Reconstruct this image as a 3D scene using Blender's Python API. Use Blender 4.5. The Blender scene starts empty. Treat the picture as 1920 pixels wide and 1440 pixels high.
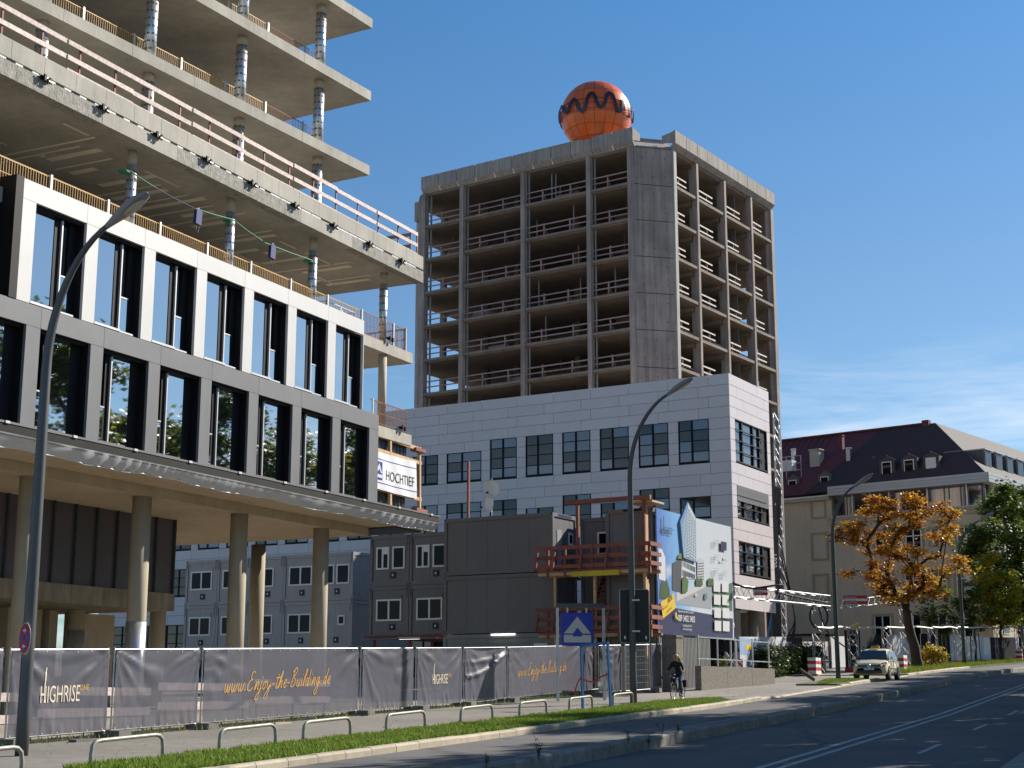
import bpy, math, random
from mathutils import Vector, Matrix
random.seed(7)
scene = bpy.context.scene
COL = scene.collection
R = math.radians
# ---------------------------------------------------------------- camera, sky, sun, exposure
F_PX, PITCH = 2811.0, math.atan(581/2811.0)
cam_data = bpy.data.cameras.new('camera'); cam_data.sensor_width = 36; cam_data.lens = F_PX/1920*36
cam_data.clip_start = .5; cam_data.clip_end = 3000
cam = bpy.data.objects.new('camera', cam_data); COL.objects.link(cam)
cam.rotation_euler = (math.pi/2+PITCH, 0, 0); scene.camera = cam
SUN_AZ, SUN_EL = 55.0, 33.5            # azimuth from +y towards +x
sd = Vector((math.sin(R(SUN_AZ))*math.cos(R(SUN_EL)), math.cos(R(SUN_AZ))*math.cos(R(SUN_EL)), math.sin(R(SUN_EL))))
sun_l = bpy.data.lights.new('sun', 'SUN'); sun_l.energy = 5.0; sun_l.angle = R(.53); sun_l.color = (1, .93, .82)
sun = bpy.data.objects.new('sun', sun_l); COL.objects.link(sun); sun.location = (60, 40, 80)
sun.rotation_euler = sd.to_track_quat('Z', 'Y').to_euler()
world = bpy.data.worlds.new('World'); scene.world = world; world.use_nodes = True
def build_world():
    nt = world.node_tree; n = nt.nodes; l = nt.links; n.clear()
    out = n.new('ShaderNodeOutputWorld'); bg = n.new('ShaderNodeBackground'); bg.inputs['Strength'].default_value = .062
    sky = n.new('ShaderNodeTexSky'); sky.sky_type = 'NISHITA'; sky.sun_disc = False
    sky.sun_elevation = R(SUN_EL); sky.sun_rotation = R(SUN_AZ); sky.air_density = 1.0; sky.dust_density = .25; sky.ozone_density = 3.2
    tc = n.new('ShaderNodeTexCoord'); sep = n.new('ShaderNodeSeparateXYZ'); l.new(tc.outputs['Generated'], sep.inputs[0])
    mp = n.new('ShaderNodeMapping'); mp.inputs['Scale'].default_value = (3.0, 3.0, 24); mp.inputs['Location'].default_value = (1.75, .6, .9)
    l.new(tc.outputs['Generated'], mp.inputs[0])
    no = n.new('ShaderNodeTexNoise'); no.inputs['Scale'].default_value = 1.6; no.inputs['Detail'].default_value = 9; no.inputs['Roughness'].default_value = .62
    no.inputs['Distortion'].default_value = .4
    l.new(mp.outputs[0], no.inputs[0])
    r1 = n.new('ShaderNodeValToRGB'); r1.color_ramp.elements[0].position = .44; r1.color_ramp.elements[1].position = .74
    l.new(no.outputs[0], r1.inputs[0])
    r2 = n.new('ShaderNodeValToRGB'); e = r2.color_ramp.elements; e[0].position = 0; e[0].color = (1, 1, 1, 1); e[1].position = .235; e[1].color = (0, 0, 0, 1)
    x = e.new(.15); x.color = (.85, .85, .85, 1)
    l.new(sep.outputs[2], r2.inputs[0])
    mu = n.new('ShaderNodeMath'); mu.operation = 'MULTIPLY'; l.new(r1.outputs[0], mu.inputs[0]); l.new(r2.outputs[0], mu.inputs[1])
    mx = n.new('ShaderNodeMixRGB'); mx.inputs[2].default_value = (10.5, 11.0, 11.8, 1)
    tint = n.new('ShaderNodeMixRGB'); tint.blend_type = 'MULTIPLY'; tint.inputs[0].default_value = 1; 
    rt = n.new('ShaderNodeValToRGB'); te = rt.color_ramp.elements; te[0].position = .27; te[0].color = (.84/1.4, 1.03/1.4, 1.13/1.4, 1); te[1].position = .45; te[1].color = (.60/1.4, 1.07/1.4, 1.30/1.4, 1)
    l.new(sep.outputs[2], rt.inputs[0]); sc_ = n.new('ShaderNodeVectorMath'); sc_.operation = 'SCALE'; sc_.inputs['Scale'].default_value = 1.4; l.new(rt.outputs[0], sc_.inputs[0]); l.new(sc_.outputs[0], tint.inputs[2])
    l.new(sky.outputs[0], tint.inputs[1])
    l.new(mu.outputs[0], mx.inputs[0]); l.new(tint.outputs[0], mx.inputs[1])
    l.new(mx.outputs[0], bg.inputs[0]); l.new(bg.outputs[0], out.inputs[0])
build_world()
vs = scene.view_settings; vs.view_transform = 'Standard'; vs.look = 'None'; vs.gamma = 1; vs.exposure = 0.65; vs.use_curve_mapping = False
scene.render.engine = 'CYCLES'
cy = scene.cycles; cy.use_denoising = True; cy.max_bounces = 6; cy.diffuse_bounces = 4; cy.glossy_bounces = 4; cy.transparent_max_bounces = 16
cy.sample_clamp_indirect = 6; cy.caustics_reflective = False; cy.caustics_refractive = False
# ---------------------------------------------------------------- projection helpers (photo pixel -> point on a real surface)
CP, SP = math.cos(PITCH), math.sin(PITCH)
def ray(u, v):
    a = (u-960)/F_PX; b = (720-v)/F_PX
    return Vector((a, CP-b*SP, SP+b*CP))
def at_y(u, v, Y):
    r = ray(u, v); return r*(Y/r.y)
RA = R(23.5); RS, RC = math.sin(RA), math.cos(RA)
def rs_z(s):
    z = -1.82+.029*s
    if s > 50: z += .0075*(min(s, 170)-50)
    if s > 170: z -= .029*(s-170)
    return z
def gz(x, y): return rs_z(x*RS+y*RC)
def bend(s): return .00178*(s-85)**2 if s > 85 else 0.0     # the street curves gently to the right
def road(s, n, dz=0):                    # road frame: s along the street, n across it
    n = n+bend(s); return Vector((s*RS+n*RC, s*RC-n*RS, rs_z(s)+dz))
def ground(u, v):
    r = ray(u, v); hi = 12.
    while hi < 600 and (r*hi).z > gz(*(r*hi).xy): hi += 1.
    lo = hi-1.
    for _ in range(40):
        m = (lo+hi)/2; q = r*m
        if q.z > gz(q.x, q.y): lo = m
        else: hi = m
    return r*lo
def sn(p): s = p.x*RS+p.y*RC; return s, p.x*RC-p.y*RS-bend(s)
def at_n(u, v, n):                       # pixel on the vertical plane of constant n
    r = ray(u, v); t = n/(r.x*RC-r.y*RS)
    for _ in range(40):
        s = (r*t).x*RS+(r*t).y*RC; t = t*.5+.5*(n+bend(s))/(r.x*RC-r.y*RS)
    return r*t
class Frame:
    def __init__(s, ox, oy, ang, z0=None):
        a = R(ang); s.o = Vector((ox, oy, 0)); s.dx = Vector((math.sin(a), math.cos(a), 0)); s.dy = Vector((-math.cos(a), math.sin(a), 0))
        s.rz = math.pi/2-a; s.z0 = gz(ox, oy) if z0 is None else z0
    def w(s, x, y, z): return s.o+s.dx*x+s.dy*y+Vector((0, 0, z))
    def px(s, u, v, x=None, y=None):
        r = ray(u, v)
        if x is not None: t = (s.o.dot(s.dx)+x)/r.dot(s.dx)
        else: t = (s.o.dot(s.dy)+y)/r.dot(s.dy)
        q = r*t-s.o
        return Vector((q.dot(s.dx), q.dot(s.dy), q.z))
# ---------------------------------------------------------------- mesh helpers
Z0 = {}
class MB:
    def __init__(s): s.v = []; s.f = []; s.m = []; s.mi = 0
    def add(s, vs_, fs): 
        b = len(s.v); s.v += [tuple(p) for p in vs_]; s.f += [tuple(i+b for i in f) for f in fs]; s.m += [s.mi]*len(fs); return s
    def box(s, x0, x1, y0, y1, z0, z1):
        return s.add([(x0,y0,z0),(x1,y0,z0),(x1,y1,z0),(x0,y1,z0),(x0,y0,z1),(x1,y0,z1),(x1,y1,z1),(x0,y1,z1)],
                     [(0,3,2,1),(4,5,6,7),(0,1,5,4),(1,2,6,5),(2,3,7,6),(3,0,4,7)])
    def beam(s, p, q, w, h, up=(0,0,1)):
        p = Vector(p); q = Vector(q); d = (q-p).normalized(); up = Vector(up)
        if abs(d.dot(up)) > .98: up = Vector((1, 0, 0))
        a = d.cross(up).normalized()*w/2; b = a.cross(d).normalized()*h/2
        vs_ = [p-a-b, p+a-b, p+a+b, p-a+b, q-a-b, q+a-b, q+a+b, q-a+b]
        return s.add(vs_, [(0,1,2,3),(7,6,5,4),(0,4,5,1),(1,5,6,2),(2,6,7,3),(3,7,4,0)])
    def tube(s, pts, r, n=8, caps=True):
        pts = [Vector(p) for p in pts]; rs = r if isinstance(r, (list, tuple)) else [r]*len(pts)
        b = len(s.v); vs_ = []; prev = None
        for i, p in enumerate(pts):
            d = (pts[min(i+1, len(pts)-1)]-pts[max(i-1, 0)])
            if d.length < 1e-9: d = Vector((0, 0, 1))
            d.normalize()
            if prev is None:
                a = d.cross(Vector((0, 0, 1)))
                if a.length < .1: a = d.cross(Vector((1, 0, 0)))
            else: a = prev-d*prev.dot(d)
            a.normalize(); prev = a; c = d.cross(a)
            for k in range(n):
                t = 2*math.pi*k/n; vs_.append(p+(a*math.cos(t)+c*math.sin(t))*rs[i])
        fs = []
        for i in range(len(pts)-1):
            for k in range(n):
                k2 = (k+1) % n; fs.append((i*n+k, (i+1)*n+k, (i+1)*n+k2, i*n+k2))
        if caps: fs.append(tuple(range(n))); fs.append(tuple((len(pts)-1)*n+k for k in reversed(range(n))))
        return s.add(vs_, fs)
    def lathe(s, prof, c=(0,0,0), n=16):
        vs_ = []; c = Vector(c)
        for r_, z in prof:
            for k in range(n): t = 2*math.pi*k/n; vs_.append((c.x+r_*math.cos(t), c.y+r_*math.sin(t), c.z+z))
        fs = []
        for i in range(len(prof)-1):
            for k in range(n): k2 = (k+1) % n; fs.append((i*n+k, i*n+k2, (i+1)*n+k2, (i+1)*n+k))
        fs.append(tuple(reversed(range(n)))); fs.append(tuple((len(prof)-1)*n+k for k in range(n)))
        return s.add(vs_, fs)
    def prism(s, pts, off):
        n = len(pts); off = Vector(off); a = [Vector(p) for p in pts]
        return s.add(a+[p+off for p in a], [tuple(reversed(range(n))), tuple(range(n, 2*n))]+[(i, (i+1) % n, n+(i+1) % n, n+i) for i in range(n)])
    def poly(s, pts): return s.add(pts, [tuple(range(len(pts)))])
    def build(s, name, mat, parent=None, smooth=False, loc=None):
        me = bpy.data.meshes.new(name); me.from_pydata(s.v, [], s.f)
        mats = mat if isinstance(mat, (list, tuple)) else [mat]
        for m_ in mats: me.materials.append(m_)
        if len(mats) > 1: me.polygons.foreach_set('material_index', s.m)
        if smooth: me.polygons.foreach_set('use_smooth', [True]*len(me.polygons))
        me.update(); return link(name, me, parent, loc)
def link(name, me, parent=None, loc=None):
    o = bpy.data.objects.new(name, me); COL.objects.link(o)
    if parent is not None:
        o.parent = parent; l = Vector(loc) if loc is not None else Vector((0, 0, 0)); o.location = l+Vector((0, 0, -Z0.get(parent.name, 0)))
    elif loc is not None: o.location = loc
    return o
BOX = {}
def boxp(name, mat, parent, x0, x1, y0, y1, z0, z1, bev=0):
    d = (round(abs(x1-x0), 3), round(abs(y1-y0), 3), round(abs(z1-z0), 3), mat.name)
    if d not in BOX:
        m = MB().box(-d[0]/2, d[0]/2, -d[1]/2, d[1]/2, -d[2]/2, d[2]/2); me = bpy.data.meshes.new(name); me.from_pydata(m.v, [], m.f); me.materials.append(mat); me.update(); BOX[d] = me
    return link(name, BOX[d], parent, ((x0+x1)/2, (y0+y1)/2, (z0+z1)/2))
def tag(o, label, cat, group=None, kind=None):
    if label: o['label'] = label
    if cat: o['category'] = cat
    if group: o['group'] = group
    if kind: o['kind'] = kind
    return o
def struct(o): o['kind'] = 'structure'; return o
def thing(name, label, cat, loc=(0,0,0), rz=0, group=None, keepz=False):
    o = bpy.data.objects.new(name, None); COL.objects.link(o); o.empty_display_size = .3
    o.location = loc; o.rotation_euler = (0, 0, rz); tag(o, label, cat, group)
    if keepz: Z0[o.name] = loc[2]
    return o
def fthing(name, label, cat, fr, group=None, x=0, y=0):
    p = fr.w(x, y, fr.z0)
    return thing(name, label, cat, p, fr.rz, group, keepz=True)
def copy_tree(o, parent=None):
    c = o.copy(); COL.objects.link(c); c.parent = parent
    if o.name in Z0: Z0[c.name] = Z0[o.name]
    for ch in o.children: copy_tree(ch, c)
    return c
def cr(pts, k=6):                        # Catmull-Rom through points
    P = [Vector(p) for p in pts]; out = []
    for i in range(len(P)-1):
        a, b, c, d = P[max(i-1, 0)], P[i], P[i+1], P[min(i+2, len(P)-1)]
        for j in range(k):
            t = j/k; out.append(.5*((2*b)+(c-a)*t+(2*a-5*b+4*c-d)*t*t+(3*b-a-3*c+d)*t**3))
    out.append(P[-1]); return out
# ---------------------------------------------------------------- materials
MATS = {}
def M(name, col, rough=.6, metal=0, var=.12, scale=.8, bump=0, bscale=25, streak=0, sscale=1.0, rand=0, spec=.5, detail=6, ior=None, trans=0, coat=0):
    if name in MATS: return MATS[name]
    m = bpy.data.materials.new(name); m.use_nodes = True; nt = m.node_tree; n = nt.nodes; l = nt.links
    b = n['Principled BSDF']; b.inputs['Roughness'].default_value = rough; b.inputs['Metallic'].default_value = metal
    b.inputs['Specular IOR Level'].default_value = spec
    if ior: b.inputs['IOR'].default_value = ior
    if coat: b.inputs['Coat Weight'].default_value = coat
    geo = n.new('ShaderNodeNewGeometry'); c = Vector(col[:3])
    no = n.new('ShaderNodeTexNoise'); no.inputs['Scale'].default_value = scale; no.inputs['Detail'].default_value = detail; no.inputs['Roughness'].default_value = .65
    l.new(geo.outputs['Position'], no.inputs['Vector'])
    mr = n.new('ShaderNodeMapRange'); mr.inputs[1].default_value = .3; mr.inputs[2].default_value = .7; mr.inputs[3].default_value = 1-var; mr.inputs[4].default_value = 1+var
    l.new(no.outputs[0], mr.inputs[0]); val = mr.outputs[0]
    def mul(a, bb):
        q = n.new('ShaderNodeMath'); q.operation = 'MULTIPLY'; l.new(a, q.inputs[0]); l.new(bb, q.inputs[1]); return q.outputs[0]
    if streak:
        mp = n.new('ShaderNodeMapping'); mp.inputs['Scale'].default_value = (2.2*sscale, 2.2*sscale, .12*sscale); l.new(geo.outputs['Position'], mp.inputs[0])
        n2 = n.new('ShaderNodeTexNoise'); n2.inputs['Scale'].default_value = 1.6; n2.inputs['Detail'].default_value = 7; n2.inputs['Roughness'].default_value = .7
        l.new(mp.outputs[0], n2.inputs['Vector'])
        m2 = n.new('ShaderNodeMapRange'); m2.inputs[1].default_value = .35; m2.inputs[2].default_value = .65; m2.inputs[3].default_value = 1-streak; m2.inputs[4].default_value = 1+streak*.6
        l.new(n2.outputs[0], m2.inputs[0]); val = mul(val, m2.outputs[0])
    if rand:
        oi = n.new('ShaderNodeObjectInfo'); m3 = n.new('ShaderNodeMapRange'); m3.inputs[3].default_value = 1-rand; m3.inputs[4].default_value = 1+rand
        l.new(oi.outputs['Random'], m3.inputs[0]); val = mul(val, m3.outputs[0])
    mx = n.new('ShaderNodeVectorMath'); mx.operation = 'SCALE'; mx.inputs[0].default_value = c; l.new(val, mx.inputs['Scale']); l.new(mx.outputs[0], b.inputs['Base Color'])
    if bump:
        n3 = n.new('ShaderNodeTexNoise'); n3.inputs['Scale'].default_value = bscale; n3.inputs['Detail'].default_value = 5; l.new(geo.outputs['Position'], n3.inputs['Vector'])
        bp = n.new('ShaderNodeBump'); bp.inputs['Strength'].default_value = bump; bp.inputs['Distance'].default_value = .03; l.new(n3.outputs[0], bp.inputs['Height']); l.new(bp.outputs[0], b.inputs['Normal'])
    if trans:
        tr = n.new('ShaderNodeBsdfTransparent'); ms = n.new('ShaderNodeMixShader'); ms.inputs[0].default_value = trans
        l.new(b.outputs[0], ms.inputs[1]); l.new(tr.outputs[0], ms.inputs[2]); l.new(ms.outputs[0], n['Material Output'].inputs[0])
    MATS[name] = m; return m
concrete = M('concrete_light', (.41, .38, .325), .85, var=.22, scale=.42, streak=.10, bump=.25, bscale=14)
concrete_rough = M('concrete_rough', (.34, .32, .28), .95, var=.3, scale=5, bump=1.0, bscale=16, streak=.15)
pillar_m = M('concrete_pillar', (.37, .32, .235), .85, var=.10, scale=1.1, streak=.08, bump=.15)
concrete_col = M('concrete_column', (.50, .42, .31), .85, var=.10, scale=1.1, streak=.08, bump=.15)
tower_con = M('concrete_weathered', (.345, .285, .255), .9, var=.22, scale=.45, streak=.34, sscale=.8, bump=.3, bscale=9)
tower_slab = M('concrete_old_slab', (.24, .192, .155), .9, var=.2, scale=.8, streak=.12, bump=.3)
parapet_m = M('concrete_parapet', (.335, .30, .275), .9, var=.12, scale=.6, streak=.32, sscale=1.4, rand=.06)
white_panel = M('panel_white', (.62, .605, .585), .45, var=.04, scale=.7, rand=.03, streak=.03)
grey_panel = M('panel_grey', (.165, .166, .174), .48, var=.07, scale=1.2, rand=.05, streak=.04, spec=.35)
block_panel = M('cladding_white', (.66, .585, .58), .38, var=.03, scale=.4, rand=.035, streak=.015)
black_m = M('frame_black', (.008, .008, .010), .55, var=.1, spec=.2)
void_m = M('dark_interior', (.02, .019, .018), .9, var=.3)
alu = M('aluminium', (.62, .62, .63), .38, metal=.85, var=.06)
silver = M('silver_trim', (.55, .55, .55), .4, metal=.4, var=.05)
galv = M('galvanised_steel', (.50, .51, .52), .42, metal=.75, var=.15, scale=5)
spiral = M('spiral_duct_steel', (.66, .67, .69), .36, metal=.75, var=.12, scale=4)
dark_ring = M('duct_ring', (.10, .09, .08), .7, var=.2)
yellow_rail = M('railing_yellow', (.52, .27, .03), .5, var=.15, scale=3)
unlit_rail = M('railing_unlit_brown', (.26, .10, .05), .75, var=.25, scale=6)  # brown copy of the yellow railing, its shade put into the colour
red_steel = M('steel_red_oxide', (.22, .055, .03), .65, var=.2, scale=5)
plank_m = M('plank_pink', (.68, .56, .51), .8, var=.28, scale=9, rand=.10, bump=.3, bscale=40)
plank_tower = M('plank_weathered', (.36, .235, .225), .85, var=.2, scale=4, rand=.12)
timber = M('timber_pale', (.58, .37, .20), .75, var=.18, scale=4, rand=.08)
timber_red = M('timber_red', (.27, .085, .055), .75, var=.2, scale=3, rand=.14)
yellow_beam = M('formwork_yellow', (.62, .48, .03), .6, var=.12)
foil = M('black_foil', (.05, .055, .065), .28, var=.15, scale=4, spec=.7)
cloth = M('white_cloth', (.60, .60, .61), .6, var=.05)
banner_w = M('banner_white', (.80, .79, .82), .5, var=.02)
ink = M('ink_black', (.012, .012, .015), .5)
logo_blue = M('logo_blue', (.01, .035, .36), .4, var=.03)
logo_grey = M('logo_silver', (.52, .50, .48), .4, var=.03)
glass = M('window_glass', (.006, .008, .010), .02, var=.05, spec=.5, ior=8.0)
glass_dk = M('window_glass_dark', (.006, .006, .008), .03, var=.05, ior=1.22)
glass_bl = M('window_glass_clear', (.008, .010, .014), .025, var=.05, ior=1.6)
asphalt = M('asphalt', (.088, .085, .085), .85, var=.16, scale=1.3, bump=.35, bscale=60, detail=10)
paint_w = M('road_paint', (.38, .38, .375), .8, var=.45, scale=5)
kerb_m = M('kerb_stone', (.40, .34, .255), .85, var=.14, scale=3, rand=.10, bump=.3)
kerb_old = M('kerb_old', (.20, .185, .165), .9, var=.3, scale=3, rand=.15, bump=.4)
soil_m = M('soil', (.26, .225, .175), .95, var=.3, scale=1.5, bump=.6, bscale=10)
cont_grey = M('container_grey', (.155, .142, .142), .5, var=.05, scale=1.2, rand=.03, streak=.05)
cont_lite = M('container_light', (.24, .24, .235), .5, var=.06, scale=1.2, streak=.06)
pvc = M('window_frame_white', (.80, .78, .73), .4, var=.04)
vent_black = M('vent_black', (.02, .02, .02), .6)
blue_paint = M('blue_paint', (.035, .17, .42), .45, var=.08)
lamp_grey = M('lamp_grey', (.075, .08, .085), .45, var=.06, metal=.2)
lamp_head_m = M('lamp_head_grey', (.22, .22, .23), .4, var=.05)
lamp_green = M('lamp_green', (.035, .06, .048), .45, var=.08)
lens_m = M('lamp_lens', (.45, .42, .38), .25, var=.1)
hoop_m = M('hoop_steel', (.31, .30, .25), .45, metal=.1, var=.12, scale=6)
rubber = M('rubber_black', (.018, .018, .02), .8, var=.1)
foot_m = M('foot_block', (.16, .15, .14), .9, var=.2, scale=5)
tarp_m = M('tarp_grey', (.088, .088, .115), .5, var=.07, scale=1.3, trans=.14, spec=.4)
gold = M('lettering_gold', (.62, .33, .06), .5, var=.05)
cream_l = M('lettering_cream', (.72, .62, .48), .5, var=.05)
red_p = M('paint_red', (.45, .03, .02), .5, var=.1)
white_p = M('paint_white', (.75, .74, .72), .5, var=.06)
navy = M('print_navy', (.020, .018, .085), .4, var=.03)
yellow_p = M('print_yellow', (.80, .52, .02), .45, var=.03)
granite = M('pebble_concrete', (.20, .18, .15), .95, var=.35, scale=9, bump=.8, bscale=20)
# ================================================================ SETTING
S_BREAK = [-40, 0, 20, 35, 50, 65, 80]+[85+5*k for k in range(18)]+[180, 195, 210, 225, 240, 260, 300, 350, 420]
def strip(name, mat, s0, s1, n0, n1, dz, thick=0, parent=None, m=None, na=None):
    ss = [s0]+[s for s in S_BREAK if s0 < s < s1]+[s1]; mb = m or MB(); b = []
    for s in ss:
        f0 = n0(s) if callable(n0) else n0; f1 = n1(s) if callable(n1) else n1
        b += [road(s, f0, dz), road(s, f1, dz)]
        if thick: b += [road(s, f1, dz-thick), road(s, f0, dz-thick)]
    k = 4 if thick else 2; fs = []
    for i in range(len(ss)-1):
        if thick:
            for j in range(4): j2 = (j+1) % 4; fs.append((i*4+j, i*4+j2, i*4+4+j2, i*4+4+j))
        else: fs.append((i*2, i*2+1, i*2+3, i*2+2))
    if thick: fs += [(3, 2, 1, 0), tuple(len(b)-4+j for j in range(4))]
    mb.add(b, fs)
    return mb if m else mb.build(name, mat, parent)
def surf_mat(name, c1, c2, scale, joint=None, crack=0):
    m = M(name, c1, .9, var=.14, scale=scale, bump=.4, bscale=35, detail=10); nt = m.node_tree; n = nt.nodes; l = nt.links; b = n['Principled BSDF']
    src = b.inputs['Base Color'].links[0].from_socket; geo = n.new('ShaderNodeNewGeometry')
    no = n.new('ShaderNodeTexNoise'); no.inputs['Scale'].default_value = .22; no.inputs['Detail'].default_value = 7; l.new(geo.outputs['Position'], no.inputs['Vector'])
    rp = n.new('ShaderNodeValToRGB'); rp.color_ramp.elements[0].position = .42; rp.color_ramp.elements[1].position = .62; l.new(no.outputs[0], rp.inputs[0])
    mx = n.new('ShaderNodeMixRGB'); mx.inputs[2].default_value = (*c2, 1); l.new(rp.outputs[0], mx.inputs[0]); l.new(src, mx.inputs[1]); last = mx.outputs[0]
    if joint:
        mp = n.new('ShaderNodeMapping'); mp.inputs['Rotation'].default_value = (0, 0, RA); l.new(geo.outputs['Position'], mp.inputs[0])
        br = n.new('ShaderNodeTexBrick'); br.inputs['Scale'].default_value = 1; br.inputs['Mortar Size'].default_value = .012; br.inputs['Brick Width'].default_value = joint[0]; br.inputs['Row Height'].default_value = joint[1]
        br.inputs['Color1'].default_value = (1, 1, 1, 1); br.inputs['Color2'].default_value = (.88, .88, .88, 1); br.inputs['Mortar'].default_value = (.45, .43, .4, 1)
        l.new(mp.outputs[0], br.inputs[0]); m2 = n.new('ShaderNodeMixRGB'); m2.blend_type = 'MULTIPLY'; m2.inputs[0].default_value = .8; l.new(last, m2.inputs[1]); l.new(br.outputs[0], m2.inputs[2]); last = m2.outputs[0]
    if crack:
        vo = n.new('ShaderNodeTexVoronoi'); vo.feature = 'DISTANCE_TO_EDGE'; vo.inputs['Scale'].default_value = crack
        ns = n.new('ShaderNodeTexNoise'); ns.inputs['Scale'].default_value = 1.2; l.new(geo.outputs['Position'], ns.inputs['Vector'])
        av = n.new('ShaderNodeVectorMath'); av.operation = 'ADD'; l.new(geo.outputs['Position'], av.inputs[0]); l.new(ns.outputs['Color'], av.inputs[1]); l.new(av.outputs[0], vo.inputs['Vector'])
        cr_ = n.new('ShaderNodeMapRange'); cr_.inputs[1].default_value = 0; cr_.inputs[2].default_value = .016; cr_.inputs[3].default_value = .55; cr_.inputs[4].default_value = 1; l.new(vo.outputs[0], cr_.inputs[0])
        m3 = n.new('ShaderNodeVectorMath'); m3.operation = 'SCALE'; l.new(last, m3.inputs[0]); l.new(cr_.outputs[0], m3.inputs['Scale']); last = m3.outputs[0]
    l.new(last, b.inputs['Base Color']); return m
road_m = surf_mat('asphalt_road', (.090, .088, .087), (.125, .119, .113), 6, crack=.11)
pave_m = surf_mat('pavement_slabs', (.235, .215, .185), (.19, .175, .15), 2.5, joint=(.6, .3))
path_m = surf_mat('pavement_asphalt', (.25, .23, .20), (.19, .175, .155), 3, crack=.3)
site_m = surf_mat('site_gravel', (.33, .285, .225), (.25, .215, .165), 2)
struct(strip('ground', soil_m, -40, 420, -420, 420, -.34))
site = struct(strip('site_ground', site_m, -40, 260, -160, -23.7, -.03))
struct(strip('pavement', pave_m, -40, 56, -23.7, -16.75, 0, .3))
struct(strip('driveway', path_m, 56, 90, -23.7, -14.44, -.05, .3))
struct(strip('far_pavement', path_m, 90, 240, -23.7, -17.6, 0, .3))
lane = struct(strip('side_road', road_m, -40, 240, -14.22, -10.72, -.09))
struct(strip('main_road', road_m, -40, 240, -10.5, -2.9, -.26))
struct(strip('opposite_pavement', path_m, -40, 240, -2.75, 5, -.12, .3))
verge_m = M('verge_soil', (.10, .10, .045), .95, var=.3, scale=4, bump=.6)
struct(strip('grass_verge', verge_m, -40, 54.6, -16.75, -14.46, .03, .3))
struct(strip('verge_middle', verge_m, 72, 79.8, -16.6, -14.46, .03, .3)); struct(strip('verge_far', verge_m, 90, 200, -17.6, -14.46, .03, .3))
# kerbs: one stone after another
kerb = struct(strip('kerb', kerb_m, -40, 240, -14.44, -14.23, -.16))
def kerb_row(parent, s0, s1, n0, n1, dz, mat, step=1.0, drop=None, h=.3):
    s = s0; i = 0; meshes = {}
    while s < s1:
        st = step; d = dz+(drop(s) if drop else 0)
        key = round(st, 2)
        if key not in meshes:
            mb = MB(); L = st-.018; w = abs(n1-n0)
            mb.prism([(0, 0, -h), (0, w, -h), (0, w, 0), (0, .04, 0), (0, 0, -.04)], (L, 0, 0)); me = bpy.data.meshes.new('kerb_stone'); me.from_pydata(mb.v, [], mb.f); me.materials.append(mat); me.update(); meshes[key] = me
        p = road(s, n1, d+random.uniform(-.008, .008)); o = link('kerb_stone', meshes[key], parent); o.location = p
        q = road(s+1, n1, d)-road(s, n1, d); o.rotation_euler = (0, -math.atan2(q.z, q.xy.length), math.atan2(q.y, q.x)+random.uniform(-.004, .004)); s += st; i += 1
def kd(s): return -.09 if 57.5 < s < 71 or 80 < s < 90 else (-.045 if 55.5 < s < 73 else 0)
kerb_row(kerb, 18, 110, -14.44, -14.22, .06, kerb_m, drop=kd)
median = struct(strip('median_kerb', kerb_old, -40, 240, -10.71, -10.51, -.14))
kerb_row(median, 16, 130, -10.82, -10.48, 0.0, kerb_old, h=.32)
marks = MB()
for n0, n1 in ((-7.02, -6.88), (-6.66, -6.52)): strip('', None, -20, 200, n0, n1, -.254, m=marks)
for k in range(6): strip('', None, 22.5+k*9, 25.5+k*9, -4.9, -4.78, -.254, m=marks)
struct(marks.build('road_marking', paint_w))
struct(strip('lane_marking', paint_w, 35, 52, -11.55, -11.48, -.085))
# grass blades (uncountable): one object per verge
def leafmat(name, cols, trans=.35, rough=.55):
    m = bpy.data.materials.new(name); m.use_nodes = True; nt = m.node_tree; n = nt.nodes; l = nt.links; n.clear()
    at = n.new('ShaderNodeAttribute'); at.attribute_name = 'leafcol'; out = n.new('ShaderNodeOutputMaterial')
    d = n.new('ShaderNodeBsdfPrincipled'); d.inputs['Roughness'].default_value = rough; d.inputs['Specular IOR Level'].default_value = .35
    t = n.new('ShaderNodeBsdfTranslucent'); mx = n.new('ShaderNodeMixShader'); mx.inputs[0].default_value = trans
    l.new(at.outputs['Color'], d.inputs['Base Color']); l.new(at.outputs['Color'], t.inputs[0]); l.new(d.outputs[0], mx.inputs[1]); l.new(t.outputs[0], mx.inputs[2]); l.new(mx.outputs[0], out.inputs[0])
    m['cols'] = 0; MATS[name] = m; return m
leaf_m = leafmat('foliage', None, .45, .42); grass_m = leafmat('grass_blades', None, .3, .6)
def attr_mesh(name, v, f, cols, mat):
    me = bpy.data.meshes.new(name); me.from_pydata(v, [], f); a = me.attributes.new('leafcol', 'FLOAT_COLOR', 'FACE')
    flat = []
    for c in cols: flat += [c[0], c[1], c[2], 1]
    a.data.foreach_set('color', flat); me.materials.append(mat); me.update(); return me
def vary(c, k=.25):
    t = random.uniform(1-k, 1+k); return (c[0]*t*random.uniform(.85, 1.15), c[1]*t, c[2]*t*random.uniform(.8, 1.2))
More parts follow.
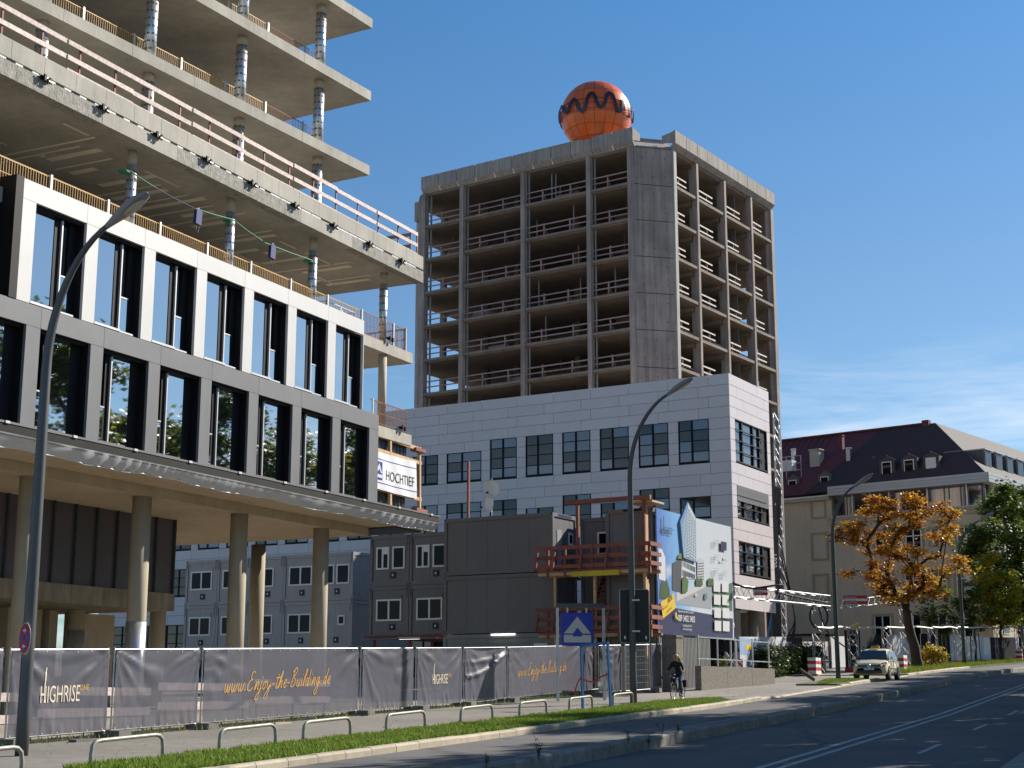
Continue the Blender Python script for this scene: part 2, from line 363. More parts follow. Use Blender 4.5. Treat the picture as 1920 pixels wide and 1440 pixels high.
def grass(name, s0, s1, n0, n1, dens, label, cols, hmin=.035, hmax=.115, dz=.03, edge=None):
    v = []; f = []; cl = []; N = int((s1-s0)*(n1-n0)*dens)
    for _ in range(N):
        s = random.uniform(s0, s1); n = random.uniform(n0, n1)
        if edge and not edge(s, n): continue
        p = road(s, n, dz); h = random.uniform(hmin, hmax)*(1.3 if random.random() < .06 else 1); a = random.uniform(0, 6.28); w = random.uniform(.010, .022); ln = random.uniform(0, .09)
        dx, dy = math.cos(a)*w, math.sin(a)*w; b = len(v); la = random.uniform(0, 6.28)
        v += [(p.x-dx, p.y-dy, p.z-.01), (p.x+dx, p.y+dy, p.z-.01), (p.x+math.cos(la)*ln, p.y+math.sin(la)*ln, p.z+h)]; f.append((b, b+1, b+2)); cl.append(vary(random.choice(cols), .3))
    o = link(name, attr_mesh(name, v, f, cl, grass_m)); tag(o, label, 'grass', kind='stuff'); return o
GR = [(.15, .25, .02), (.20, .30, .025), (.10, .18, .02), (.27, .32, .05)]
def tip(s, n):
    w = .12*math.sin(s*2.3)+.1*math.sin(s*5.1+1)+.08*math.sin(s*11.3)
    if n < -16.72+w-.05: return False
    if math.sin(s*1.7+n*3)+math.sin(s*3.1-n*4.2) > 1.55 and random.random() < .75: return False
    return s < 52 or abs(n+15.5) < (54.8-s)*.42
grass('grass', 20, 54.8, -16.9, -14.47, 1250, 'strip of short green grass between pavement and kerb', GR, edge=tip)
grass('grass', 72, 79.7, -16.5, -14.47, 420, 'small green grass patch in front of the parked taxi', GR, edge=lambda s, n: abs(n+15.4) < .2+(s-72)*.16)
grass('grass', 92, 170, -17.5, -14.47, 110, 'far grass strip under the autumn trees', GR+[(.25, .2, .03)], .1, .3)
grass('weeds', 22, 62, -23.6, -22.3, 30, 'weeds growing along the foot of the fence', GR+[(.2, .17, .05)], .02, .14)
# fallen leaves on verge and pavement
v = []; f = []; cl = []
for _ in range(420):
    s = random.uniform(22, 60); n = random.choice([random.uniform(-16.7, -14.5), random.uniform(-23, -16.7)]); p = road(s, n, .012 if n < -16.75 else .10); a = random.uniform(0, 6.28); w = random.uniform(.025, .06)
    b = len(v); v += [(p.x+math.cos(a+k*1.57)*w*(1, .6)[k % 2], p.y+math.sin(a+k*1.57)*w*(1, .6)[k % 2], p.z+random.uniform(0, .03)) for k in range(4)]; f.append((b, b+1, b+2, b+3)); cl.append(vary(random.choice([(.5, .2, .03), (.55, .33, .05), (.3, .15, .06)])))
tag(link('fallen_leaves', attr_mesh('fallen_leaves', v, f, cl, leaf_m)), 'scattered fallen autumn leaves on grass and pavement', 'leaves', kind='stuff')

# ================================================================ OFFICE BUILDING UNDER CONSTRUCTION (left)
FP = Frame(-5.24, 58.0, 25.77, -.9)
office = fthing('office_building', 'unfinished office building with white and grey facade panels and open concrete decks', 'building', FP)
MOD = 2.643
def duct_column(parent, x, y, z0, z1, r, top=.5):
    c = MB().lathe([(r, z0), (r, z1-top)], (x, y, 0), 20).build('column', spiral, parent, True)
    MB().lathe([(r*.93, z1-top-.02), (r*.93, z1)], (x, y, 0), 20).build('column_head', concrete_col, c, True)
    m = MB(); z = z0+.15
    while z < z1-top:
        a0 = random.uniform(0, 6.28); n = 24
        for k in range(n):
            if k % 3 == 2: continue
            a = a0+2*math.pi*k/n; b = a+2*math.pi/n*.8; rr = r+.008
            m.add([(x+rr*math.cos(t), y+rr*math.sin(t), zz) for t, zz in ((a, z), (b, z), (b, z+.07), (a, z+.07))], [(0, 1, 2, 3)])
        z += .30
    m.build('ring', dark_ring, c)['kind'] = 'stuff'; return c
def mesh_rail(parent, x0, x1, y, z, mat, h=1.0, step=.105, horiz=False, post=True, axis='x'):
    """welded-bar guard rail panel with a bent-over top"""
    m = MB(); n = max(2, int(abs(x1-x0)/step)); P = (lambda a, b, c: (a, b, c)) if axis == 'x' else (lambda a, b, c: (b, a, c))
    for i in range(n+1):
        x = x0+(x1-x0)*i/n; m.beam(P(x, y, z+.04), P(x, y, z+h*.93), .014, .014); m.beam(P(x, y, z+h*.93), P(x, y+.10, z+h), .014, .014)
    for zz, yy in ((.08, 0), (.5, 0), (.93, 0), (1., .10)): m.beam(P(x0, y+yy, z+h*zz), P(x1, y+yy, z+h*zz), .02, .02)
    o = m.build('guard_rail', mat, parent)
    if post: MB().box(*(( x0-.04, x0+.04, y-.06, y-.01) if axis == 'x' else (y-.06, y-.01, x0-.04, x0+.04)), z-.1, z+h).build('rail_post', silver, o)
    return o
def plank_rail(parent, x0, x1, y, z, mat, posts, step=1.55, h=1.08, ph=.15, post_mat=None, axis='x', toe=True, L=3.0, heights=(.52, 1.02)):
    P = (lambda a, b: (a, b)) if axis == 'x' else (lambda a, b: (b, a))
    def bx(name, m_, a0, a1, b0, b1, z0, z1):
        xa, ya = P(a0, b0); xb, yb = P(a1, b1); return boxp(name, m_, parent, min(xa, xb), max(xa, xb), min(ya, yb), max(ya, yb), z0, z1)
    for hh in heights+((.09,) if toe else ()):
        x = x0; k = 0
        while x < x1-.1:
            e = min(x+L, x1); j = random.uniform(-.02, .02); bx('plank', mat, x, e-.02, y-.05-.03*(k % 2), y-.02-.03*(k % 2), z+hh-ph/2+j, z+hh+ph/2+j); x = e; k += 1
    if posts:
        n = max(1, round((x1-x0)/step))
        for i in range(n+1):
            x = x0+(x1-x0)*i/n; bx('rail_post', post_mat or red_steel, x-.03, x+.03, y-.015, y+.03, z-.25, z+h+.05)
def build_office():
    o = office; X0 = -31.0; XE = 3.45
    # decks
    def slab(name, x0, x1, y0, y1, z0, z1, m=concrete): return boxp(name, m, o, x0, x1, y0, y1, z0, z1)
    slab('floor_slab', X0, XE, .47, 19, 13.54, 13.98); slab('floor_slab', X0, XE, .47, 19, 10.05, 10.5)
    slab('ground_storey_ceiling', X0, 4.45, .03, 19, 6.62, 7.08, concrete_col); slab('ceiling_downstand', X0, 2.2, 1.7, 17, 6.28, 6.615, concrete_col)
    boxp('roof_deck', concrete, o, X0, XE-.05, .42, 20, 16.98, 17.5)
    # edge beams of the big terrace deck, in lengths with open joints
    x = X0; k = 0
    while x < XE:
        e = min(x+3.6, XE); m = concrete_rough if k % 3 != 1 else concrete
        boxp('edge_beam', m, o, x, e-.012, -.0, .42, 16.98, 17.47); x = e; k += 1
    x = X0
    while x < XE:
        e = min(x+1.32, XE); boxp('upstand_panel', concrete, o, x, e-.014, 0.012, .20, 17.56, 18.12); x = e
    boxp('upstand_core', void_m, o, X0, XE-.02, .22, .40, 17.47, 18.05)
    x = X0+.2
    while x < XE-.2:
        if x < -7 or random.random() < .8: boxp('joint_block', cloth, o, x, x+(.28 if x < -8 else .62), .03, .2, 17.472, 17.558)
        x += .66
    # clamps on the terrace edge: black for their shadows, white plates for their highlights
    br = MB().box(-.20, .20, -.10, -.02, -.05, .05).box(-.14, -.06, -.16, -.10, -.09, .10).box(.08, .16, -.16, -.10, -.12, .06).box(-.26, .26, -.02, 0, -.02, .02).beam((-.3, -.08, .04), (-.1, -.08, -.02), .03, .03)
    bme = None
    for u, v in ((83, 149), (192, 204), (293, 255), (386, 301), (471, 345), (551, 386), (624, 424), (691, 458), (751, 490)):
        p = FP.px(u, v, y=0)
        if bme is None: bo = br.build('anchor_bracket', black_m, o, loc=(p.x, 0, p.z)); bme = bo.data
        else: bo = link('anchor_bracket', bme, o, (p.x, 0, p.z))
        boxp('bracket_highlight', pvc, bo, -.06, .19, -.115, -.101, .0, .05); boxp('bracket_highlight', pvc, bo, .02, .2, -.17, -.161, -.09, -.04)
    link('anchor_bracket', bme, o, tuple(FP.px(729, 636, y=.47))); link('anchor_bracket', bme, o, tuple(FP.px(752, 803, y=.47)))
    # soffit joint filler strips (mortar lines on the underside)
    random.seed(11)
    for i in range(26):
        xx = X0+3+i*1.3+random.uniform(-.5, .5)
        if xx > 2.2: break
        if random.random() < .6: boxp('joint_filler', concrete_fill, o, xx-.05, xx+.05, random.uniform(.9, 2), random.uniform(3.5, 7), 16.972, 16.981)
        else:
            yy = random.uniform(1, 5); ln = random.uniform(.8, 2.4); boxp('joint_filler', concrete_fill, o, xx, xx+ln, yy, yy+.09, 16.972, 16.981)
        boxp('joint_filler', concrete_fill, o, xx-.12+.5, xx+.16+.5, 2.2+random.uniform(-1, 2), 2.4+random.uniform(1, 2.2), 16.970, 16.981)
    # columns
    for u, v in ((248, 300), (432, 400), (587, 470), (719, 550)):
        x = FP.px(u, v, y=.72).x; duct_column(o, x, .72, 13.98, 16.98, .165)
    x = FP.px(50, 250, y=.72).x-2.4; duct_column(o, x, .72, 13.98, 16.98, .165)
    xr = FP.px(717, 700, y=.72).x
    for z0, z1 in ((10.5, 13.54),): MB().lathe([(.17, z0), (.17, z1)], (xr, .72, 0), 18).build('column', concrete_col, o, True)
    for i in range(6):
        xx = -22+i*4.9; MB().lathe([(.28, 13.98), (.28, 16.98)], (xx, 6.5, 0), 18).build('column', concrete_col, o, True)
        MB().lathe([(.28, 10.5), (.28, 13.54)], (xx, 6.5, 0), 14).build('column', concrete_col, o, True); 
    base = FP.z0
    for u, yy in ((47, 2.0), (261, 2.0), (446, 2.0), (601, 2.0), (301, 8.0), (484, 8.0), (150, 8.0)):
        x = FP.px(u, 1050, y=yy).x; c = MB().lathe([(.31, base-.3), (.31, 6.28)], (x, yy, 0), 28).build('column', pillar_m, o, True)
        if u in (261, 150): MB().lathe([(.325, base), (.325, 2.25)], (x, yy, 0), 28).build('column_jacket', spiral, c, True)
    # deck railings
    x = -28.0
    while x < 3.0:
        e = min(x+2.5, 3.1); mesh_rail(o, x, e-.05, .60, 13.98, yellow_rail if x < -1.5 else unlit_rail); x += 2.5
    mesh_rail(o, .55, 5.0, 3.0, 13.98, unlit_rail, axis='y'); mesh_rail(o, .3, 3.1, .5, 10.5, unlit_rail)
    plank_rail(o, -27.0, XE-.05, .30, 18.12, plank_m, True, step=1.56)
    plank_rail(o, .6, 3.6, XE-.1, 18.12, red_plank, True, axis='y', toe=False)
    # white facade storey
    def window(x0, x1, z0, z1, mirror):
        w = x1-x0; fr = MB(); d0, d1 = .27, .42
        fr.box(x0, x0+.05, d0, d1, z0, z1).box(x1-.05, x1, .11, d1, z0, z1).box(x0+.05, x1-.05, .11, d1, z1-.10, z1).box(x0+.05, x1-.05, d0, d1, z0, z0+.08)
        if not mirror: g = [(x0+.05, x0+w*.51), (x0+w*.64, x0+w*.82)]; mid = (x0+w*.51, x0+w*.64); jam = (x0+w*.82, x1-.05)
        else: g = [(x0+w*.32, x0+w*.74), (x0+.05, x0+w*.20)]; mid = (x0+w*.20, x0+w*.32); jam = (x0+w*.74, x1-.05)
        fr.box(mid[0], mid[1], .27, d1, z0+.08, z1-.1).box(jam[0], jam[1], .30, d1, z0+.08, z1-.1)
        fo = fr.build('window', black_m, o)
        boxp('pane', glass, fo, g[0][0], g[0][1], .29, .33, z0+.08, z1-.1)
        zs = z0+.08+(z1-z0)*.36
        boxp('pane', glass_dk, fo, g[1][0], g[1][1], .36, .39, zs+.05, z1-.1); boxp('pane', glass, fo, g[1][0], g[1][1], .27, .30, z0+.08, zs)
        tr = MB().box(g[1][0]-.02, g[1][1]+.02, .24, .30, zs, zs+.045)
        xx = mid[1] if not mirror else g[0][0]-.02
        tr.box(xx-.045, xx+.005, .20, .40, z0+.08, z1-.12); tr.build('trim', silver, fo)
        st = MB().box(x0, x0+w*.55, -.01, .26, z0-.02, z0+.05).box(x0+w*.55, x0+w*.85, .03, .26, z0-.02, z0+.03); st.build('sill', grey_panel if mirror else silver, fo)
    for k in range(7):
        xa = -19.64+k*MOD; boxp('facade_pier', white_panel, o, xa, xa+.53, 0, .10, 10.75, 13.695)
        x1 = xa+MOD if k < 6 else -1.22
        boxp('facade_panel', white_panel, o, xa, x1-.012, 0, .10, 13.705, 14.28)
        window(xa+.535, x1-.012 if k < 6 else x1-.06, 10.78, 13.70, False)
    boxp('facade_pier', white_panel, o, -1.262, -1.225, 0, .46, 10.75, 13.695)
    boxp('facade_cap', silver, o, -19.64, -1.2, .10, .36, 14.16, 14.24)
    boxp('facade_backing', black_m, o, -19.60, -1.27, .43, .465, 10.52, 14.14)
    # grey facade storey
    for k in range(10):
        xa = -26.55+k*MOD; j = xa
        boxp('facade_panel', grey_panel, o, xa, xa+MOD-.012 if k < 9 else 0, 0, .10, 10.125, 10.735)
        pe = xa+MOD-.01 if k < 9 else 0.0
        boxp('facade_pier', grey_panel, o, xa+2.085, pe, 0, .10, 7.25, 10.115)
        window(xa+.005, xa+2.08, 7.28, 10.12, True)
    boxp('facade_backing', black_m, o, -30, -.02, .43, .465, 7.1, 10.73)
    boxp('facade_end', grey_panel, o, -.012, -.001, .101, .46, 7.25, 10.735)
    # left open bay: black jamb beside the white panels, near-black sheet as interior shade
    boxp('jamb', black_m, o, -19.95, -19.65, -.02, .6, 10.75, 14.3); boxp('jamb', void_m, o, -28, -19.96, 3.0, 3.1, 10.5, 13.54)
    mesh_rail(o, -27, -20.1, 1.4, 10.5, yellow_rail)
    # drip profile, dark recess and white cloth hung along the ceiling edge
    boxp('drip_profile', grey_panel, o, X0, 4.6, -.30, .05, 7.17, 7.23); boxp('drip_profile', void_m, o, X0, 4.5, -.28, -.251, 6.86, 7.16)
    x = X0+.4
    while x < 4.3: boxp('profile_clip', cloth, o, x, x+.16, -.325, -.30, 7.165, 7.235); x += MOD
    cl = MB(); nx = 260; rows = 5; b = []
    for i in range(nx+1):
        x = X0+(4.48-X0)*i/nx; sag = .06*math.sin(x*1.1)+.03*math.sin(x*3.7); amp = .02+.05*max(0, math.sin(x*.37+1.0))
        for j in range(rows+1):
            t = j/rows; b.append((x, -.30+.26*t-.03*math.sin(t*3.1)-amp*math.sin(x*(9+2*math.sin(x*.3))+t*3)*t, 6.92-(.36+sag*.5)*t))
    fs = [(i*(rows+1)+j, i*(rows+1)+j+1, (i+1)*(rows+1)+j+1, (i+1)*(rows+1)+j) for i in range(nx) for j in range(rows)]
    cl.add(b, fs).build('edge_cloth', cloth, o, True); MB().tube([b[i*(rows+1)+rows] for i in range(0, nx+1, 2)], .018, 6).build('cloth_bright_edge', pvc, o, True)  # thin white tube added along the cloth so its lower edge reads lit
    # set-back lower storey: box of dark panels with mullions, beam below
    yb = 5.2; xe = FP.px(329, 1000, y=yb).x; zt = FP.px(329, 959, y=yb).z; zb = FP.px(327, 1114, y=yb).z
    x = xe; k = 0
    while x > -30:
        boxp('glazing_panel', purple, o, x-1.0, x-.07, yb+.04, yb+.10, zb, zt); boxp('mullion', green_dk, o, x-.07, x, yb-.05, yb+.12, zb, zt); x -= 1.05; k += 1
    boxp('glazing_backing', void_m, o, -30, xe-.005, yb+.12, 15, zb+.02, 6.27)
    boxp('lower_beam', rust_con, o, -30, xe+.02, yb-.08, 15, zb-.62, zb-.005)
    boxp('top_trim', concrete_col, o, -30, xe, yb-.04, yb+.12, zt+.005, 6.275)
    boxp('core_wall', concrete_col, o, FP.px(135, 1180, y=9).x, FP.px(214, 1180, y=9).x, 9, 9.4, base-.2, zb-.63)
    boxp('core_wall', void_m, o, -30, FP.px(135, 1180, y=9).x-.3, 9.5, 9.8, base-.2, zb-.63)  # near-black sheet standing in for the shaded void under the box
    for u in (22, 70, 100): x = FP.px(u, 1180, y=8.5).x; boxp('wall_pier', concrete_col, o, x-.2, x+.2, 8.5, 9.3, base-.2, zb-.63)
concrete_fill = M('mortar_line', (.78, .70, .56), .9, var=.1)
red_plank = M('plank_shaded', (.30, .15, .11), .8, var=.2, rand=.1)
purple = M('glazing_dark_purple', (.085, .075, .095), .3, var=.08, rand=.05)
green_dk = M('mullion_green', (.03, .045, .04), .5)
rust_con = M('concrete_stained', (.27, .235, .17), .9, var=.22, scale=1.6, streak=.3, sscale=1.3)
build_office()
def build_office_end():
    # timber-framed end bay with black foil
    o = office; y = .55
    def tb(a, b, w=.12, h=.12, m=timber, name='stud'):
        pa = FP.px(*a, y=y); pb = FP.px(*b, y=y); mb = MB(); c = (pa+pb)/2; mb.beam(pa-c, pb-c, w, h); return mb.build(name, m, o, loc=c)
    tb((731, 822), (731, 955)); tb((786, 838), (786, 960)); tb((700, 812), (784, 842), .1, .16, timber, 'rail'); tb((700, 841), (789, 869), .1, .14, timber, 'rail'); tb((700, 914), (789, 937), .1, .14, timber, 'rail'); tb((775, 842), (793, 847), .3, .14, timber_red, 'rail'); tb((776, 955), (796, 960), .3, .14, timber_red, 'rail')
    zb_, zt_ = 7.1, 10.04; mb = MB(); b = []; nx, nz = 90, 14
    for i in range(nx+1):
        for j in range(nz+1):
            xx = -.4+3.75*i/nx; zz = zb_+(zt_-zb_)*j/nz; b.append((xx, .70+.035*math.sin(xx*21+2.5*math.sin(zz*1.7))+.02*math.sin(xx*47+zz*3), zz))
    mb.add(b, [(i*(nz+1)+j, (i+1)*(nz+1)+j, (i+1)*(nz+1)+j+1, i*(nz+1)+j+1) for i in range(nx) for j in range(nz)]).build('foil_sheet', foil, o, True)
    boxp('end_wall', void_m, o, 3.0, 3.05, .8, 15, 7.1, 10.04)
    boxp('ceiling_end_sheet', foil, o, 2.3, 4.4, .5, 15, 6.55, 6.615)
    # tower decks above, turned a few degrees
    global FT
    FT = Frame(-6.25, 62.5, 30.1, 17.5)
    d = FT.rz-FP.rz; org = FT.w(0, 0, 0)-FP.o; lx, ly = org.dot(FP.dx), org.dot(FP.dy)
    def place(ob): ob.location = Vector((lx, ly, 0))+Matrix.Rotation(d, 3, 'Z') @ Vector(ob.location); ob.rotation_euler = (0, 0, d); return ob
    class T: pass
    before = set(o.children)
    for zt in (22.70, 26.17, 29.62, 33.07):
        boxp('tower_deck', concrete, o, -34, -.02, .302, 9.2, zt-.44, zt); x = -34.0
        while x < -.1: e = min(x+3.25, 0); boxp('deck_edge', concrete, o, x, e-(.014 if e < 0 else 0), 0, .30, zt-.44-.002, zt+.002); x = e
        boxp('deck_downstand', concrete, o, -34, -.02, 8.6, 9.18, zt-.72, zt-.441)
        x = -31.0
        if zt < 33:
            while x < -2.2: mesh_rail(o, x, min(x+2.5, -2.3)-.05, 1.0, zt, yellow_rail if x < -6 else unlit_rail, h=1.05); x += 2.5
            mesh_rail(o, 1.0, 2.4, -2.25, zt, unlit_rail, axis='y')
    for k in range(6):
        xx = -2.93-5.05*k
        for z0, z1 in ((17.5, 22.26), (22.70, 25.73), (26.17, 29.18), (29.62, 32.63)): duct_column(o, xx, .62, z0, z1, .225, .4)
        MB().lathe([(.3, 17.5), (.3, 22.2)], (xx, 5.8, 0), 14).build('column', concrete_col, o, True)
    x = FT.px(215, 40, y=.35).x; 
    for z_, hh in ((26.17, .95),): 
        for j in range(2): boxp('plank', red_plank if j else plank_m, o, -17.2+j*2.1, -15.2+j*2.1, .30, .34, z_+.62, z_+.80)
    for ob in o.children:
        if ob not in before: place(ob)
build_office_end()
# contractor banner on the end bay
ban = thing('banner', 'white printed banner with blue logo on the timber end bay', 'banner', FP.w(.2, .45, 7.9), FP.rz)
CUR = {}
def text_mb(body, size=1.0, sx=1.0, shear=0.0, bold=0.0):
    key = (body, shear, bold)
    if key not in CUR:
        c = bpy.data.curves.new('txt', 'FONT'); c.body = body; c.shear = shear; c.resolution_u = 3; c.offset = bold; c.fill_mode = 'FRONT'
        ob = bpy.data.objects.new('txt', c); COL.objects.link(ob); dg = bpy.context.evaluated_depsgraph_get(); me = bpy.data.meshes.new_from_object(ob.evaluated_get(dg))
        CUR[key] = ([tuple(v.co) for v in me.vertices], [tuple(p.vertices) for p in me.polygons]); bpy.data.objects.remove(ob); bpy.data.curves.remove(c); bpy.data.meshes.remove(me)
    v, f = CUR[key]; return [(x*size*sx, y*size) for x, y, _ in v], f
def letter(name, body, size, mat, parent, fn, sx=1.0, shear=0.0, bold=0.0):
    v, f = text_mb(body, size, sx, shear, bold); m = MB(); m.add([fn(x, y) for x, y in v], f); return m.build(name, mat, parent)
def build_banner():
    c = [FP.px(u, v, y=.45)-Vector((.2, .45, 7.9)) for u, v in ((704, 915), (781, 935), (781, 866), (704, 845))]
    nx, nz = 40, 12; b = []
    def surf(s, t, off=0):
        p = (c[0]*(1-s)+c[1]*s)*(1-t)+(c[3]*(1-s)+c[2]*s)*t; return (p.x, p.y-off+.012*math.sin(s*17+3*t), p.z-.02*math.sin(s*math.pi))
    for i in range(nx+1):
        for j in range(nz+1): b.append(surf(i/nx, j/nz))
    sh = MB().add(b, [(i*(nz+1)+j, (i+1)*(nz+1)+j, (i+1)*(nz+1)+j+1, i*(nz+1)+j+1) for i in range(nx) for j in range(nz)]).build('sheet', banner_w, ban, True)
    W = (c[1]-c[0]).length; H = (c[3]-c[0]).length
    letter('lettering', 'HOCHTIEF', .56, ink, sh, lambda x, y: surf(.235+x/W, .30+y/H, .01), sx=.86)
    ln = MB()
    for t in (.17, .80):
        for i in range(20): ln.poly([surf(i/20, t, .008), surf((i+1)/20, t, .008), surf((i+1)/20, t+.018, .008), surf(i/20, t+.018, .008)])
    ln.build('line', logo_blue, sh)
    lg = MB().poly([surf(.0, .26, .008), surf(.155, .26, .008), surf(.155, .74, .008), surf(.0, .74, .008)]).build('logo', logo_blue, sh)
    w = MB(); Q = lambda pts: w.poly([surf(-.07+a*.2, .30+b_*.40, .014) for a, b_ in pts])
    Q([(.35, .35), (.6, .35), (.78, .62), (.78, 1.0)]); Q([(.78, .62), (.95, .35), (1.08, .35), (.78, 1.0)]); Q([(.35, .02), (1.08, .02), (1.08, .24), (.35, .24)])
    w.build('logo_mark', white_p, lg)
build_banner()
# safety line with hanging tool bags between the duct columns
ln = thing('lifeline', 'green and blue lifeline strung between the duct columns under the terrace', 'rope', FP.w(-9, .3, 13.98), FP.rz)
def build_lifeline():
    off = Vector((-9, .3, 13.98)); g = MB(); b = MB()
    def pt(u, v): return FP.px(u, v, y=.5)-off
    for a, c, m in (((243, 320), (292, 352), g), ((292, 352), (364, 390), b), ((366, 391), (437, 412), g), ((437, 412), (492, 452), g), ((496, 455), (587, 489), g)):
        p, q = pt(*a), pt(*c); m.tube([p, (p+q)/2-Vector((0, 0, .02)), q], .022 if m is g else .012, 6)
    for a in ((243, 320), (437, 412), (587, 489)):
        p = pt(*a); g.lathe([(.178, -.03), (.178, .03)], (p.x, .42, p.z), 16)
    r = g.build('strap', M('strap_green', (.03, .25, .13), .6, var=.1), ln); b.build('rope', M('rope_blue', (.06, .07, .2), .6), ln)
build_lifeline()
bag_m = M('bag_blue', (.025, .035, .16), .7, var=.2, scale=9)
for u, v, lab in ((372, 392, 'blue tool bag hanging on the lifeline nearer the street lamp'), (511, 458, 'blue tool bag hanging on the lifeline nearer the work platform')):
    p = FP.w(*FP.px(u, v, y=.5)); t = thing('tool_bag', lab, 'bag', p-Vector((0, 0, .55)), FP.rz, 'blue bags on the lifeline')
    MB().prism([(-.16, -.05, .02), (.13, -.05, 0), (.17, -.05, .48), (.02, -.05, .56), (-.13, -.05, .5)], (0, .12, 0)).build('bag', bag_m, t)
    MB().tube([(-.05, 0, .02), (-.08, 0, -.18), (.02, 0, -.28), (.07, 0, -.1), (.08, 0, .02)], .012, 5).build('strap', ink, t); MB().tube([(0, 0, .5), (.01, 0, .60)], .02, 5).build('hook', silver, t)
# work platform on the deck
wp = thing('work_platform', 'grey steel scissor lift platform standing on the open deck', 'lift', FP.w(FP.px(624, 540, y=4.2).x, 4.2, 13.98), FP.rz)
def build_lift():
    m = MB().box(-1.15, 1.15, -.45, .45, 1.05, 1.2); m.build('deck', galv, wp)
    for sx in (-1.12, 0, 1.12):
        for sy in (-.42, .42): MB().box(sx-.025, sx+.025, sy-.025, sy+.025, 1.2, 2.3).build('post', galv, wp)
    r = MB()
    for z in (1.75, 2.28):
        for sy in (-.42, .42): r.box(-1.15, 1.15, sy-.02, sy+.02, z-.02, z+.02)
        for sx in (-1.12, 1.12): r.box(sx-.02, sx+.02, -.45, .45, z-.02, z+.02)
    r.beam((-1.1, -.42, 2.25), (0, -.42, 1.2), .03, .03).beam((0, -.42, 2.25), (1.1, -.42, 1.2), .03, .03); r.build('rail', galv, wp)
    l = MB()
    for sy in (-.3, .3): l.beam((-.9, sy, .3), (.9, sy, 1.05), .06, .08).beam((.9, sy, .3), (-.9, sy, 1.05), .06, .08)
    l.build('scissor_arm', galv, wp); MB().box(-1.1, 1.1, -.45, .45, .12, .35).build('chassis', red_steel, wp)
    for sx in (-.8, .8):
        for sy in (-.42, .42): MB().tube([(sx, sy-.06, .15), (sx, sy+.06, .15)], .15, 14).build('wheel', rubber, wp)
build_lift()
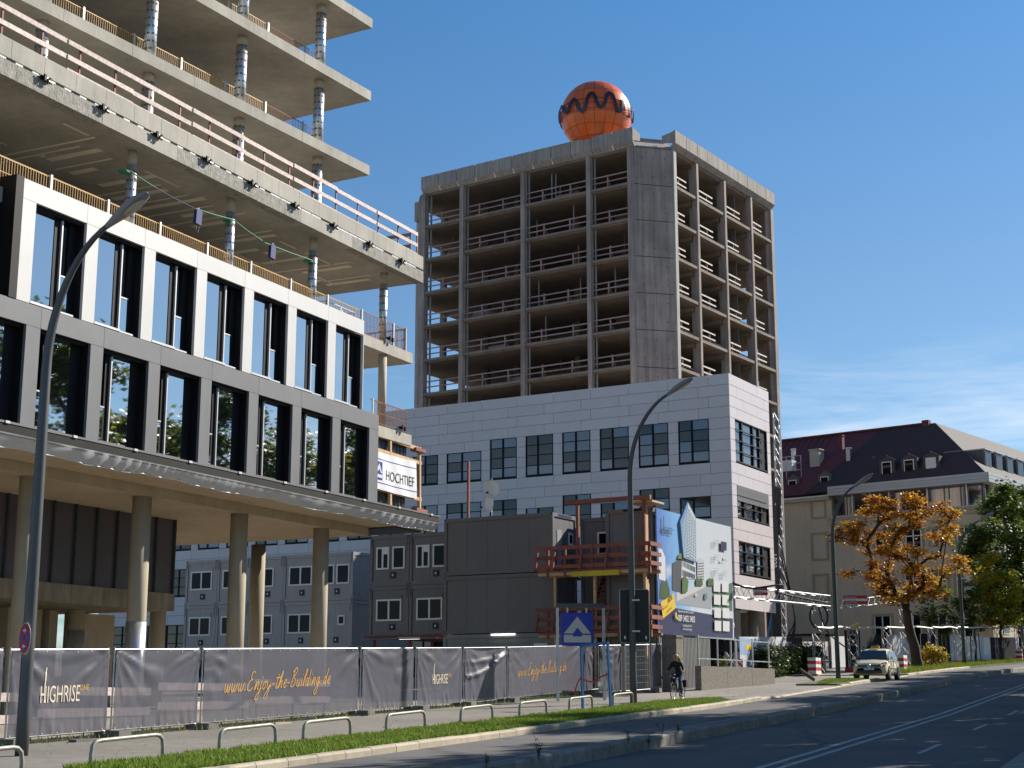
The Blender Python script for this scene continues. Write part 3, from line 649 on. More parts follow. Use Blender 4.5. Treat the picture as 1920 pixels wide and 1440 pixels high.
# ================================================================ CONCRETE TOWER SHELL
def make_tower_frame():
    P = at_y(1190, 300, 118); P2 = at_y(1264, 300, 119); a = R(34.2); dR = Vector((math.sin(a), math.cos(a), 0)); dL = Vector((-math.cos(a), math.sin(a), 0))
    # origin: on the left-face line (through P along dL) and the right-face line (through P2 along dR)
    P.z = P2.z = 0; o = dR*P.dot(dR)+dL*P2.dot(dL); return Frame(o.x, o.y, 34.2)
FTW = make_tower_frame()
tower = fthing('tower_shell', 'gutted concrete high-rise shell with open floors and plank railings', 'building', FTW)
def build_tower():
    o = tower; F = FTW; WX, WY = 22.6, 26.2
    y0 = F.px(1190, 450, x=0).y; x0 = F.px(1266, 450, y=0).x        # chamfer: (0,y0) - (x0,0)
    y1 = F.px(790, 450, x=0).y; x1 = F.px(1449, 480, y=0).x
    WY = y1+2.6; WX = x1+2.4
    ch = [(0, y0), (x0, 0), (WX-x0, 0), (WX, y0), (WX, WY-y0), (WX-x0, WY), (x0, WY), (0, WY-y0)]
    levels = [41.5-3.1*k for k in range(14)]
    def ngon(mb, inset, z, zt):
        cx_, cy_ = WX/2, WY/2; pts = [(cx_+(px_-cx_)*(1-inset/ (WX/2)), cy_+(py_-cy_)*(1-inset/(WY/2)), z) for px_, py_ in ch]; return mb.prism(pts, (0, 0, zt-z))
    for z in levels:
        if z < 3: continue
        ngon(MB(), .16, z-.26, z).build('floor_slab', tower_slab, o)
    ngon(MB(), .2, 44.45, 44.75).build('roof_slab', tower_slab, o)
    # perimeter edge beams and secondary joists under every floor
    zb = F.z0-.3
    # corner shafts
    for i, (a, b) in enumerate((((0, y0), (x0, 0)), ((WX-x0, 0), (WX, y0)), ((0, WY-y0), (x0, WY)), ((WX, WY-y0), (WX-x0, WY)))):
        pa = Vector((*a, 0)); pb = Vector((*b, 0)); cc = Vector((WX/2, WY/2, 0)); m = (pa+pb)/2; inn = (cc-m).normalized()
        z = zb; k = 0
        d = (pb-pa).normalized()
        zs = [zb]+[l_-.13 for l_ in reversed(levels) if l_ > 3]+[44.6]
        for q0, q1 in zip(zs, zs[1:]):
            MB().prism([pa+Vector((0, 0, q0)), pb+Vector((0, 0, q0)), pb+inn*.55+Vector((0, 0, q0)), pa+inn*.55+Vector((0, 0, q0))], (0, 0, q1-q0-.06)).build('corner_wall', tower_con, o)
        if i == 0:
            th = []
            for q in zs[5:-1]:
                for fx in (.22, .5, .78):
                    for fz in (.7, 2.3): th.append((pa+(pb-pa)*fx-inn*.004, q+fz))
            me = None
            for p, zz in th:
                mb = MB(); n_ = -inn; t_ = d
                mb.prism([p+t_*math.cos(k*1.05)*.05+Vector((0, 0, zz+math.sin(k*1.05)*.05)) for k in range(6)], inn*.002); hole.add(mb.v, mb.f)
    hole.build('tie_hole', void_m, o)
    # flank piers beside the shaft
    c1 = F.px(1192, 450, x=0).y
    def col(name, xa, xb, ya, yb, m=tower_con): return boxp(name, m, o, xa, xb, ya, yb, zb, 44.6)
    ys = [F.px(u, 450, x=0).y for u in (866, 981, 1105)]; xs = [F.px(u, v, y=0).x for u, v in ((1308, 430), (1360, 450), (1410, 480))]
    for y in ys: col('column', -.12, .36, y-.20, y+.20); col('column_fin', .37, .47, y-.42, y-.32, galv_con); col('column', WX-.42, WX+.12, y-.2, y+.2)
    for x in xs: col('column', x-.17, x+.17, -.12, .36); col('column_fin', x+.45, x+.60, .43, .95, galv_con); col('column', x-.2, x+.2, WY-.42, WY+.12)
    col('column', -.10, .5, y0, y0+.55, ); col('column', -.10, .5, y1-.45, y1+.05); col('column_fin', .50, .62, y1-.75, y1-.62, galv_con)
    col('column', x0-.05, x0+.42, -.06, .45, lit_con); col('column', x1-.3, x1+.25, -.08, .45)
    boxp('corner_return', tower_con, o, .02, .9, y1+.06, WY-y0, zb, 43.9); boxp('corner_return', tower_con, o, x1+.3, WX-x0+.05, .05, .8, zb, 44.4)
    # floor edge strips
    for z in levels:
        if z < 16: continue
        bays = [y0+.55]+[q for y in ys[::-1] for q in (y-.20, y+.20)]+[y1-.45]
        for a, b in zip(bays[::2], bays[1::2]): boxp('floor_edge', tower_slab, o, -.05, .25, a+.003, b-.003, z-.16, z+.06)
        bx_ = [x0+.42]+[q for x in xs for q in (x-.17, x+.17)]+[x1-.3]
        for a, b in zip(bx_[::2], bx_[1::2]):
            boxp('floor_edge', tower_slab, o, a+.003, b-.003, -.05, .25, z-.20, z+.05)
        for x in xs: boxp('joist', tower_slab, o, x-.2, x+.2, .46, 8.0, z-.62, z-.262)
    # interior walls and cores
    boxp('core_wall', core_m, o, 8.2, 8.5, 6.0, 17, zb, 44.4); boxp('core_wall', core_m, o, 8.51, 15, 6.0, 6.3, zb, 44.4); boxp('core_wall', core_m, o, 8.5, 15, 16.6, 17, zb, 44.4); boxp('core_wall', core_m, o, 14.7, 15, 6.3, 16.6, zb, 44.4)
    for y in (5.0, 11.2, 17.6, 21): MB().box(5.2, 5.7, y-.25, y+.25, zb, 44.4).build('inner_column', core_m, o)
    boxp('partition', core_m, o, 15.5, 15.7, .7, 5.9, 3, 44.3)
    # parapet
    yL = WY-y0-.35; npan = 11; ya = y0-.15
    prof = [(0, 0), (-.38, .42), (-.38, 1.55), (-.14, 1.55), (-.14, .5), (.25, 0)]
    for k in range(npan):
        a = ya+(yL-ya)*k/npan; b = ya+(yL-ya)*(k+1)/npan-.06
        MB().prism([(px_, a, 44.58+pz) for px_, pz in prof], (0, b-a, 0)).build('parapet_panel', parapet_m, o)
    xa = x0-.25; xe = WX-x0+.3
    for k in range(10):
        a = xa+(xe-xa)*k/10; b = xa+(xe-xa)*(k+1)/10-.06
        MB().prism([(a, px_, 44.62+pz) for px_, pz in prof], (b-a, 0, 0)).build('parapet_panel', parapet_m, o)
    # recessed corner between the parapets: side cheeks, sloped slab, lintel bar
    MB().prism([(-.38, ya-.02, 45.0), (-.38, ya-.02, 46.13), (.9, ya-.02+.0, 45.9), (.9, ya-.02, 45.3)], (0, .02, 0)).build('parapet_cheek', parapet_m, o)
    MB().prism([(xa-.02, -.38, 45.0), (xa-.02, -.38, 46.13), (xa-.02, .9, 45.9), (xa-.02, .9, 45.3)], (.02, 0, 0)).build('parapet_cheek', parapet_m, o)
    pa, pb = Vector((0.02, y0, 0)), Vector((x0, 0.02, 0)); inn = Vector((WX/2, WY/2, 0))-(pa+pb)/2; inn.normalize()
    up = lambda p, z: p+Vector((0, 0, z))
    MB().prism([up(pa, 44.6), up(pb, 44.6), up(pb+inn*1.4, 45.55), up(pa+inn*1.4, 45.55)], (0, 0, .12)).build('corner_slope', parapet_m, o)
    MB().beam(up(pa+inn*1.5, 45.85), up(pb+inn*1.5, 45.85), .3, .14).build('corner_lintel', parapet_m, o)
    boxp('corner_bump', tower_con, o, .2, 1.4, WY-y0+.1, WY-y0+.75, 42.3, 44.1)
    # plank railings, one pair per bay
    def rail_y(a, b, z):
        j = random.uniform(-.1, .06)
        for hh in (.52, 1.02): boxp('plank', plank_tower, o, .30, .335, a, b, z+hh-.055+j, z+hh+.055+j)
        n = max(1, int((b-a)/2.4))
        for i in range(n): 
            yy = a+(b-a)*(i+.7)/(n+.3)+random.uniform(-.3, .3); m = MB(); m.box(-.03, .03, -.06, .06, 0, 1.12).beam((.05, .05, 1.0), (.75, .05, .03), .06, .10); m.build('rail_brace', plank_tower, o, loc=(.38, yy, z))
    def rail_x(a, b, z):
        j = random.uniform(-.05, .05)
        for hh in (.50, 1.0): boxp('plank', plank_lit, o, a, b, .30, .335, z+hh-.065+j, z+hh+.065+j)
        n = 1 if b-a < 3 else 2
        for i in range(n):
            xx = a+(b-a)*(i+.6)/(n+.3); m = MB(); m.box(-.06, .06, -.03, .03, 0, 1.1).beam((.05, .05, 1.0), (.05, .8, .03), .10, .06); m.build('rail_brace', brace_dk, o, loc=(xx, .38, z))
    for z in levels:
        if z < 19: continue
        for a, b in zip(bays[::2], bays[1::2]): rail_y(a+.02, b-.02, z+.1)
        for a, b in zip(bx_[::2], bx_[1::2]): rail_x(a+.02, a+(b-a)*random.uniform(.55, .72), z+.05); 
        for _ in range(3): px_, py_ = random.uniform(1.2, 5), random.uniform(y0+2, y1-1); boxp('steel_prop', red_steel if random.random() < .4 else galv_con, o, px_, px_+.09, py_, py_+.09, z+.001, z+2.83)
        if random.random() < .7: py_ = random.uniform(y0+2, y1-3); boxp('board_stack', plank_tower, o, 1.0, 1.9, py_, py_+random.uniform(1, 2.4), z+.001, z+random.uniform(.25, .8))
        boxp('plank', plank_tower, o, bx_[0], bx_[-1], 1.6, 1.64, z+.95, z+1.08); boxp('plank', plank_tower, o, bx_[0], bx_[-1], 1.6, 1.64, z+.45, z+.58)
        for hh in (.52, 1.02): boxp('plank', plank_tower, o, x0+.3, WX-x0-.3, WY-.5, WY-.46, z+hh-.07, z+hh+.08)
hole = MB()
galv_con = M('concrete_fin', (.30, .30, .30), .8, var=.1)
lit_con = M('concrete_lit_edge', (.42, .40, .37), .85, var=.14, streak=.15)  # paler copy of the tower concrete, sunlight on the lip put into the colour
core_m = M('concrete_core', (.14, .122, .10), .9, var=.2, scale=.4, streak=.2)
plank_lit = M('plank_lit_tone', (.62, .55, .50), .8, var=.14, scale=5, rand=.08)  # paler copy of the tower planks, sunlight on this face is in the colour
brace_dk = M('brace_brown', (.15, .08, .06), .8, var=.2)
build_tower()
# ================================================================ ORANGE BALL ON THE ROOF
def build_ball():
    c = at_y(1117.5, 219, 121.5); e = at_y(1184, 219, 121.5); r = (e-c).length
    t = thing('roof_ball', 'orange panelled globe with black zigzag line on the tower roof', 'sphere', c-Vector((0, 0, r)), R(12))
    nlat, nlon = 9, 20; sub = 3
    for i in range(nlat):
        for j in range(nlon):
            if i == nlat-1 or i == 0:
                if j % 2: continue
                dj = 2
            else: dj = 1
            la0, la1 = -math.pi/2+math.pi*i/nlat, -math.pi/2+math.pi*(i+1)/nlat; lo0, lo1 = 2*math.pi*j/nlon, 2*math.pi*(j+dj)/nlon; g = .006
            b = []
            for a in range(sub+1):
                for d in range(sub+1):
                    la = la0+g+(la1-la0-2*g)*a/sub; lo = lo0+g/max(.25, math.cos(la))+(lo1-lo0-2*g/max(.25, math.cos(la)))*d/sub
                    b.append((r*math.cos(la)*math.cos(lo), r*math.cos(la)*math.sin(lo), r+r*math.sin(la)))
            MB().add(b, [(a*(sub+1)+d, a*(sub+1)+d+1, (a+1)*(sub+1)+d+1, (a+1)*(sub+1)+d) for a in range(sub) for d in range(sub)]).build('panel', ball_m, t, True)
    MB().lathe([(r*.985*math.cos(q), r+r*.985*math.sin(q)) for q in [(-math.pi/2+math.pi*k/16) for k in range(17)]], n=32).build('inner_shell', M('ball_seam', (.50, .085, .015), .6), t, True)
    # zigzag ribbon floating in front of the shell
    m = MB(); N = 640; rr = r*1.045; prev = None
    def f(p):                                     # height profile around the ball: one heartbeat group per half turn
        q = (p*24/(2*math.pi)) ; a = math.sin(q*math.pi/1.0)
        ph = (q % 12)/12; env = .16+.10*math.exp(-((ph-.5)/.16)**2)+.05*math.sin(q*1.3)
        mid = .02+.10*math.exp(-((ph-.5)/.12)**2)
        return mid+env*(1 if a > 0 else -1)*abs(a)**.7
    P = []
    for k in range(N+1):
        p = 2*math.pi*k/N; la = f(p); P.append(Vector((rr*math.cos(la)*math.cos(p), rr*math.cos(la)*math.sin(p), r+rr*math.sin(la))))
    b = []
    for k in range(N+1):
        d = (P[min(k+1, N)]-P[max(k-1, 0)]).normalized(); nn = (P[k]-Vector((0, 0, r))).normalized(); s_ = nn.cross(d).normalized()*.135
        b += [P[k]-s_, P[k]+s_, P[k]+s_+nn*.06, P[k]-s_+nn*.06]
    m.add(b, [(k*4+a, k*4+(a+1) % 4, k*4+4+(a+1) % 4, k*4+4+a) for k in range(N) for a in range(4)]); m.build('zigzag_band', M('band_dark', (.03, .03, .05), .35, metal=.3), t)
    h = MB()
    for la in (-.12, .03, .16):
        for k in range(80):
            p, q = 2*math.pi*k/80, 2*math.pi*(k+1)/80; h.beam((rr*.985*math.cos(la)*math.cos(p), rr*.985*math.cos(la)*math.sin(p), r+rr*math.sin(la)), (rr*.985*math.cos(la)*math.cos(q), rr*.985*math.cos(la)*math.sin(q), r+rr*math.sin(la)), .03, .03)
    h.build('support_wire', M('ball_wire', (.25, .08, .04), .6), t)
    g = MB(); 
    for k in range(9):
        a = random.uniform(-2.6, -.9); 
    MB().lathe([(.5, -1.0), (.5, .15)], n=16).build('mount', tower_con, t)
ball_m = M('ball_orange', (.74, .13, .022), .33, var=.05, rand=.12, spec=.6)
build_ball()
# ================================================================ WHITE CLAD BLOCK
_p = at_y(1372, 900, 90); FB = Frame(_p.x, _p.y, 30.08)
block = fthing('clad_block', 'white panel-clad office block with black gridded windows below the tower', 'building', FB)
def build_block():
    o = block; RH = .682; ZT = 19.29; LY = 52.0; LX = 6.85
    rows = [ZT-RH*k for k in range(21)]                       # row tops
    wins = []                                                  # (y0,y1,z0,z1) on the left face
    c0 = 1.40; 
    for k in range(18):
        a = c0+2.722*k; b = a+2.04
        if k < 6: wins.append((a, b, 13.93, 16.62, k))
        else:
            if k == 6: b = a+2.73
            if k >= 7: a += .70; b = a+2.04
            if a < 26: wins.append((a, b, 13.93, 15.93, k))
    for k in range(18):
        a = c0+2.722*k; b = a+2.04
        if k == 6: b = a+2.73
        if k > 6: a += .70; b += .70
        top = 12.52 if k in (1, 3, 5, 6, 7) or k > 7 and k % 2 else 11.86
        if b < LY: wins.append((a, b, 10.50, top, k)); wins.append((a, b, 7.09, 9.10, k)); 
    for k in range(7, 18): wins.append((c0+2.722*k+.7, c0+2.722*k+2.74, 2.3, 5.0, k))
    rest = MB(); pm_ = [glass_bl, glass_warm, glass_sky_tint, glass_sky_tint, glass_teal]
    for r, zt in enumerate(rows):
        zb = zt-RH+.020
        lim = 26.0 if zt > 12.6 else LY
        hit = sorted([(w[0], w[1]) for w in wins if w[2] < zt-.15 and w[3] > zb+.15])
        cuts = []; y = 0.0
        for a, b in hit:
            if a-y > .05: cuts.append((y, a))
            y = b
        if y < lim: cuts.append((y, lim))
        off = (r % 2)*1.75
        for a, b in cuts:
            if b-a < 3.0: segs = [a, b]
            else:
                segs = [a]; q = (2.05 if r % 2 else 1.36) if a == 0 else math.floor(a/2.722)*2.722+off
                while q < b-.3:
                    if q > a+.3: segs.append(q)
                    q += 2.722
                segs.append(b)
            for p, q in zip(segs, segs[1:]):
                if zt > 8.3: boxp('cladding_panel', block_panel, o, 0, .05, p+.011 if p else .0, q-.011, zb, zt)
                else: rest.box(0, .05, p+.011 if p else .0, q-.011, zb, zt)
    rest.build('cladding_panel', block_panel, o)['kind'] = 'stuff'
    boxp('wall_core', black_m, o, .06, .9, .06, 26, .5, ZT-.05); boxp('wall_core', black_m, o, .06, .9, 26, LY, .5, 11.8)
    boxp('roof_deck', tower_slab, o, .9, 6.8, .06, 26, ZT-.3, ZT-.08); boxp('roof_deck', tower_slab, o, .9, 6.8, 26, LY, 11.5, 11.75)
    # windows on the left face
    for a, b, z0, z1, k in wins:
        fm = MB(); x_ = .012; d = .12; w = b-a; h = z1-z0; md = a+w*(.56 if k % 2 == 0 else .52)
        fm.box(x_, d, a, a+.07, z0, z1).box(x_, d, b-.07, b, z0, z1).box(x_, d, a+.07, b-.07, z1-.07, z1).box(x_, d, a+.07, b-.07, z0, z0+.07).box(x_, d, md-.06, md+.06, z0+.07, z1-.07)
        nr = 4 if h > 2.3 else 3 if h > 1.9 else 2
        for i in range(1, nr): zz = z0+h*i/nr; fm.box(.03, .10, a+.07, md-.06, zz-.028, zz+.028).box(.03, .10, md+.06, b-.07, zz-.028, zz+.028)
        fo = fm.build('window', black_m, o)
        for p, q in ((a+.07, md-.06), (md+.06, b-.07)):
            if z1 < 9.2: boxp('pane', glass_bl, fo, .055, .058, p, q, z0, z1); continue
            for i in range(nr): boxp('pane', random.choice(pm_) if k < 5 or z1 < 12.6 else random.choice(pm_[2:]), fo, .055, .058+.003*random.random(), p, q, z0+h*i/nr, z0+h*(i+1)/nr)
    # right face
    rw = [(.80, 6.28, 13.93, 16.61), (.80, 6.22, 10.50, 12.52), (.82, 6.18, 7.12, 9.10)]
    for r, zt in enumerate(rows):
        zb = zt-RH+.026
        if zt < 5.6: break
        hit = [(w[0], w[1]) for w in rw if w[2] < zt-.15 and w[3] > zb+.15]
        cuts = [(0.052, hit[0][0]), (hit[0][1], LX)] if hit else [(0.052, LX)]
        for a, b in cuts:
            segs = [a]; q = (1.2 if r % 2 else 2.4)
            while q < b-.3:
                if q > a+.3: segs.append(q)
                q += 2.35
            segs.append(b)
            for p, q in zip(segs, segs[1:]): boxp('cladding_panel', block_panel, o, p+.010, q-.010, 0, .05, zb, zt)
    boxp('wall_core', black_m, o, .91, LX-.02, .26, .6, 5.35, ZT-.05); boxp('soffit', white_panel, o, .1, LX, .06, 24, 5.09, 5.30); boxp('wall_core', block_panel, o, LX-.02, LX, .06, 26, 5.35, ZT-.02)
    for (a, b, z0, z1), nr, bl in ((rw[0], 4, 0), (rw[1], 3, 1), (rw[2], 3, 0)):
        fm = MB(); h = z1-z0; d0, d1 = .02, .22
        cs = [a+.08, a+.08+(b-a)*.22, a+.08+(b-a)*.56, a+.08+(b-a)*.76]
        fm.box(a, a+.08, d0, d1, z0, z1).box(cs[3]+.12, b, .12, d1, z0, z1).box(a+.08, b, d0, d1, z1-.08, z1).box(a+.08, b, d0, d1, z0, z0+.08)
        for c_ in cs[1:]: fm.box(c_-.06, c_+.12, .05, d1, z0+.08, z1-.08)
        for i in range(1, nr): zz = z0+h*i/nr; fm.box(a+.02, b-.5, -.03, .03, zz-.03, zz+.03)
        fo = fm.build('window', black_m, o)
        for p, q in zip(cs, cs[1:]): boxp('pane', glass_rt, fo, p, q-.05, .15, .18, z0+.08, z1-.08)
        if bl:
            zs = z1-.03
            while zs > z0+1.05: boxp('blind_slat', blind_m, fo, a+.03, b-.03, -.015, .012, zs-.055, zs); zs -= .075
    # set-back base under the overhang
    boxp('base_wall', concrete_col, o, 3.0, 3.4, 1.5, 24, .3, 5.08); 
    for x in (.8, 5.9): MB().lathe([(.32, .0), (.32, 5.08)], (x, 1.2, 0), 16).build('column', concrete_col, o, True)
    boxp('base_glazing', void_m, o, 3.35, 6.6, 3.0, 3.1, .5, 5.0)
glass_rt = M('window_glass_sky', (.05, .07, .10), .03, var=.03, ior=2.6)
glass_warm = M('window_glass_warm', (.03, .02, .010), .05, ior=1.6, var=.4, scale=1.5); glass_sky_tint = M('window_glass_sky_tint', (.012, .03, .075), .04, ior=2.0, var=.3, scale=.8); glass_teal = M('window_glass_teal', (.012, .02, .024), .05, ior=1.6, var=.4, scale=1.2)  # blue panes carry the reflected sky in their own colour
blind_m = M('blind_grey', (.20, .20, .20), .5, rand=.1)
build_block()
# ================================================================ SITE CONTAINERS
FS = Frame(6.49, 68.0, 30.08)
def container(label, x0, y0, z0, LX, LY, H, mat, wins=(), vents=(), group='site office containers', seams=(), end=None, fascia=True, name='site_container'):
    """front face is x=0 (towards the camera), right end is y=0"""
    t = thing(name, label, 'container', FS.w(x0, y0, z0), FS.rz, group)
    fr = MB()
    for xx in (0, LX-.16):
        for yy in (0, LY-.16): boxp('corner_post', mat, t, xx, xx+.16, yy, yy+.16, .18, H-.18)
    for zz in (0, H-.18):
        f = MB().box(0, .16, 0, LY, zz, zz+.18).box(LX-.16, LX, 0, LY, zz, zz+.18).box(.16, LX-.16, 0, .16, zz, zz+.18).box(.16, LX-.16, LY-.16, LY, zz, zz+.18); f.build('frame', mat, t)
    for xx in (-.004,):
        for yy in (.04, LY-.12):
            for zz in (.05, H-.12): boxp('corner_casting', vent_black, t, xx, 0, yy, yy+.07, zz, zz+.08)
    # front wall panels
    cuts = [.16]+[.16+(LY-.32)*k/max(1, round((LY-.32)/1.15)) for k in range(1, max(1, round((LY-.32)/1.15)))]+[LY-.16]
    for a, b in zip(cuts, cuts[1:]): boxp('wall_panel', mat, t, .05, .11, a+.006, b-.006, .18, H-.18)
    n = max(1, round((LX-.32)/.6))
    for k in range(n): a = .16+(LX-.32)*k/n; boxp('side_panel', mat, t, a+.006, a+(LX-.32)/n-.006, .05, .10, .18, H-.18)
    boxp('wall_core', mat, t, .12, LX-.12, .11, LY-.11, .1, H-.02)
    for (a, b, z0_, z1, kind) in wins:
        f = MB(); w = .085; f.box(.0, .05, a, a+w, z0_, z1).box(0, .05, b-w, b, z0_, z1).box(0, .05, a+w, b-w, z1-w, z1).box(0, .05, a+w, b-w, z0_, z0_+w)
        m = (a+b)/2
        if kind >= 2: f.box(0, .05, m-.05, m+.05, z0_+w, z1-w)
        fo = f.build('window', pvc, t)
        ps = [(a+w, m-.05), (m+.05, b-w)] if kind >= 2 else [(a+w, b-w)]
        for p, q in ps: boxp('pane', glass_dk, fo, .03, .045, p, q, z0_+w, z1-w)
        if kind == 3: boxp('shutter', pvc, fo, .008, .03, ps[0][0], ps[0][1], z1-w-.28, z1-w)
        if kind == 2: boxp('shutter_box', mat, fo, .0, .05, a-.02, b+.02, z1+.005, z1+.22)
    for a, z in vents:
        v_ = MB().box(.0, .05, a-.16, a+.16, z-.16, z+.16).build('vent', vent_black, t); boxp('vent_flap', silver, v_, -.008, 0, a-.04, a+.04, z-.05, z+.05)
    if fascia:
        m = MB(); 
        for yy in (.1, LY-.1): m.tube(cr([(-.03, yy, H-.12), (-.05, yy, H-.45), (-.04, yy+(.28 if yy < 1 else -.28)*0, H-.62)], 4), .012, 5)
        m.build('cable', rubber, t)
    return t
def build_containers():
    H = 2.8
    g = 'stacked grey containers at the site gate'
    zb = .02
    # large side-on stack
    c3 = container('dark grey container lying lengthwise, top of the tall stack', 0, 5.28, zb+2*H+.03, 2.44, 6.08, H-.03, cont_grey, group=g, fascia=False)
    MB().box(.5, .95, .028, .048, .25, 2.0).build('door', M('container_door', (.36, .37, .38), .45), c3); f = MB().box(1.65, 2.1, .02, .05, 1.35, 1.95).build('window', pvc, c3); boxp('pane', glass_dk, f, 1.75, 2.0, .01, .02, 1.45, 1.85)
    boxp('name_plate', navy, c3, .55, 1.9, -.006, 0, 2.62, 2.74)
    container('dark grey container lying lengthwise, middle of the tall stack', 0, 5.28, zb+H+.015, 2.44, 6.08, H-.03, cont_grey, group=g, fascia=False)
    c1 = container('light grey ribbed container with round logo at the bottom of the stack', 0, 5.28, zb, 2.44, 6.08, H-.03, cont_lite, group=g, fascia=False)
    k = .3
    while k < 5.9: boxp('rib', cont_lite, c1, .035, .05, k, k+.05, .2, 2.35); k += .115
    lg = boxp('logo_plate', white_p, c1, .02, .034, .35, 1.05, 1.55, 2.3)
    for j, (m_, a0) in enumerate(((logo_blue, 30), (M('logo_lime', (.35, .45, .02), .5), 210), (M('logo_teal', (.02, .18, .3), .5), 120))):
        mb = MB(); pts = []
        for q in range(7): a = R(a0+q*20); pts.append((.015, .70+.25*math.cos(a), 1.92+.25*math.sin(a)))
        for q in reversed(range(7)): a = R(a0+q*20); pts.append((.015, .70+.14*math.cos(a), 1.92+.14*math.sin(a)))
        o = MB(); o.prism(pts, (.004, 0, 0)); ob = o.build('logo_segment', m_, lg); ob.location = -Vector(lg.location)
    gr = MB()
    for q in range(14): gr.box(-.03, -.015, 3.4+q*.17, 3.415+q*.17, .3, 1.75)
    for q in range(6): gr.box(-.03, -.015, 3.4, 5.62, .4+q*.26, .415+q*.26)
    gr.build('window_grille', galv, c1); wn = MB().box(.0, .045, 3.5, 5.5, .4, 1.6).build('window', pvc, c1); boxp('pane', glass_dk, wn, -.005, 0, 3.6, 4.45, .5, 1.5); boxp('pane', glass_dk, wn, -.005, 0, 4.55, 5.4, .5, 1.5)
    for yy in (7.9,): 
        t = thing('tube_light', 'white tube lamp glowing under the middle grey container', 'lamp', FS.w(-.08, yy-.6, zb+H-.07), FS.rz); MB().tube([(0, 0, 0), (0, 1.3, 0)], .035, 8).build('tube', glow, t); boxp('housing', pvc, t, -.03, .03, -.05, 1.35, .036, .07)
    # street-side stack carrying the billboard
    for k, lab in enumerate(('grey container behind the big billboard, at ground level', 'grey container behind the big billboard, middle level', 'grey container behind the big billboard, top level')):
        c = container(lab, .02, .10, zb-.05+k*(H+.0), 6.06, 2.40, H-.03, cont_grey if k else cont_lite, group=g, fascia=False)
        d = boxp('door', M('container_door_dark', (.16, .16, .165), .5), c, .03, .048, 1.15, 2.0, .2, 2.25); boxp('name_plate', black_m, c, -.006, 0, .4, 1.5, H-.16, H-.06)
    container('grey container at the back of the stair recess, upper', 2.3, 2.6, zb+2*H, 6.06, 2.40, H-.1, cont_grey, wins=((.5, 1.5, .9, 2.0, 1),), group=g)
    container('grey container at the back of the stair recess, middle', 2.3, 2.6, zb+H, 6.06, 2.40, H-.03, cont_grey, group=g)
    # 2 x 2 block with paired windows
    zt = 8.02; h2 = 2.62
    for j in range(2):
        for i in range(2):
            y = 11.95+(1-i)*2.47; z = zt-h2*(2-j)+.0
            w = ((.28, 1.05, .85, 2.0, 1), (1.25, 2.05, .85, 2.0, 3)) if j else ((.45, 2.0, .85, 1.95, 2),)
            pos = ('far left' if i == 0 else 'right')
            container('grey office container of the two-by-two block, %s, %s' % ('upper row' if j else 'lower row', 'left one' if i == 0 else 'right one touching the tall stack'), 1.5, y, z, 6.06, 2.44, h2-.02, cont_grey, wins=w, vents=((.85 if i else 1.0, .55),), group='office containers with white windows')
    pl = thing('support_platform', 'steel platform carrying the two-by-two container block', 'platform', FS.w(1.5, 11.9, FS.z0), FS.rz)
    boxp('deck', red_steel, pl, -.3, 6.0, 0, 5.0, 2.60, 2.72)
    for xx in (.1, 5.5):
        for yy in (.2, 2.5, 4.7): boxp('post', red_steel, pl, xx, xx+.12, yy-.06, yy+.06, -.5, 2.6)
    boxp('canopy', foil, pl, -.9, -.31, .3, 4.8, 2.5, 2.55); 
    t = thing('tube_light', 'white tube lamp glowing under the two-by-two container block', 'lamp', FS.w(1.0, 13.4, 2.70), FS.rz); MB().tube([(0, 0, 0), (0, 1.2, 0)], .035, 8).build('tube', glow, t); boxp('housing', pvc, t, -.03, .03, -.05, 1.25, .036, .07)
    # long row behind the pilotis
    zt = 7.80; h3 = 2.68; n = 0
    words = ('leftmost', 'second from left', 'third from left', 'fourth from left', 'rightmost')
    for j in range(2):
        for i in range(5):
            y = 33.5-2.46*(i+1)
            if i == 0: w = ((.4, 2.05, .9, 2.0, 2),)
            elif i == 4 and j == 0: w = ((.5, 1.0, 1.3, 1.85, 1), (1.7, 2.15, 1.3, 1.85, 1))
            elif i == 2: w = ((.7, 1.5, .9, 2.0, 1),)
            else: w = ((.25, 1.15, .9, 2.0, 1), (1.3, 2.2, .9, 2.0, 1)) if i % 2 == 0 else ((.4, 2.05, .9, 2.0, 2),)
            container('grey office container in the long row behind the pillars, %s, %s' % ('upper floor' if j else 'ground floor', words[i]), 6, y, zt-h3*(2-j), 6.06, 2.44, h3-.02, cont_lit_row, wins=w, vents=((1.1, .5),), group='office containers in the long row')
    # extra ground-floor bay on the far right of the row (ribbed end)
glow = bpy.data.materials.new('lamp_tube'); glow.use_nodes = True; glow.node_tree.nodes['Principled BSDF'].inputs['Emission Color'].default_value = (1, .95, .9, 1); glow.node_tree.nodes['Principled BSDF'].inputs['Emission Strength'].default_value = 1.6
cont_lit_row = M('container_grey_lit', (.36, .325, .31), .45, var=.05, scale=1.2, rand=.03, streak=.05)  # paler container grey, the brighter light on this row is in the colour
build_containers()
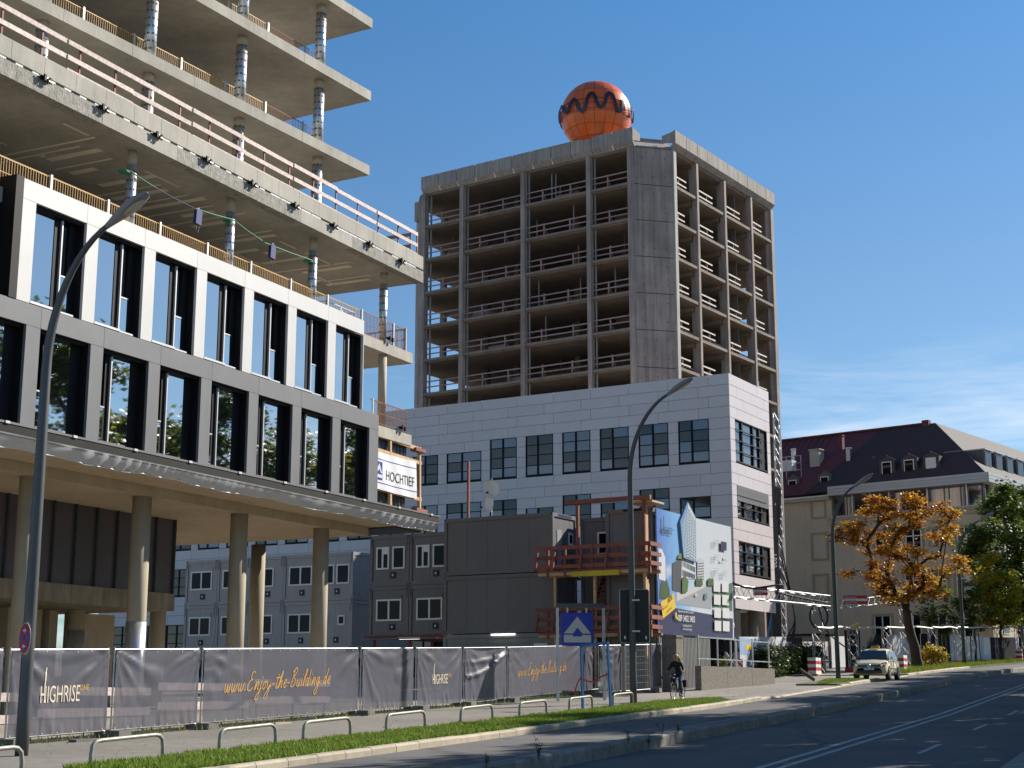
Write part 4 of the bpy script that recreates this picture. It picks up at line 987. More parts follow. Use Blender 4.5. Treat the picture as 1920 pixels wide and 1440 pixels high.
# things on the container roof
def pole_at(u, v0, v1, x, y=None):
    a = FS.px(u, v0, x=x); b = FS.px(u, v1, x=x); return a, b
a = FS.px(878, 970, x=1.2); t = thing('steel_post', 'rust red steel post standing on the tall container stack', 'post', FS.w(a.x, a.y, 8.42), FS.rz)
MB().box(-.06, .06, -.05, .05, 0, 3.0).box(-.09, .09, -.08, .08, 0, .05).build('post', red_steel, t); 
for k, (u, v, r_, lab) in enumerate(((924, 918, .45, 'white satellite dish, the higher one on the container roof mast'), (923, 944, .46, 'white satellite dish, the lower one on the container roof mast'))):
    p = FS.px(u, v, x=.8); 
    t = thing('satellite_dish', lab, 'satellite dish', FS.w(p.x, p.y, p.z-.25), R(-60) if k else R(-25), 'satellite dishes')
    prof = [(r_*q/6, .12*(q/6)**2) for q in range(1, 7)]
    m = MB(); vs_ = []; n_ = 20
    for rr, dd in [(0.001, 0)]+prof:
        for q in range(n_): an = 2*math.pi*q/n_; vs_.append((rr*math.cos(an)*.95, -dd-.05, .25+rr*math.sin(an)))
    m.add(vs_, [(i*n_+q, i*n_+(q+1) % n_, (i+1)*n_+(q+1) % n_, (i+1)*n_+q) for i in range(len(prof)) for q in range(n_)]); m.build('dish', white_p, t, True)
    MB().tube([(0, -.05, -.15), (.0, -.6, .02)], .014, 5).build('arm', silver, t); MB().box(-.05, .05, -.68, -.58, -.02, .07).build('receiver', ink, t)
p = FS.px(921, 925, x=.85); t = thing('dish_mast', 'thin grey mast holding two satellite dishes', 'mast', FS.w(p.x+.08, p.y, 8.42), FS.rz); MB().tube([(0, 0, 0), (0, 0, 2.0)], .035, 8).box(-.15, .15, -.15, .15, 0, .03).build('tube', galv, t)
# timber access stair and galleries
def build_gallery():
    g = thing('timber_gallery', 'red-brown timber stair gallery between the container stacks', 'staircase', FS.w(0, 0, FS.z0), FS.rz, keepz=True)
    for lvl, z in enumerate((5.55, 2.75)):
        for k in range(5): a = -.2+k*1.12; boxp('deck_board', timber_red, g, -1.25, -.02, a, a+1.10, z-.08, z)
        for a in (-1.2, -.15): boxp('joist', timber, g, a, a+.1, -.3, 5.4, z-.24, z-.085)
        for hh in (.16, .58, 1.02):
            boxp('rail', timber_red, g, -1.30, -1.25, -.3, 2.5, z+hh-.09, z+hh+.09); boxp('rail', timber_red, g, -1.30, -1.25, 2.52, 5.5, z+hh-.09, z+hh+.09)
            boxp('rail', timber_red, g, -1.24, -.1, -.34, -.29, z+hh-.09, z+hh+.09)
        for yy in (-.25, 1.3, 2.6, 4.0, 4.9):
            boxp('post', timber_red, g, -1.24, -1.14, yy-.06, yy+.06, z-.3, z+1.12); m = MB().beam((-1.5, 0, .0), (-1.28, 0, .85), .10, .08); m.build('brace', timber_red, g, loc=(0, yy+.5, z))
    boxp('beam', yellow_beam, g, -1.34, -1.22, 1.2, 3.6, 5.22, 5.46)
    for yy in (.05, 2.55, 4.6): boxp('post', timber, g, -1.10, -.98, yy-.06, yy+.06, FS.z0, 5.3)
    for yy in (.05, 3.4): boxp('post', timber_red, g, -1.12, -1.0, yy-.07, yy+.07, 5.56, 8.55)
    boxp('roof_beam', timber_red, g, -1.15, -.97, -.3, 4.0, 8.56, 8.76); boxp('roof_board', timber, g, -1.0, .3, -.35, .9, 8.45, 8.54)
    boxp('side_board', timber, g, -.95, -.72, .0, .05, 5.6, 8.3); boxp('side_board', timber, g, -.95, -.72, .0, .05, 2.8, 5.0)
    # stair flight inside the recess
    for k in range(13): boxp('tread', timber_red, g, .25+k*.14, .55+k*.14, 2.75, 3.75, 2.85+k*.21, 2.89+k*.21)
    for yy in (2.70, 3.76): MB().beam((.3, yy, 2.8), (2.25, yy, 5.5), .06, .24).build('stringer', timber_red, g)
build_gallery()
# ================================================================ BILLBOARD
def sky_print(name):
    m = bpy.data.materials.new(name); m.use_nodes = True; nt = m.node_tree; n = nt.nodes; l = nt.links; b = n['Principled BSDF']; b.inputs['Roughness'].default_value = .4
    tc = n.new('ShaderNodeTexCoord'); sp = n.new('ShaderNodeSeparateXYZ'); l.new(tc.outputs['Object'], sp.inputs[0])
    r = n.new('ShaderNodeValToRGB'); e = r.color_ramp.elements; e[0].position = 0; e[0].color = (.10, .20, .55, 1); e[1].position = 1; e[1].color = (.62, .64, .68, 1); x = e.new(.28); x.color = (.22, .48, .80, 1); x = e.new(.52); x.color = (.60, .66, .72, 1)
    mr = n.new('ShaderNodeMapRange'); mr.inputs[1].default_value = 0; mr.inputs[2].default_value = 9; l.new(sp.outputs[0], mr.inputs[0]); l.new(mr.outputs[0], r.inputs[0])
    no = n.new('ShaderNodeTexNoise'); no.inputs['Scale'].default_value = .9; no.inputs['Detail'].default_value = 6; l.new(tc.outputs['Object'], no.inputs[0])
    cr_ = n.new('ShaderNodeValToRGB'); cr_.color_ramp.elements[0].position = .52; cr_.color_ramp.elements[1].position = .66; l.new(no.outputs[0], cr_.inputs[0])
    mz = n.new('ShaderNodeMapRange'); mz.inputs[1].default_value = 4.2; mz.inputs[2].default_value = 2.2; l.new(sp.outputs[2], mz.inputs[0]); mu = n.new('ShaderNodeMath'); mu.operation = 'MULTIPLY'; l.new(cr_.outputs[0], mu.inputs[0]); l.new(mz.outputs[0], mu.inputs[1])
    mx = n.new('ShaderNodeMixRGB'); mx.inputs[2].default_value = (.72, .72, .74, 1); l.new(mu.outputs[0], mx.inputs[0]); l.new(r.outputs[0], mx.inputs[1]); l.new(mx.outputs[0], b.inputs[0]); return m
def pm(name, c, rough=.45): return M(name, c, rough, var=.03)
def build_billboard():
    zb = 2.66; Y = -.06
    t = thing('billboard', 'large building-project billboard with printed tower and yellow sticker', 'billboard', FS.w(0, Y, zb), FS.rz)
    P = lambda u, v: FS.px(u, v, y=Y)-Vector((0, Y, zb))
    board = MB().box(.05, 9.05, .0, .06, 0, 5.62).build('board', sky_print('print_sky'), t)
    lay = [0]
    def pr(name, pts, mat, d=None):
        lay[0] += .0012; q = [P(*p) for p in pts]; return MB().poly([(a.x, -.004-lay[0], a.z) for a in q]).build(name, mat, board)
    pr('printed_block', [(1237, 1189), (1374, 1197), (1374, 1160), (1234, 1134)], navy)
    pr('printed_hedge', [(1335, 1139), (1373, 1146), (1373, 1092), (1336, 1106)], pm('print_green', (.07, .14, .08)))
    pr('printed_road', [(1263, 1132), (1333, 1142), (1336, 1100), (1322, 1101), (1300, 1112)], pm('print_road', (.34, .35, .38)))
    pr('printed_verge', [(1268, 1128), (1300, 1112), (1326, 1099), (1315, 1092), (1268, 1108)], pm('print_pale', (.55, .56, .58)))
    for k in range(5): pr('printed_tree', [(1236+k*2.2, 1122), (1240+k*4, 1124), (1247+k*2, 1105), (1250, 1088), (1243, 1084), (1238, 1096)], pm('print_tree', (.05, .10, .03)))
    pr('printed_house', [(1235, 1086), (1247, 1090), (1247, 1046), (1241, 1030), (1234, 1028)], pm('print_white', (.66, .68, .72)))
    # tower cut-out that rises above the board
    top = [P(1272, 978), P(1286, 941), P(1301, 970), P(1302, 1055), P(1278, 1046)]
    MB().prism([(a.x, -.10, a.z) for a in top], (0, .09, 0)).build('cutout_tower', pm('print_tower_blue', (.16, .30, .48)), board)
    sh = MB(); 
    L0, L1 = P(1274, 980), P(1278, 1045); M0, M1 = P(1286, 943), P(1289, 1046); R0, R1 = P(1300, 972), P(1302, 1054)
    MB().poly([(a.x, -.104, a.z) for a in (M0, R0, R1, M1)]).build('tower_face', pm('print_tower_white', (.60, .64, .68)), board)
    w1 = MB(); w2 = MB(); nr = 15
    for i in range(nr):
        for k in range(4):
            def q(A0, A1, B0, B1, s, r_): a = A0+(A1-A0)*r_; b = B0+(B1-B0)*r_; return a+(b-a)*s
            for (A0, A1, B0, B1, w, nc, d) in ((M0, M1, R0, R1, w2, 4, .107), (L0, L1, M0, M1, w1, 4, .107)):
                c = [q(A0, A1, B0, B1, (k+a)/nc, .08+.92*(i+b)/nr) for a, b in ((.15, .2), (.85, .2), (.85, .8), (.15, .8))]; w.poly([(a.x, -d, a.z) for a in c])
    w1.build('tower_windows', pm('print_win_lit', (.55, .62, .68)), board); w2.build('tower_windows', pm('print_win_dark', (.16, .24, .34)), board)
    pr('printed_podium', [(1260, 1106), (1277, 1112), (1278, 1046), (1260, 1056)], pm('print_dark', (.07, .075, .09)))
    pr('printed_podium', [(1277, 1084), (1305, 1086), (1303, 1058), (1278, 1042)], pm('print_white', (.66, .68, .72)))
    for k in range(9): pr('printed_window', [(1279+k*2.7, 1062+k*1.3), (1280.6+k*2.7, 1062.7+k*1.3), (1280.6+k*2.7, 1053+k*1.3), (1279+k*2.7, 1052.3+k*1.3)], pm('print_dark', (.07, .075, .09)))
    for k in range(9): pr('printed_window', [(1279+k*2.7, 1079+k*.7), (1280.6+k*2.7, 1079.4+k*.7), (1280.6+k*2.7, 1069+k), (1279+k*2.7, 1068+k)], pm('print_dark2', (.16, .17, .2)))
    pr('printed_highrise', [(1306, 1092), (1319, 1092), (1319, 1050), (1312, 1046), (1306, 1052)], pm('print_pale', (.55, .56, .58)))
    for k in range(7): pr('printed_window', [(1307, 1056+k*5), (1318, 1055+k*5), (1318, 1057+k*5), (1307, 1058+k*5)], pm('print_dark2', (.16, .17, .2)))
    for u in (1303, 1309, 1325, 1330): pr('printed_tree', [(u, 1098), (u+7, 1098), (u+6, 1086), (u+3, 1083), (u, 1088)], pm('print_tree', (.05, .10, .03)))
    pr('printed_tree', [(1277, 1112), (1287, 1110), (1289, 1090), (1282, 1078), (1277, 1088)], pm('print_tree2', (.08, .15, .03)))
    pr('printed_roof_garden', [(1268, 1047), (1284, 1050), (1282, 1036), (1272, 1038)], pm('print_tree3', (.14, .22, .06)))
    pr('printed_car', [(1318, 1123), (1324, 1124), (1323, 1113), (1320, 1111)], pm('print_teal', (.10, .20, .28))); pr('printed_car', [(1301, 1118), (1305, 1118), (1305, 1113), (1302, 1113)], pm('print_pale', (.55, .56, .58)))
    pr('sticker', [(1236.5, 1130), (1261, 1112), (1265, 1140), (1241, 1160)], yellow_p)
    for i in range(4):
        for k in range(2):
            u, v = 1336+k*15.5+i*.5, 1090+i*24.5+k*.8; pr('notice', [(u, v+19), (u+12.5, v+20), (u+12.5, v+1), (u, v)], pm('print_paper', (.70, .70, .70)))
    pr('emblem', [(1349, 1031), (1360, 1033), (1360, 1017), (1349, 1015)], navy)
    # writing (letters follow the board)
    def wr(body, u, v, hpx, mat, sx=.8, slope=None, bold=0, shear=0):
        a = P(u, v); sc = hpx/38.0*1.35; lay[0] += .0012; d = lay[0]
        up = 0 if slope is None else slope
        letter('lettering', body, sc, mat, board, lambda x, y: (a.x+x, -.004-d, a.z+y+up*x), sx=sx, bold=bold, shear=shear)
    wr('HIGHRISE', 1239, 999, 13, ink, .55, bold=.01); wr('ONE', 1262.5, 991, 4, gold, .8)
    pr('letter_stroke', [(1241.2, 998), (1242.4, 998.4), (1242.2, 970), (1240.8, 966)], ink)
    wr('089 3402 3403', 1268.5, 1164, 11.5, white_p, .80, bold=.012); wr('Maßgeschneiderte Büroflächen - jetzt mieten', 1268.5, 1147.5, 4.4, white_p, .63)
    wr('Fertigstellung Ende 2017', 1277.5, 1174.5, 4.6, white_p, .66); wr('www.enjoy-the-building.de', 1277.5, 1181, 4.2, white_p, .66)
    wr('80%', 1250, 1131, 10, ink, .8, slope=.42, bold=.01); wr('Bereits zu', 1240, 1145, 5, ink, .8, slope=.42); wr('vermietet!', 1247, 1150, 5, ink, .8, slope=.42)
    pr('phone_icon', [(1263, 1149), (1266, 1148), (1266, 1154), (1268, 1160), (1267, 1163), (1263.5, 1158)], yellow_p)
    for (u, v) in ((1334, 1013), (1334, 1040), (1334, 1066), (1350, 1070)):
        for k in range(4): pr('small_print', [(u, v+k*3.2), (u+11-k, v+k*3.2+.4), (u+11-k, v+k*3.2+1.3), (u, v+k*3.2+.9)], pm('print_grey', (.36, .36, .38)))
    wr('HOCHTIEF', 1353, 1052, 4, ink, .6); pr('small_logo', [(1350, 1052), (1352.4, 1052), (1352.4, 1047), (1350, 1047)], navy)
    # support frame of the board
    for x in (.2, 4.4, 8.8):
        boxp('support_post', galv, t, x-.04, x+.04, .065, .13, -2.55, 5.2)
build_billboard()
# steel railing and lit corrugated wall under the board
def build_under_board():
    base = FS.z0
    t = thing('corrugated_wall', 'ribbed light grey metal wall below the billboard', 'wall', FS.w(.2, .0, base), FS.rz, keepz=True)
    k = 0.0
    while k < 5.8: boxp('rib', cont_lite, t, k, k+.09, -.015, .03, base-.2, 2.6); k += .16
    boxp('sheet', cont_lite, t, 0, 5.9, .031, .05, base-.2, 2.6)
    w = thing('low_wall', 'low exposed-pebble concrete wall behind the cyclist', 'wall', FS.w(.6, -1.6, base), FS.rz, keepz=True)
    for k in range(3): boxp('wall_block', granite, w, .2+k*3.1, .2+k*3.1+3.08, -.15, .15, -.3, 1.22+.02*(k % 2))
    t2 = thing('gate_pillar', 'square exposed-pebble gate pillar beside the lamp post', 'pillar', FS.w(-.6, -1.0, base), FS.rz, keepz=True); boxp('shaft', granite, t2, -.35, .35, -.35, .35, -.3, 2.42); boxp('cap', granite, t2, -.38, .38, -.38, .38, 2.425, 2.52)
    r = thing('steel_railing', 'galvanised railing on top of the low pebble wall', 'railing', FS.w(.6, -1.6, base), FS.rz, keepz=True)
    for k in range(5): x = .3+k*2.2; boxp('post', galv, r, x-.03, x+.03, -.03, .03, 1.24, 2.6)
    for zz in (1.55, 2.5): boxp('rail', galv, r, .2, 9.4, -.025, .025, zz-.025, zz+.025)
    boxp('frame_panel', galv, r, 4.8, 4.86, -.03, .03, 1.24, 2.4)
build_under_board()
# ================================================================ STREET THINGS
def rp(s, n, dz=0): return road(s, n, dz)
ROADZ = math.pi/2-RA
# ---- construction fence
SCRIPT = {'w': ([[(0,.9),(.1,.2),(.3,0),(.45,.3),(.5,.8),(.55,.2),(.75,0),(.9,.3),(.95,.9)]],1.1),'E': ([[(1.0,1.9),(.6,2.1),(.3,1.8),(.4,1.3),(.7,1.2),(.3,1.1),(0,.6),(.2,.05),(.7,0),(1.1,.3)]],1.2),
 'n': ([[(0,0),(.15,.9),(.15,.1),(.4,.85),(.6,.8),(.6,.1),(.8,.1)]],.85),'j': ([[(.1,.9),(.1,-.8),(-.2,-1.1),(-.5,-.9),(-.1,-.3),(.4,.2)],[(.12,1.3),(.2,1.42)]],.5),'o': ([[(.4,.9),(.1,.6),(.1,.2),(.35,0),(.6,.3),(.6,.7),(.4,.9),(.8,.8)]],.75),
 'y': ([[(0,.9),(.1,.2),(.35,.05),(.6,.5),(.65,.9),(.5,-.8),(.2,-1.1),(-.1,-.9),(.3,-.2),(.9,.4)]],.9),'-': ([[(0,.5),(.5,.55)]],.65),'t': ([[(.2,1.6),(.1,.2),(.3,0),(.5,.2)],[(-.2,1.15),(.8,1.25)]],.55),
 'h': ([[(0,0),(.3,1.6),(.2,1.9),(.1,1.4),(.05,0),(.3,.8),(.5,.7),(.5,.1),(.7,.1)]],.75),'e': ([[(0,.4),(.5,.6),(.4,.95),(.1,.7),(.1,.2),(.4,0),(.7,.2)]],.7),'B': ([[(.1,0),(.3,2.0)],[(0,1.7),(.6,2.2),(.9,1.8),(.4,1.1),(.9,.8),(.8,.2),(.3,0)]],1.15),
 'u': ([[(0,.9),(.05,.2),(.3,0),(.5,.3),(.55,.9),(.55,.1),(.75,.1)]],.8),'i': ([[(0,.9),(.05,.1),(.25,.1)],[(.1,1.3),(.16,1.4)]],.38),'l': ([[(0,.2),(.35,1.6),(.2,1.95),(.08,1.2),(.1,.1),(.3,.1)]],.42),
 'd': ([[(.55,.8),(.2,.85),(.05,.3),(.3,0),(.55,.5),(.7,1.9),(.6,.1),(.85,.1)]],.88),'g': ([[(.5,.85),(.15,.8),(.1,.2),(.4,.1),(.55,.9),(.5,-.8),(.2,-1.1),(-.1,-.8),(.4,-.1),(.8,.3)]],.88),'.': ([[(.05,0),(.12,.08)]],.42)}
def script_text(body, xh, fn, width=.12, shear=.42):
    m = MB(); x = 0
    for ch in body:
        st, adv = SCRIPT[ch]
        for s_ in st:
            pts = cr([(a, b, 0) for a, b in s_], 4)
            q = [Vector(((x+p.x+shear*p.y)*xh, p.y*xh, 0)) for p in pts]
            for i in range(len(q)-1):
                d = q[i+1]-q[i]
                if d.length < 1e-6: continue
                d.normalize(); nn = Vector((-d.y, d.x, 0))*xh*width*.5; e = d*xh*.03; m.poly([fn(*(p.xy)) for p in (q[i]-nn-e, q[i+1]-nn+e, q[i+1]+nn+e, q[i]+nn-e)])
        x += adv*1.22
    return m, x*xh
FN = -22.7
def fence_panel(s0, s1, label, seed, write=None, tarp=True, tilt=0.0, H=2.0, slump=0, foot=True, n=FN, part_w=1.0, pq=None):
    rnd = random.Random(seed); p, q = pq if pq else (rp(s0, n), rp(s1, n)); L = (q-p).xy.length; grade = (q.z-p.z)/L
    t = thing('fence_panel', label, 'fence', p, math.atan2(q.y-p.y, q.x-p.x)+tilt, 'site fence panels with grey tarpaulins')
    def G(x): return grade*x                                    # frame follows the slope
    fr = MB(); r = .021
    for x in (.05, L-.05): fr.tube([(x, 0, G(x)+.08), (x, 0, G(x)+H+.05)], r, 8)
    for z in (.16, H): fr.tube([(.05, 0, G(.05)+z), (L-.05, 0, G(L-.05)+z)], r*.9, 8)
    fr.build('frame', galv, t)
    wm = MB(); k = .2
    while k < L-.1: wm.beam((k, .012, G(k)+.16), (k, .012, G(k)+H), .006, .006); k += .16
    for z in (.45, .72, .98, 1.25, 1.52, 1.78): wm.beam((.05, .012, G(.05)+z), (L-.05, .012, G(L)+z), .006, .006)
    wm.build('wire_mesh', galv, t)
    if foot:
        for x in (.05,):
            boxp('foot_block', foot_m, t, x-.14, x+.30, -.36, .36, G(x)-.02, G(x)+.15)
    if tarp:
        nx, nz = 56, 26; ph = [rnd.uniform(0, 6) for _ in range(6)]; dirs = [(rnd.uniform(2, 6)*rnd.choice((-1, 1)), rnd.uniform(2, 5)) for _ in range(3)]
        sl = slump
        def disp(x, z):
            u, v = x/L, z/H
            d = .007*math.sin(dirs[0][0]*x+dirs[0][1]*z+ph[0])+.005*math.sin(2.3*dirs[1][0]*x-dirs[1][1]*z+ph[1])
            c1 = math.atan2(H-z, x+.02); d += .028*math.sin(c1*15+ph[2])*math.exp(-((x)**2+(H-z)**2)/2.2)
            c2 = math.atan2(H-z, L-x+.02); d += .028*math.sin(c2*13+ph[3])*math.exp(-((L-x)**2+(H-z)**2)/2.2)
            d += .02*math.sin(x*19+ph[4]+2*math.sin(z*2))*max(0, 1-z/.6)
            if sl: d += .045*math.exp(-((v-(.74+.16*u*u))/.03)**2)*min(1, u*5)+.05*math.exp(-((v-(.50+.44*u*u))/.035)**2)*min(1, (1.02-u)*6)
            return -.04-abs(d)-d*.6
        def ztop(x): return H-.02-(abs(sl)*1.1*math.exp(-((x/L-.45)/.3)**2) if sl else .012*math.sin(x*5+ph[5]))
        def S(x, z, off=0): return (x, disp(x, z)-off, G(x)+z)
        b = []
        for i in range(nx+1):
            for j in range(nz+1):
                x = .06+(L*part_w-.12)*i/nx; z = .17+(ztop(x)-.17)*j/nz; b.append(S(x, z))
        tp = MB().add(b, [(i*(nz+1)+j, (i+1)*(nz+1)+j, (i+1)*(nz+1)+j+1, i*(nz+1)+j+1) for i in range(nx) for j in range(nz)]).build('tarpaulin', tarp_m, t, True)
        ey = MB(); k = .12
        while k < L*part_w-.1:
            for z in (.2, ztop(k)-.03): x_, y_, z_ = S(k, z, .008); ey.box(x_-.016, x_+.016, y_-.004, y_, z_-.016, z_+.016)
            k += .5
        ey.build('eyelet', silver, tp)
        if write:
            kind, x0, z0, sc = write
            if kind == 'brand':
                letter('lettering', 'HIGHRISE', sc, cream_l, tp, lambda x, y: S(x0+x, z0+y, .012), sx=.60); letter('lettering', 'ONE', sc*.36, gold, tp, lambda x, y: S(x0+sc*2.52+x, z0+sc*.45+y, .012), sx=.8)
                m = MB(); pts = cr([(x0+sc*.30, z0+.0), (x0+sc*.33, z0+sc*.55), (x0+sc*.26, z0+sc*.95), (x0+sc*.32, z0+sc*1.5)], 6) if False else [(x0+sc*(.30+.03*math.sin(k)), z0+sc*1.45*k/8) for k in range(9)]
                for (a, c), (a2, c2) in zip(pts, pts[1:]): m.poly([S(a-.02, c, .012), S(a+.02, c, .012), S(a2+.02, c2, .012), S(a2-.02, c2, .012)])
                m.build('lettering', cream_l, tp)
            else:
                m, w = script_text('www.Enjoy-the-Building.de', sc, lambda x, y: S(x0+x, z0+y+.02*x, .012)); m.build('lettering', gold, tp)
    return t
def build_fence():
    ss = [21.75, 25.35, 28.81, 32.35]
    fence_panel(21.7, 25.25, 'grey tarpaulin fence panel cut by the left picture edge', 1, foot=True)
    fence_panel(25.40, 28.75, 'tarpaulin fence panel with cream brand lettering behind the left lamp post', 2, write=('brand', .98, .86, .52))
    fence_panel(28.87, 32.30, 'plain grey fence panel between cream lettering and the long gold web address', 3)
    fence_panel(32.40, 40.50, 'long fence tarpaulin with large gold web address in handwriting', 4, write=('script', .95, .88, .235))
    fence_panel(40.63, 44.15, 'plain grey fence panel right of the large gold web address', 5)
    fence_panel(44.30, 47.80, 'tarpaulin fence panel with smaller cream brand lettering in the middle', 6, write=('brand', 1.15, .82, .46))
    fence_panel(47.95, 51.60, 'sagging fence tarpaulin with two bright folds left of the small gold writing', 7, slump=.09)
    fence_panel(51.72, 59.4, 'wrinkled fence tarpaulin with small faded gold writing near the blue sign', 8, write=('script', .9, .92, .215))
    fence_panel(59.6, 63.1, 'half-covered fence panel showing bare wire behind the blue frame', 9, part_w=.32)
    fence_panel(0, 0, 'dark wire fence gate leaf right of the central lamp post', 11, tarp=False, pq=(ground(1172, 1303), ground(1220, 1299)))
    fence_panel(0, 0, 'grey tarpaulin fence panel beside the cyclist', 12, pq=(ground(1222, 1297), ground(1262, 1291)))
    fence_panel(0, 0, 'narrow grey tarpaulin fence panel between blue frame and central lamp post', 13, pq=(ground(1122, 1306), ground(1166, 1303)))
    for k, (s_, n_, d) in enumerate(((60.9, -23.1, 'behind the blue frame'), (sn(ground(1196, 1300))[0], sn(ground(1196, 1300))[1]-.5, 'beside the central lamp post'))):
        t = thing('black_screen', 'black mesh screen hung on the fence %s' % d, 'screen', rp(s_, n_), ROADZ); boxp('screen', black_m, t, -1.2, 1.2, 0, .02, .1, 1.95)
    # timber guard boards inside the fence (seen through the tarpaulins)
    for k in range(4):
        s_ = 24+k*4.6; p = rp(s_, -24.6); t = thing('site_barrier', ('pink plank barrier inside the fence behind the %s' % ('left edge panel', 'cream lettering', 'plain panel', 'gold web address')[k]), 'barrier', p, ROADZ, 'plank barriers inside the fence')
        for z in (.55, 1.05): boxp('plank', plank_m, t, 0, 4.3, -.02, .02, z-.10, z+.10)
        for x in (.2, 2.2, 4.1): boxp('post', red_steel, t, x-.025, x+.025, .021, .07, 0, 1.2)
build_fence()
# stair-like pipes stacked in the yard behind the tarp
# ---- protective hoops along the grass
def hoop(s0, i, label):
    p = rp(s0, -16.82, 0); L = 1.98; h = .44; g = (rs_z(s0+L)-rs_z(s0)); t = thing('guard_hoop', label, 'hoop', p, ROADZ, 'steel hoops along the grass')
    pts = [(0, 0, -.15), (0, 0, h-.22), (.03, 0, h-.08), (.12, 0, h-.015), (.24, 0, h), (L-.24, 0, h+g), (L-.12, 0, h-.015+g), (L-.03, 0, h-.08+g), (L, 0, h-.22+g), (L, 0, -.15+g)]
    MB().tube(pts, .036, 12).build('tube', hoop_m, t, True)
order = ('first steel hoop, cut by the left picture edge', 'second steel hoop from the left, nearest whole one', 'third steel hoop from the left', 'fourth steel hoop from the left', 'fifth steel hoop from the left', 'sixth steel hoop from the left', 'seventh steel hoop from the left', 'eighth steel hoop from the left, at the blue frame', 'ninth steel hoop, beside the central lamp post')
for k, s0 in enumerate((17.3, 20.95, 24.7, 27.75, 31.4, 35.4, 39.2, 43.0, 46.9)): hoop(s0, k, order[k]+' on the grass edge' if k in (2, 3, 4, 5, 6) else order[k])
# ---- street lamps
def lamp(label, base, H, reach, ang, mat, headmat, rb=.10, scale=1.0, name='street_lamp', kind=0):
    t = thing(name, label, 'street lamp', base, ang, 'tall street lamps with curved arm')
    hb = H*.72; pts = [(0, 0, -.1), (0, 0, .8), (0, 0, H*.35), (0, 0, hb)]; rs = [rb, rb, rb*.92, rb*.78]
    n = 12; arc_h = H-hb
    for k in range(1, n+1):
        q = k/n; a = q*math.pi/2*.80; pts.append((reach*(1-math.cos(a))/(1-math.cos(math.pi/2*.80))*.96, 0, hb+arc_h*math.sin(a)/math.sin(math.pi/2*.80)*.985)); rs.append(rb*(.78-.38*q))
    MB().tube(pts, rs, 14).build('mast', mat, t, True)
    MB().tube([(0, 0, .82), (0, 0, .80)], rb*1.02, 14).build('collar', mat, t)
    d = Vector((pts[-1][0]-pts[-2][0], 0, pts[-1][2]-pts[-2][2])).normalized(); u_ = Vector((-d.z, 0, d.x)); o = Vector(pts[-1])-d*.1; W = Vector((0, 1, 0))
    hd = MB(); secs = [(0, .05, .05, .05), (.12, .07, .07, .06), (.30, .12, .10, .07), (.55, .165, .12, .07), (.80, .16, .11, .06), (.98, .11, .07, .04), (1.04, .04, .03, .02)]; b = []; nn = 12
    for x, w, up, dn in secs:
        for k in range(nn):
            a = 2*math.pi*k/nn; b.append(o+d*x*scale+W*w*scale*math.cos(a)+u_*(up if math.sin(a) > 0 else dn)*scale*math.sin(a))
    fs = [(i*nn+k, i*nn+(k+1) % nn, (i+1)*nn+(k+1) % nn, (i+1)*nn+k) for i in range(len(secs)-1) for k in range(nn)]+[tuple(range(nn)), tuple((len(secs)-1)*nn+k for k in reversed(range(nn)))]
    h = hd.add(b, fs).build('lamp_head', headmat, t, True)
    c = o+d*.66*scale-u_*.068*scale; MB().add([c+d*.24*scale*math.cos(2*math.pi*k/14)+W*.12*scale*math.sin(2*math.pi*k/14) for k in range(14)], [tuple(range(14))]).build('lens', lens_m, h)
    return t
pL = ground(40, 1417); LMP = lamp('dark grey street lamp close to the left picture edge', pL, 10.4, 1.45, R(-24), lamp_grey, lamp_head_m, .125, 1.1)
pC = ground(1188, 1318); lamp('dark grey street lamp beside the central gate', pC, 11.1, 1.63, R(-24), lamp_grey, lamp_head_m, .125, 1.1)
pG = ground(1572, 1272); lamp('green street lamp beside the taxi', pG, 10.4, 1.4, R(-24), lamp_green, lamp_head_m, .13, 1.25)
pH = ground(1809, 1248); lamp('green street lamp between the two young trees', pH, 10.6, 1.7, R(-24), lamp_green, lamp_head_m, .14, 1.3)
# no-stopping sign on the left lamp
def build_nostop():
    p = at_y(46.5, 1197, pL.y-.25); t = thing('no_stopping_sign', 'round red and blue no-stopping sign with white arrows on the left lamp post', 'sign', p, R(-52))
    R0 = .30
    def disc(name, r, y, mat, par, n=36): return MB().prism([(r*math.cos(2*math.pi*k/n), y, r*math.sin(2*math.pi*k/n)) for k in range(n)], (0, .006, 0)).build(name, mat, par)
    d = disc('plate', R0, 0, white_p, t); disc('red_ring', R0*.96, -.005, red_bright, d); disc('blue_disc', R0*.74, -.009, logo_blue2, d)
    for a in (45, -45): m = MB(); v_ = Vector((math.cos(R(a)), 0, math.sin(R(a)))); m.beam(v_*-R0*.78+Vector((0, -.010, 0)), v_*R0*.78+Vector((0, -.010, 0)), .006, .075, up=(v_.z, 0, -v_.x)); m.build('red_bar', red_bright, d)
    ar = MB()
    for z, s_ in ((.15, -1), (-.15, 1)): ar.prism([(-.075*s_, -.016, z), (-.01*s_, -.016, z+.05), (-.01*s_, -.016, z+.018), (.075*s_, -.016, z+.018), (.075*s_, -.016, z-.018), (-.01*s_, -.016, z-.018), (-.01*s_, -.016, z-.05)], (0, .004, 0))
    ar.build('arrow', white_p, d); MB().tube([(0, .007, 0), (-.1, .12, 0)], .02, 6).build('bracket', galv, t)
red_bright = M('sign_red', (.50, .03, .025), .45, var=.05); logo_blue2 = M('sign_blue', (.02, .10, .42), .45, var=.05)
build_nostop()
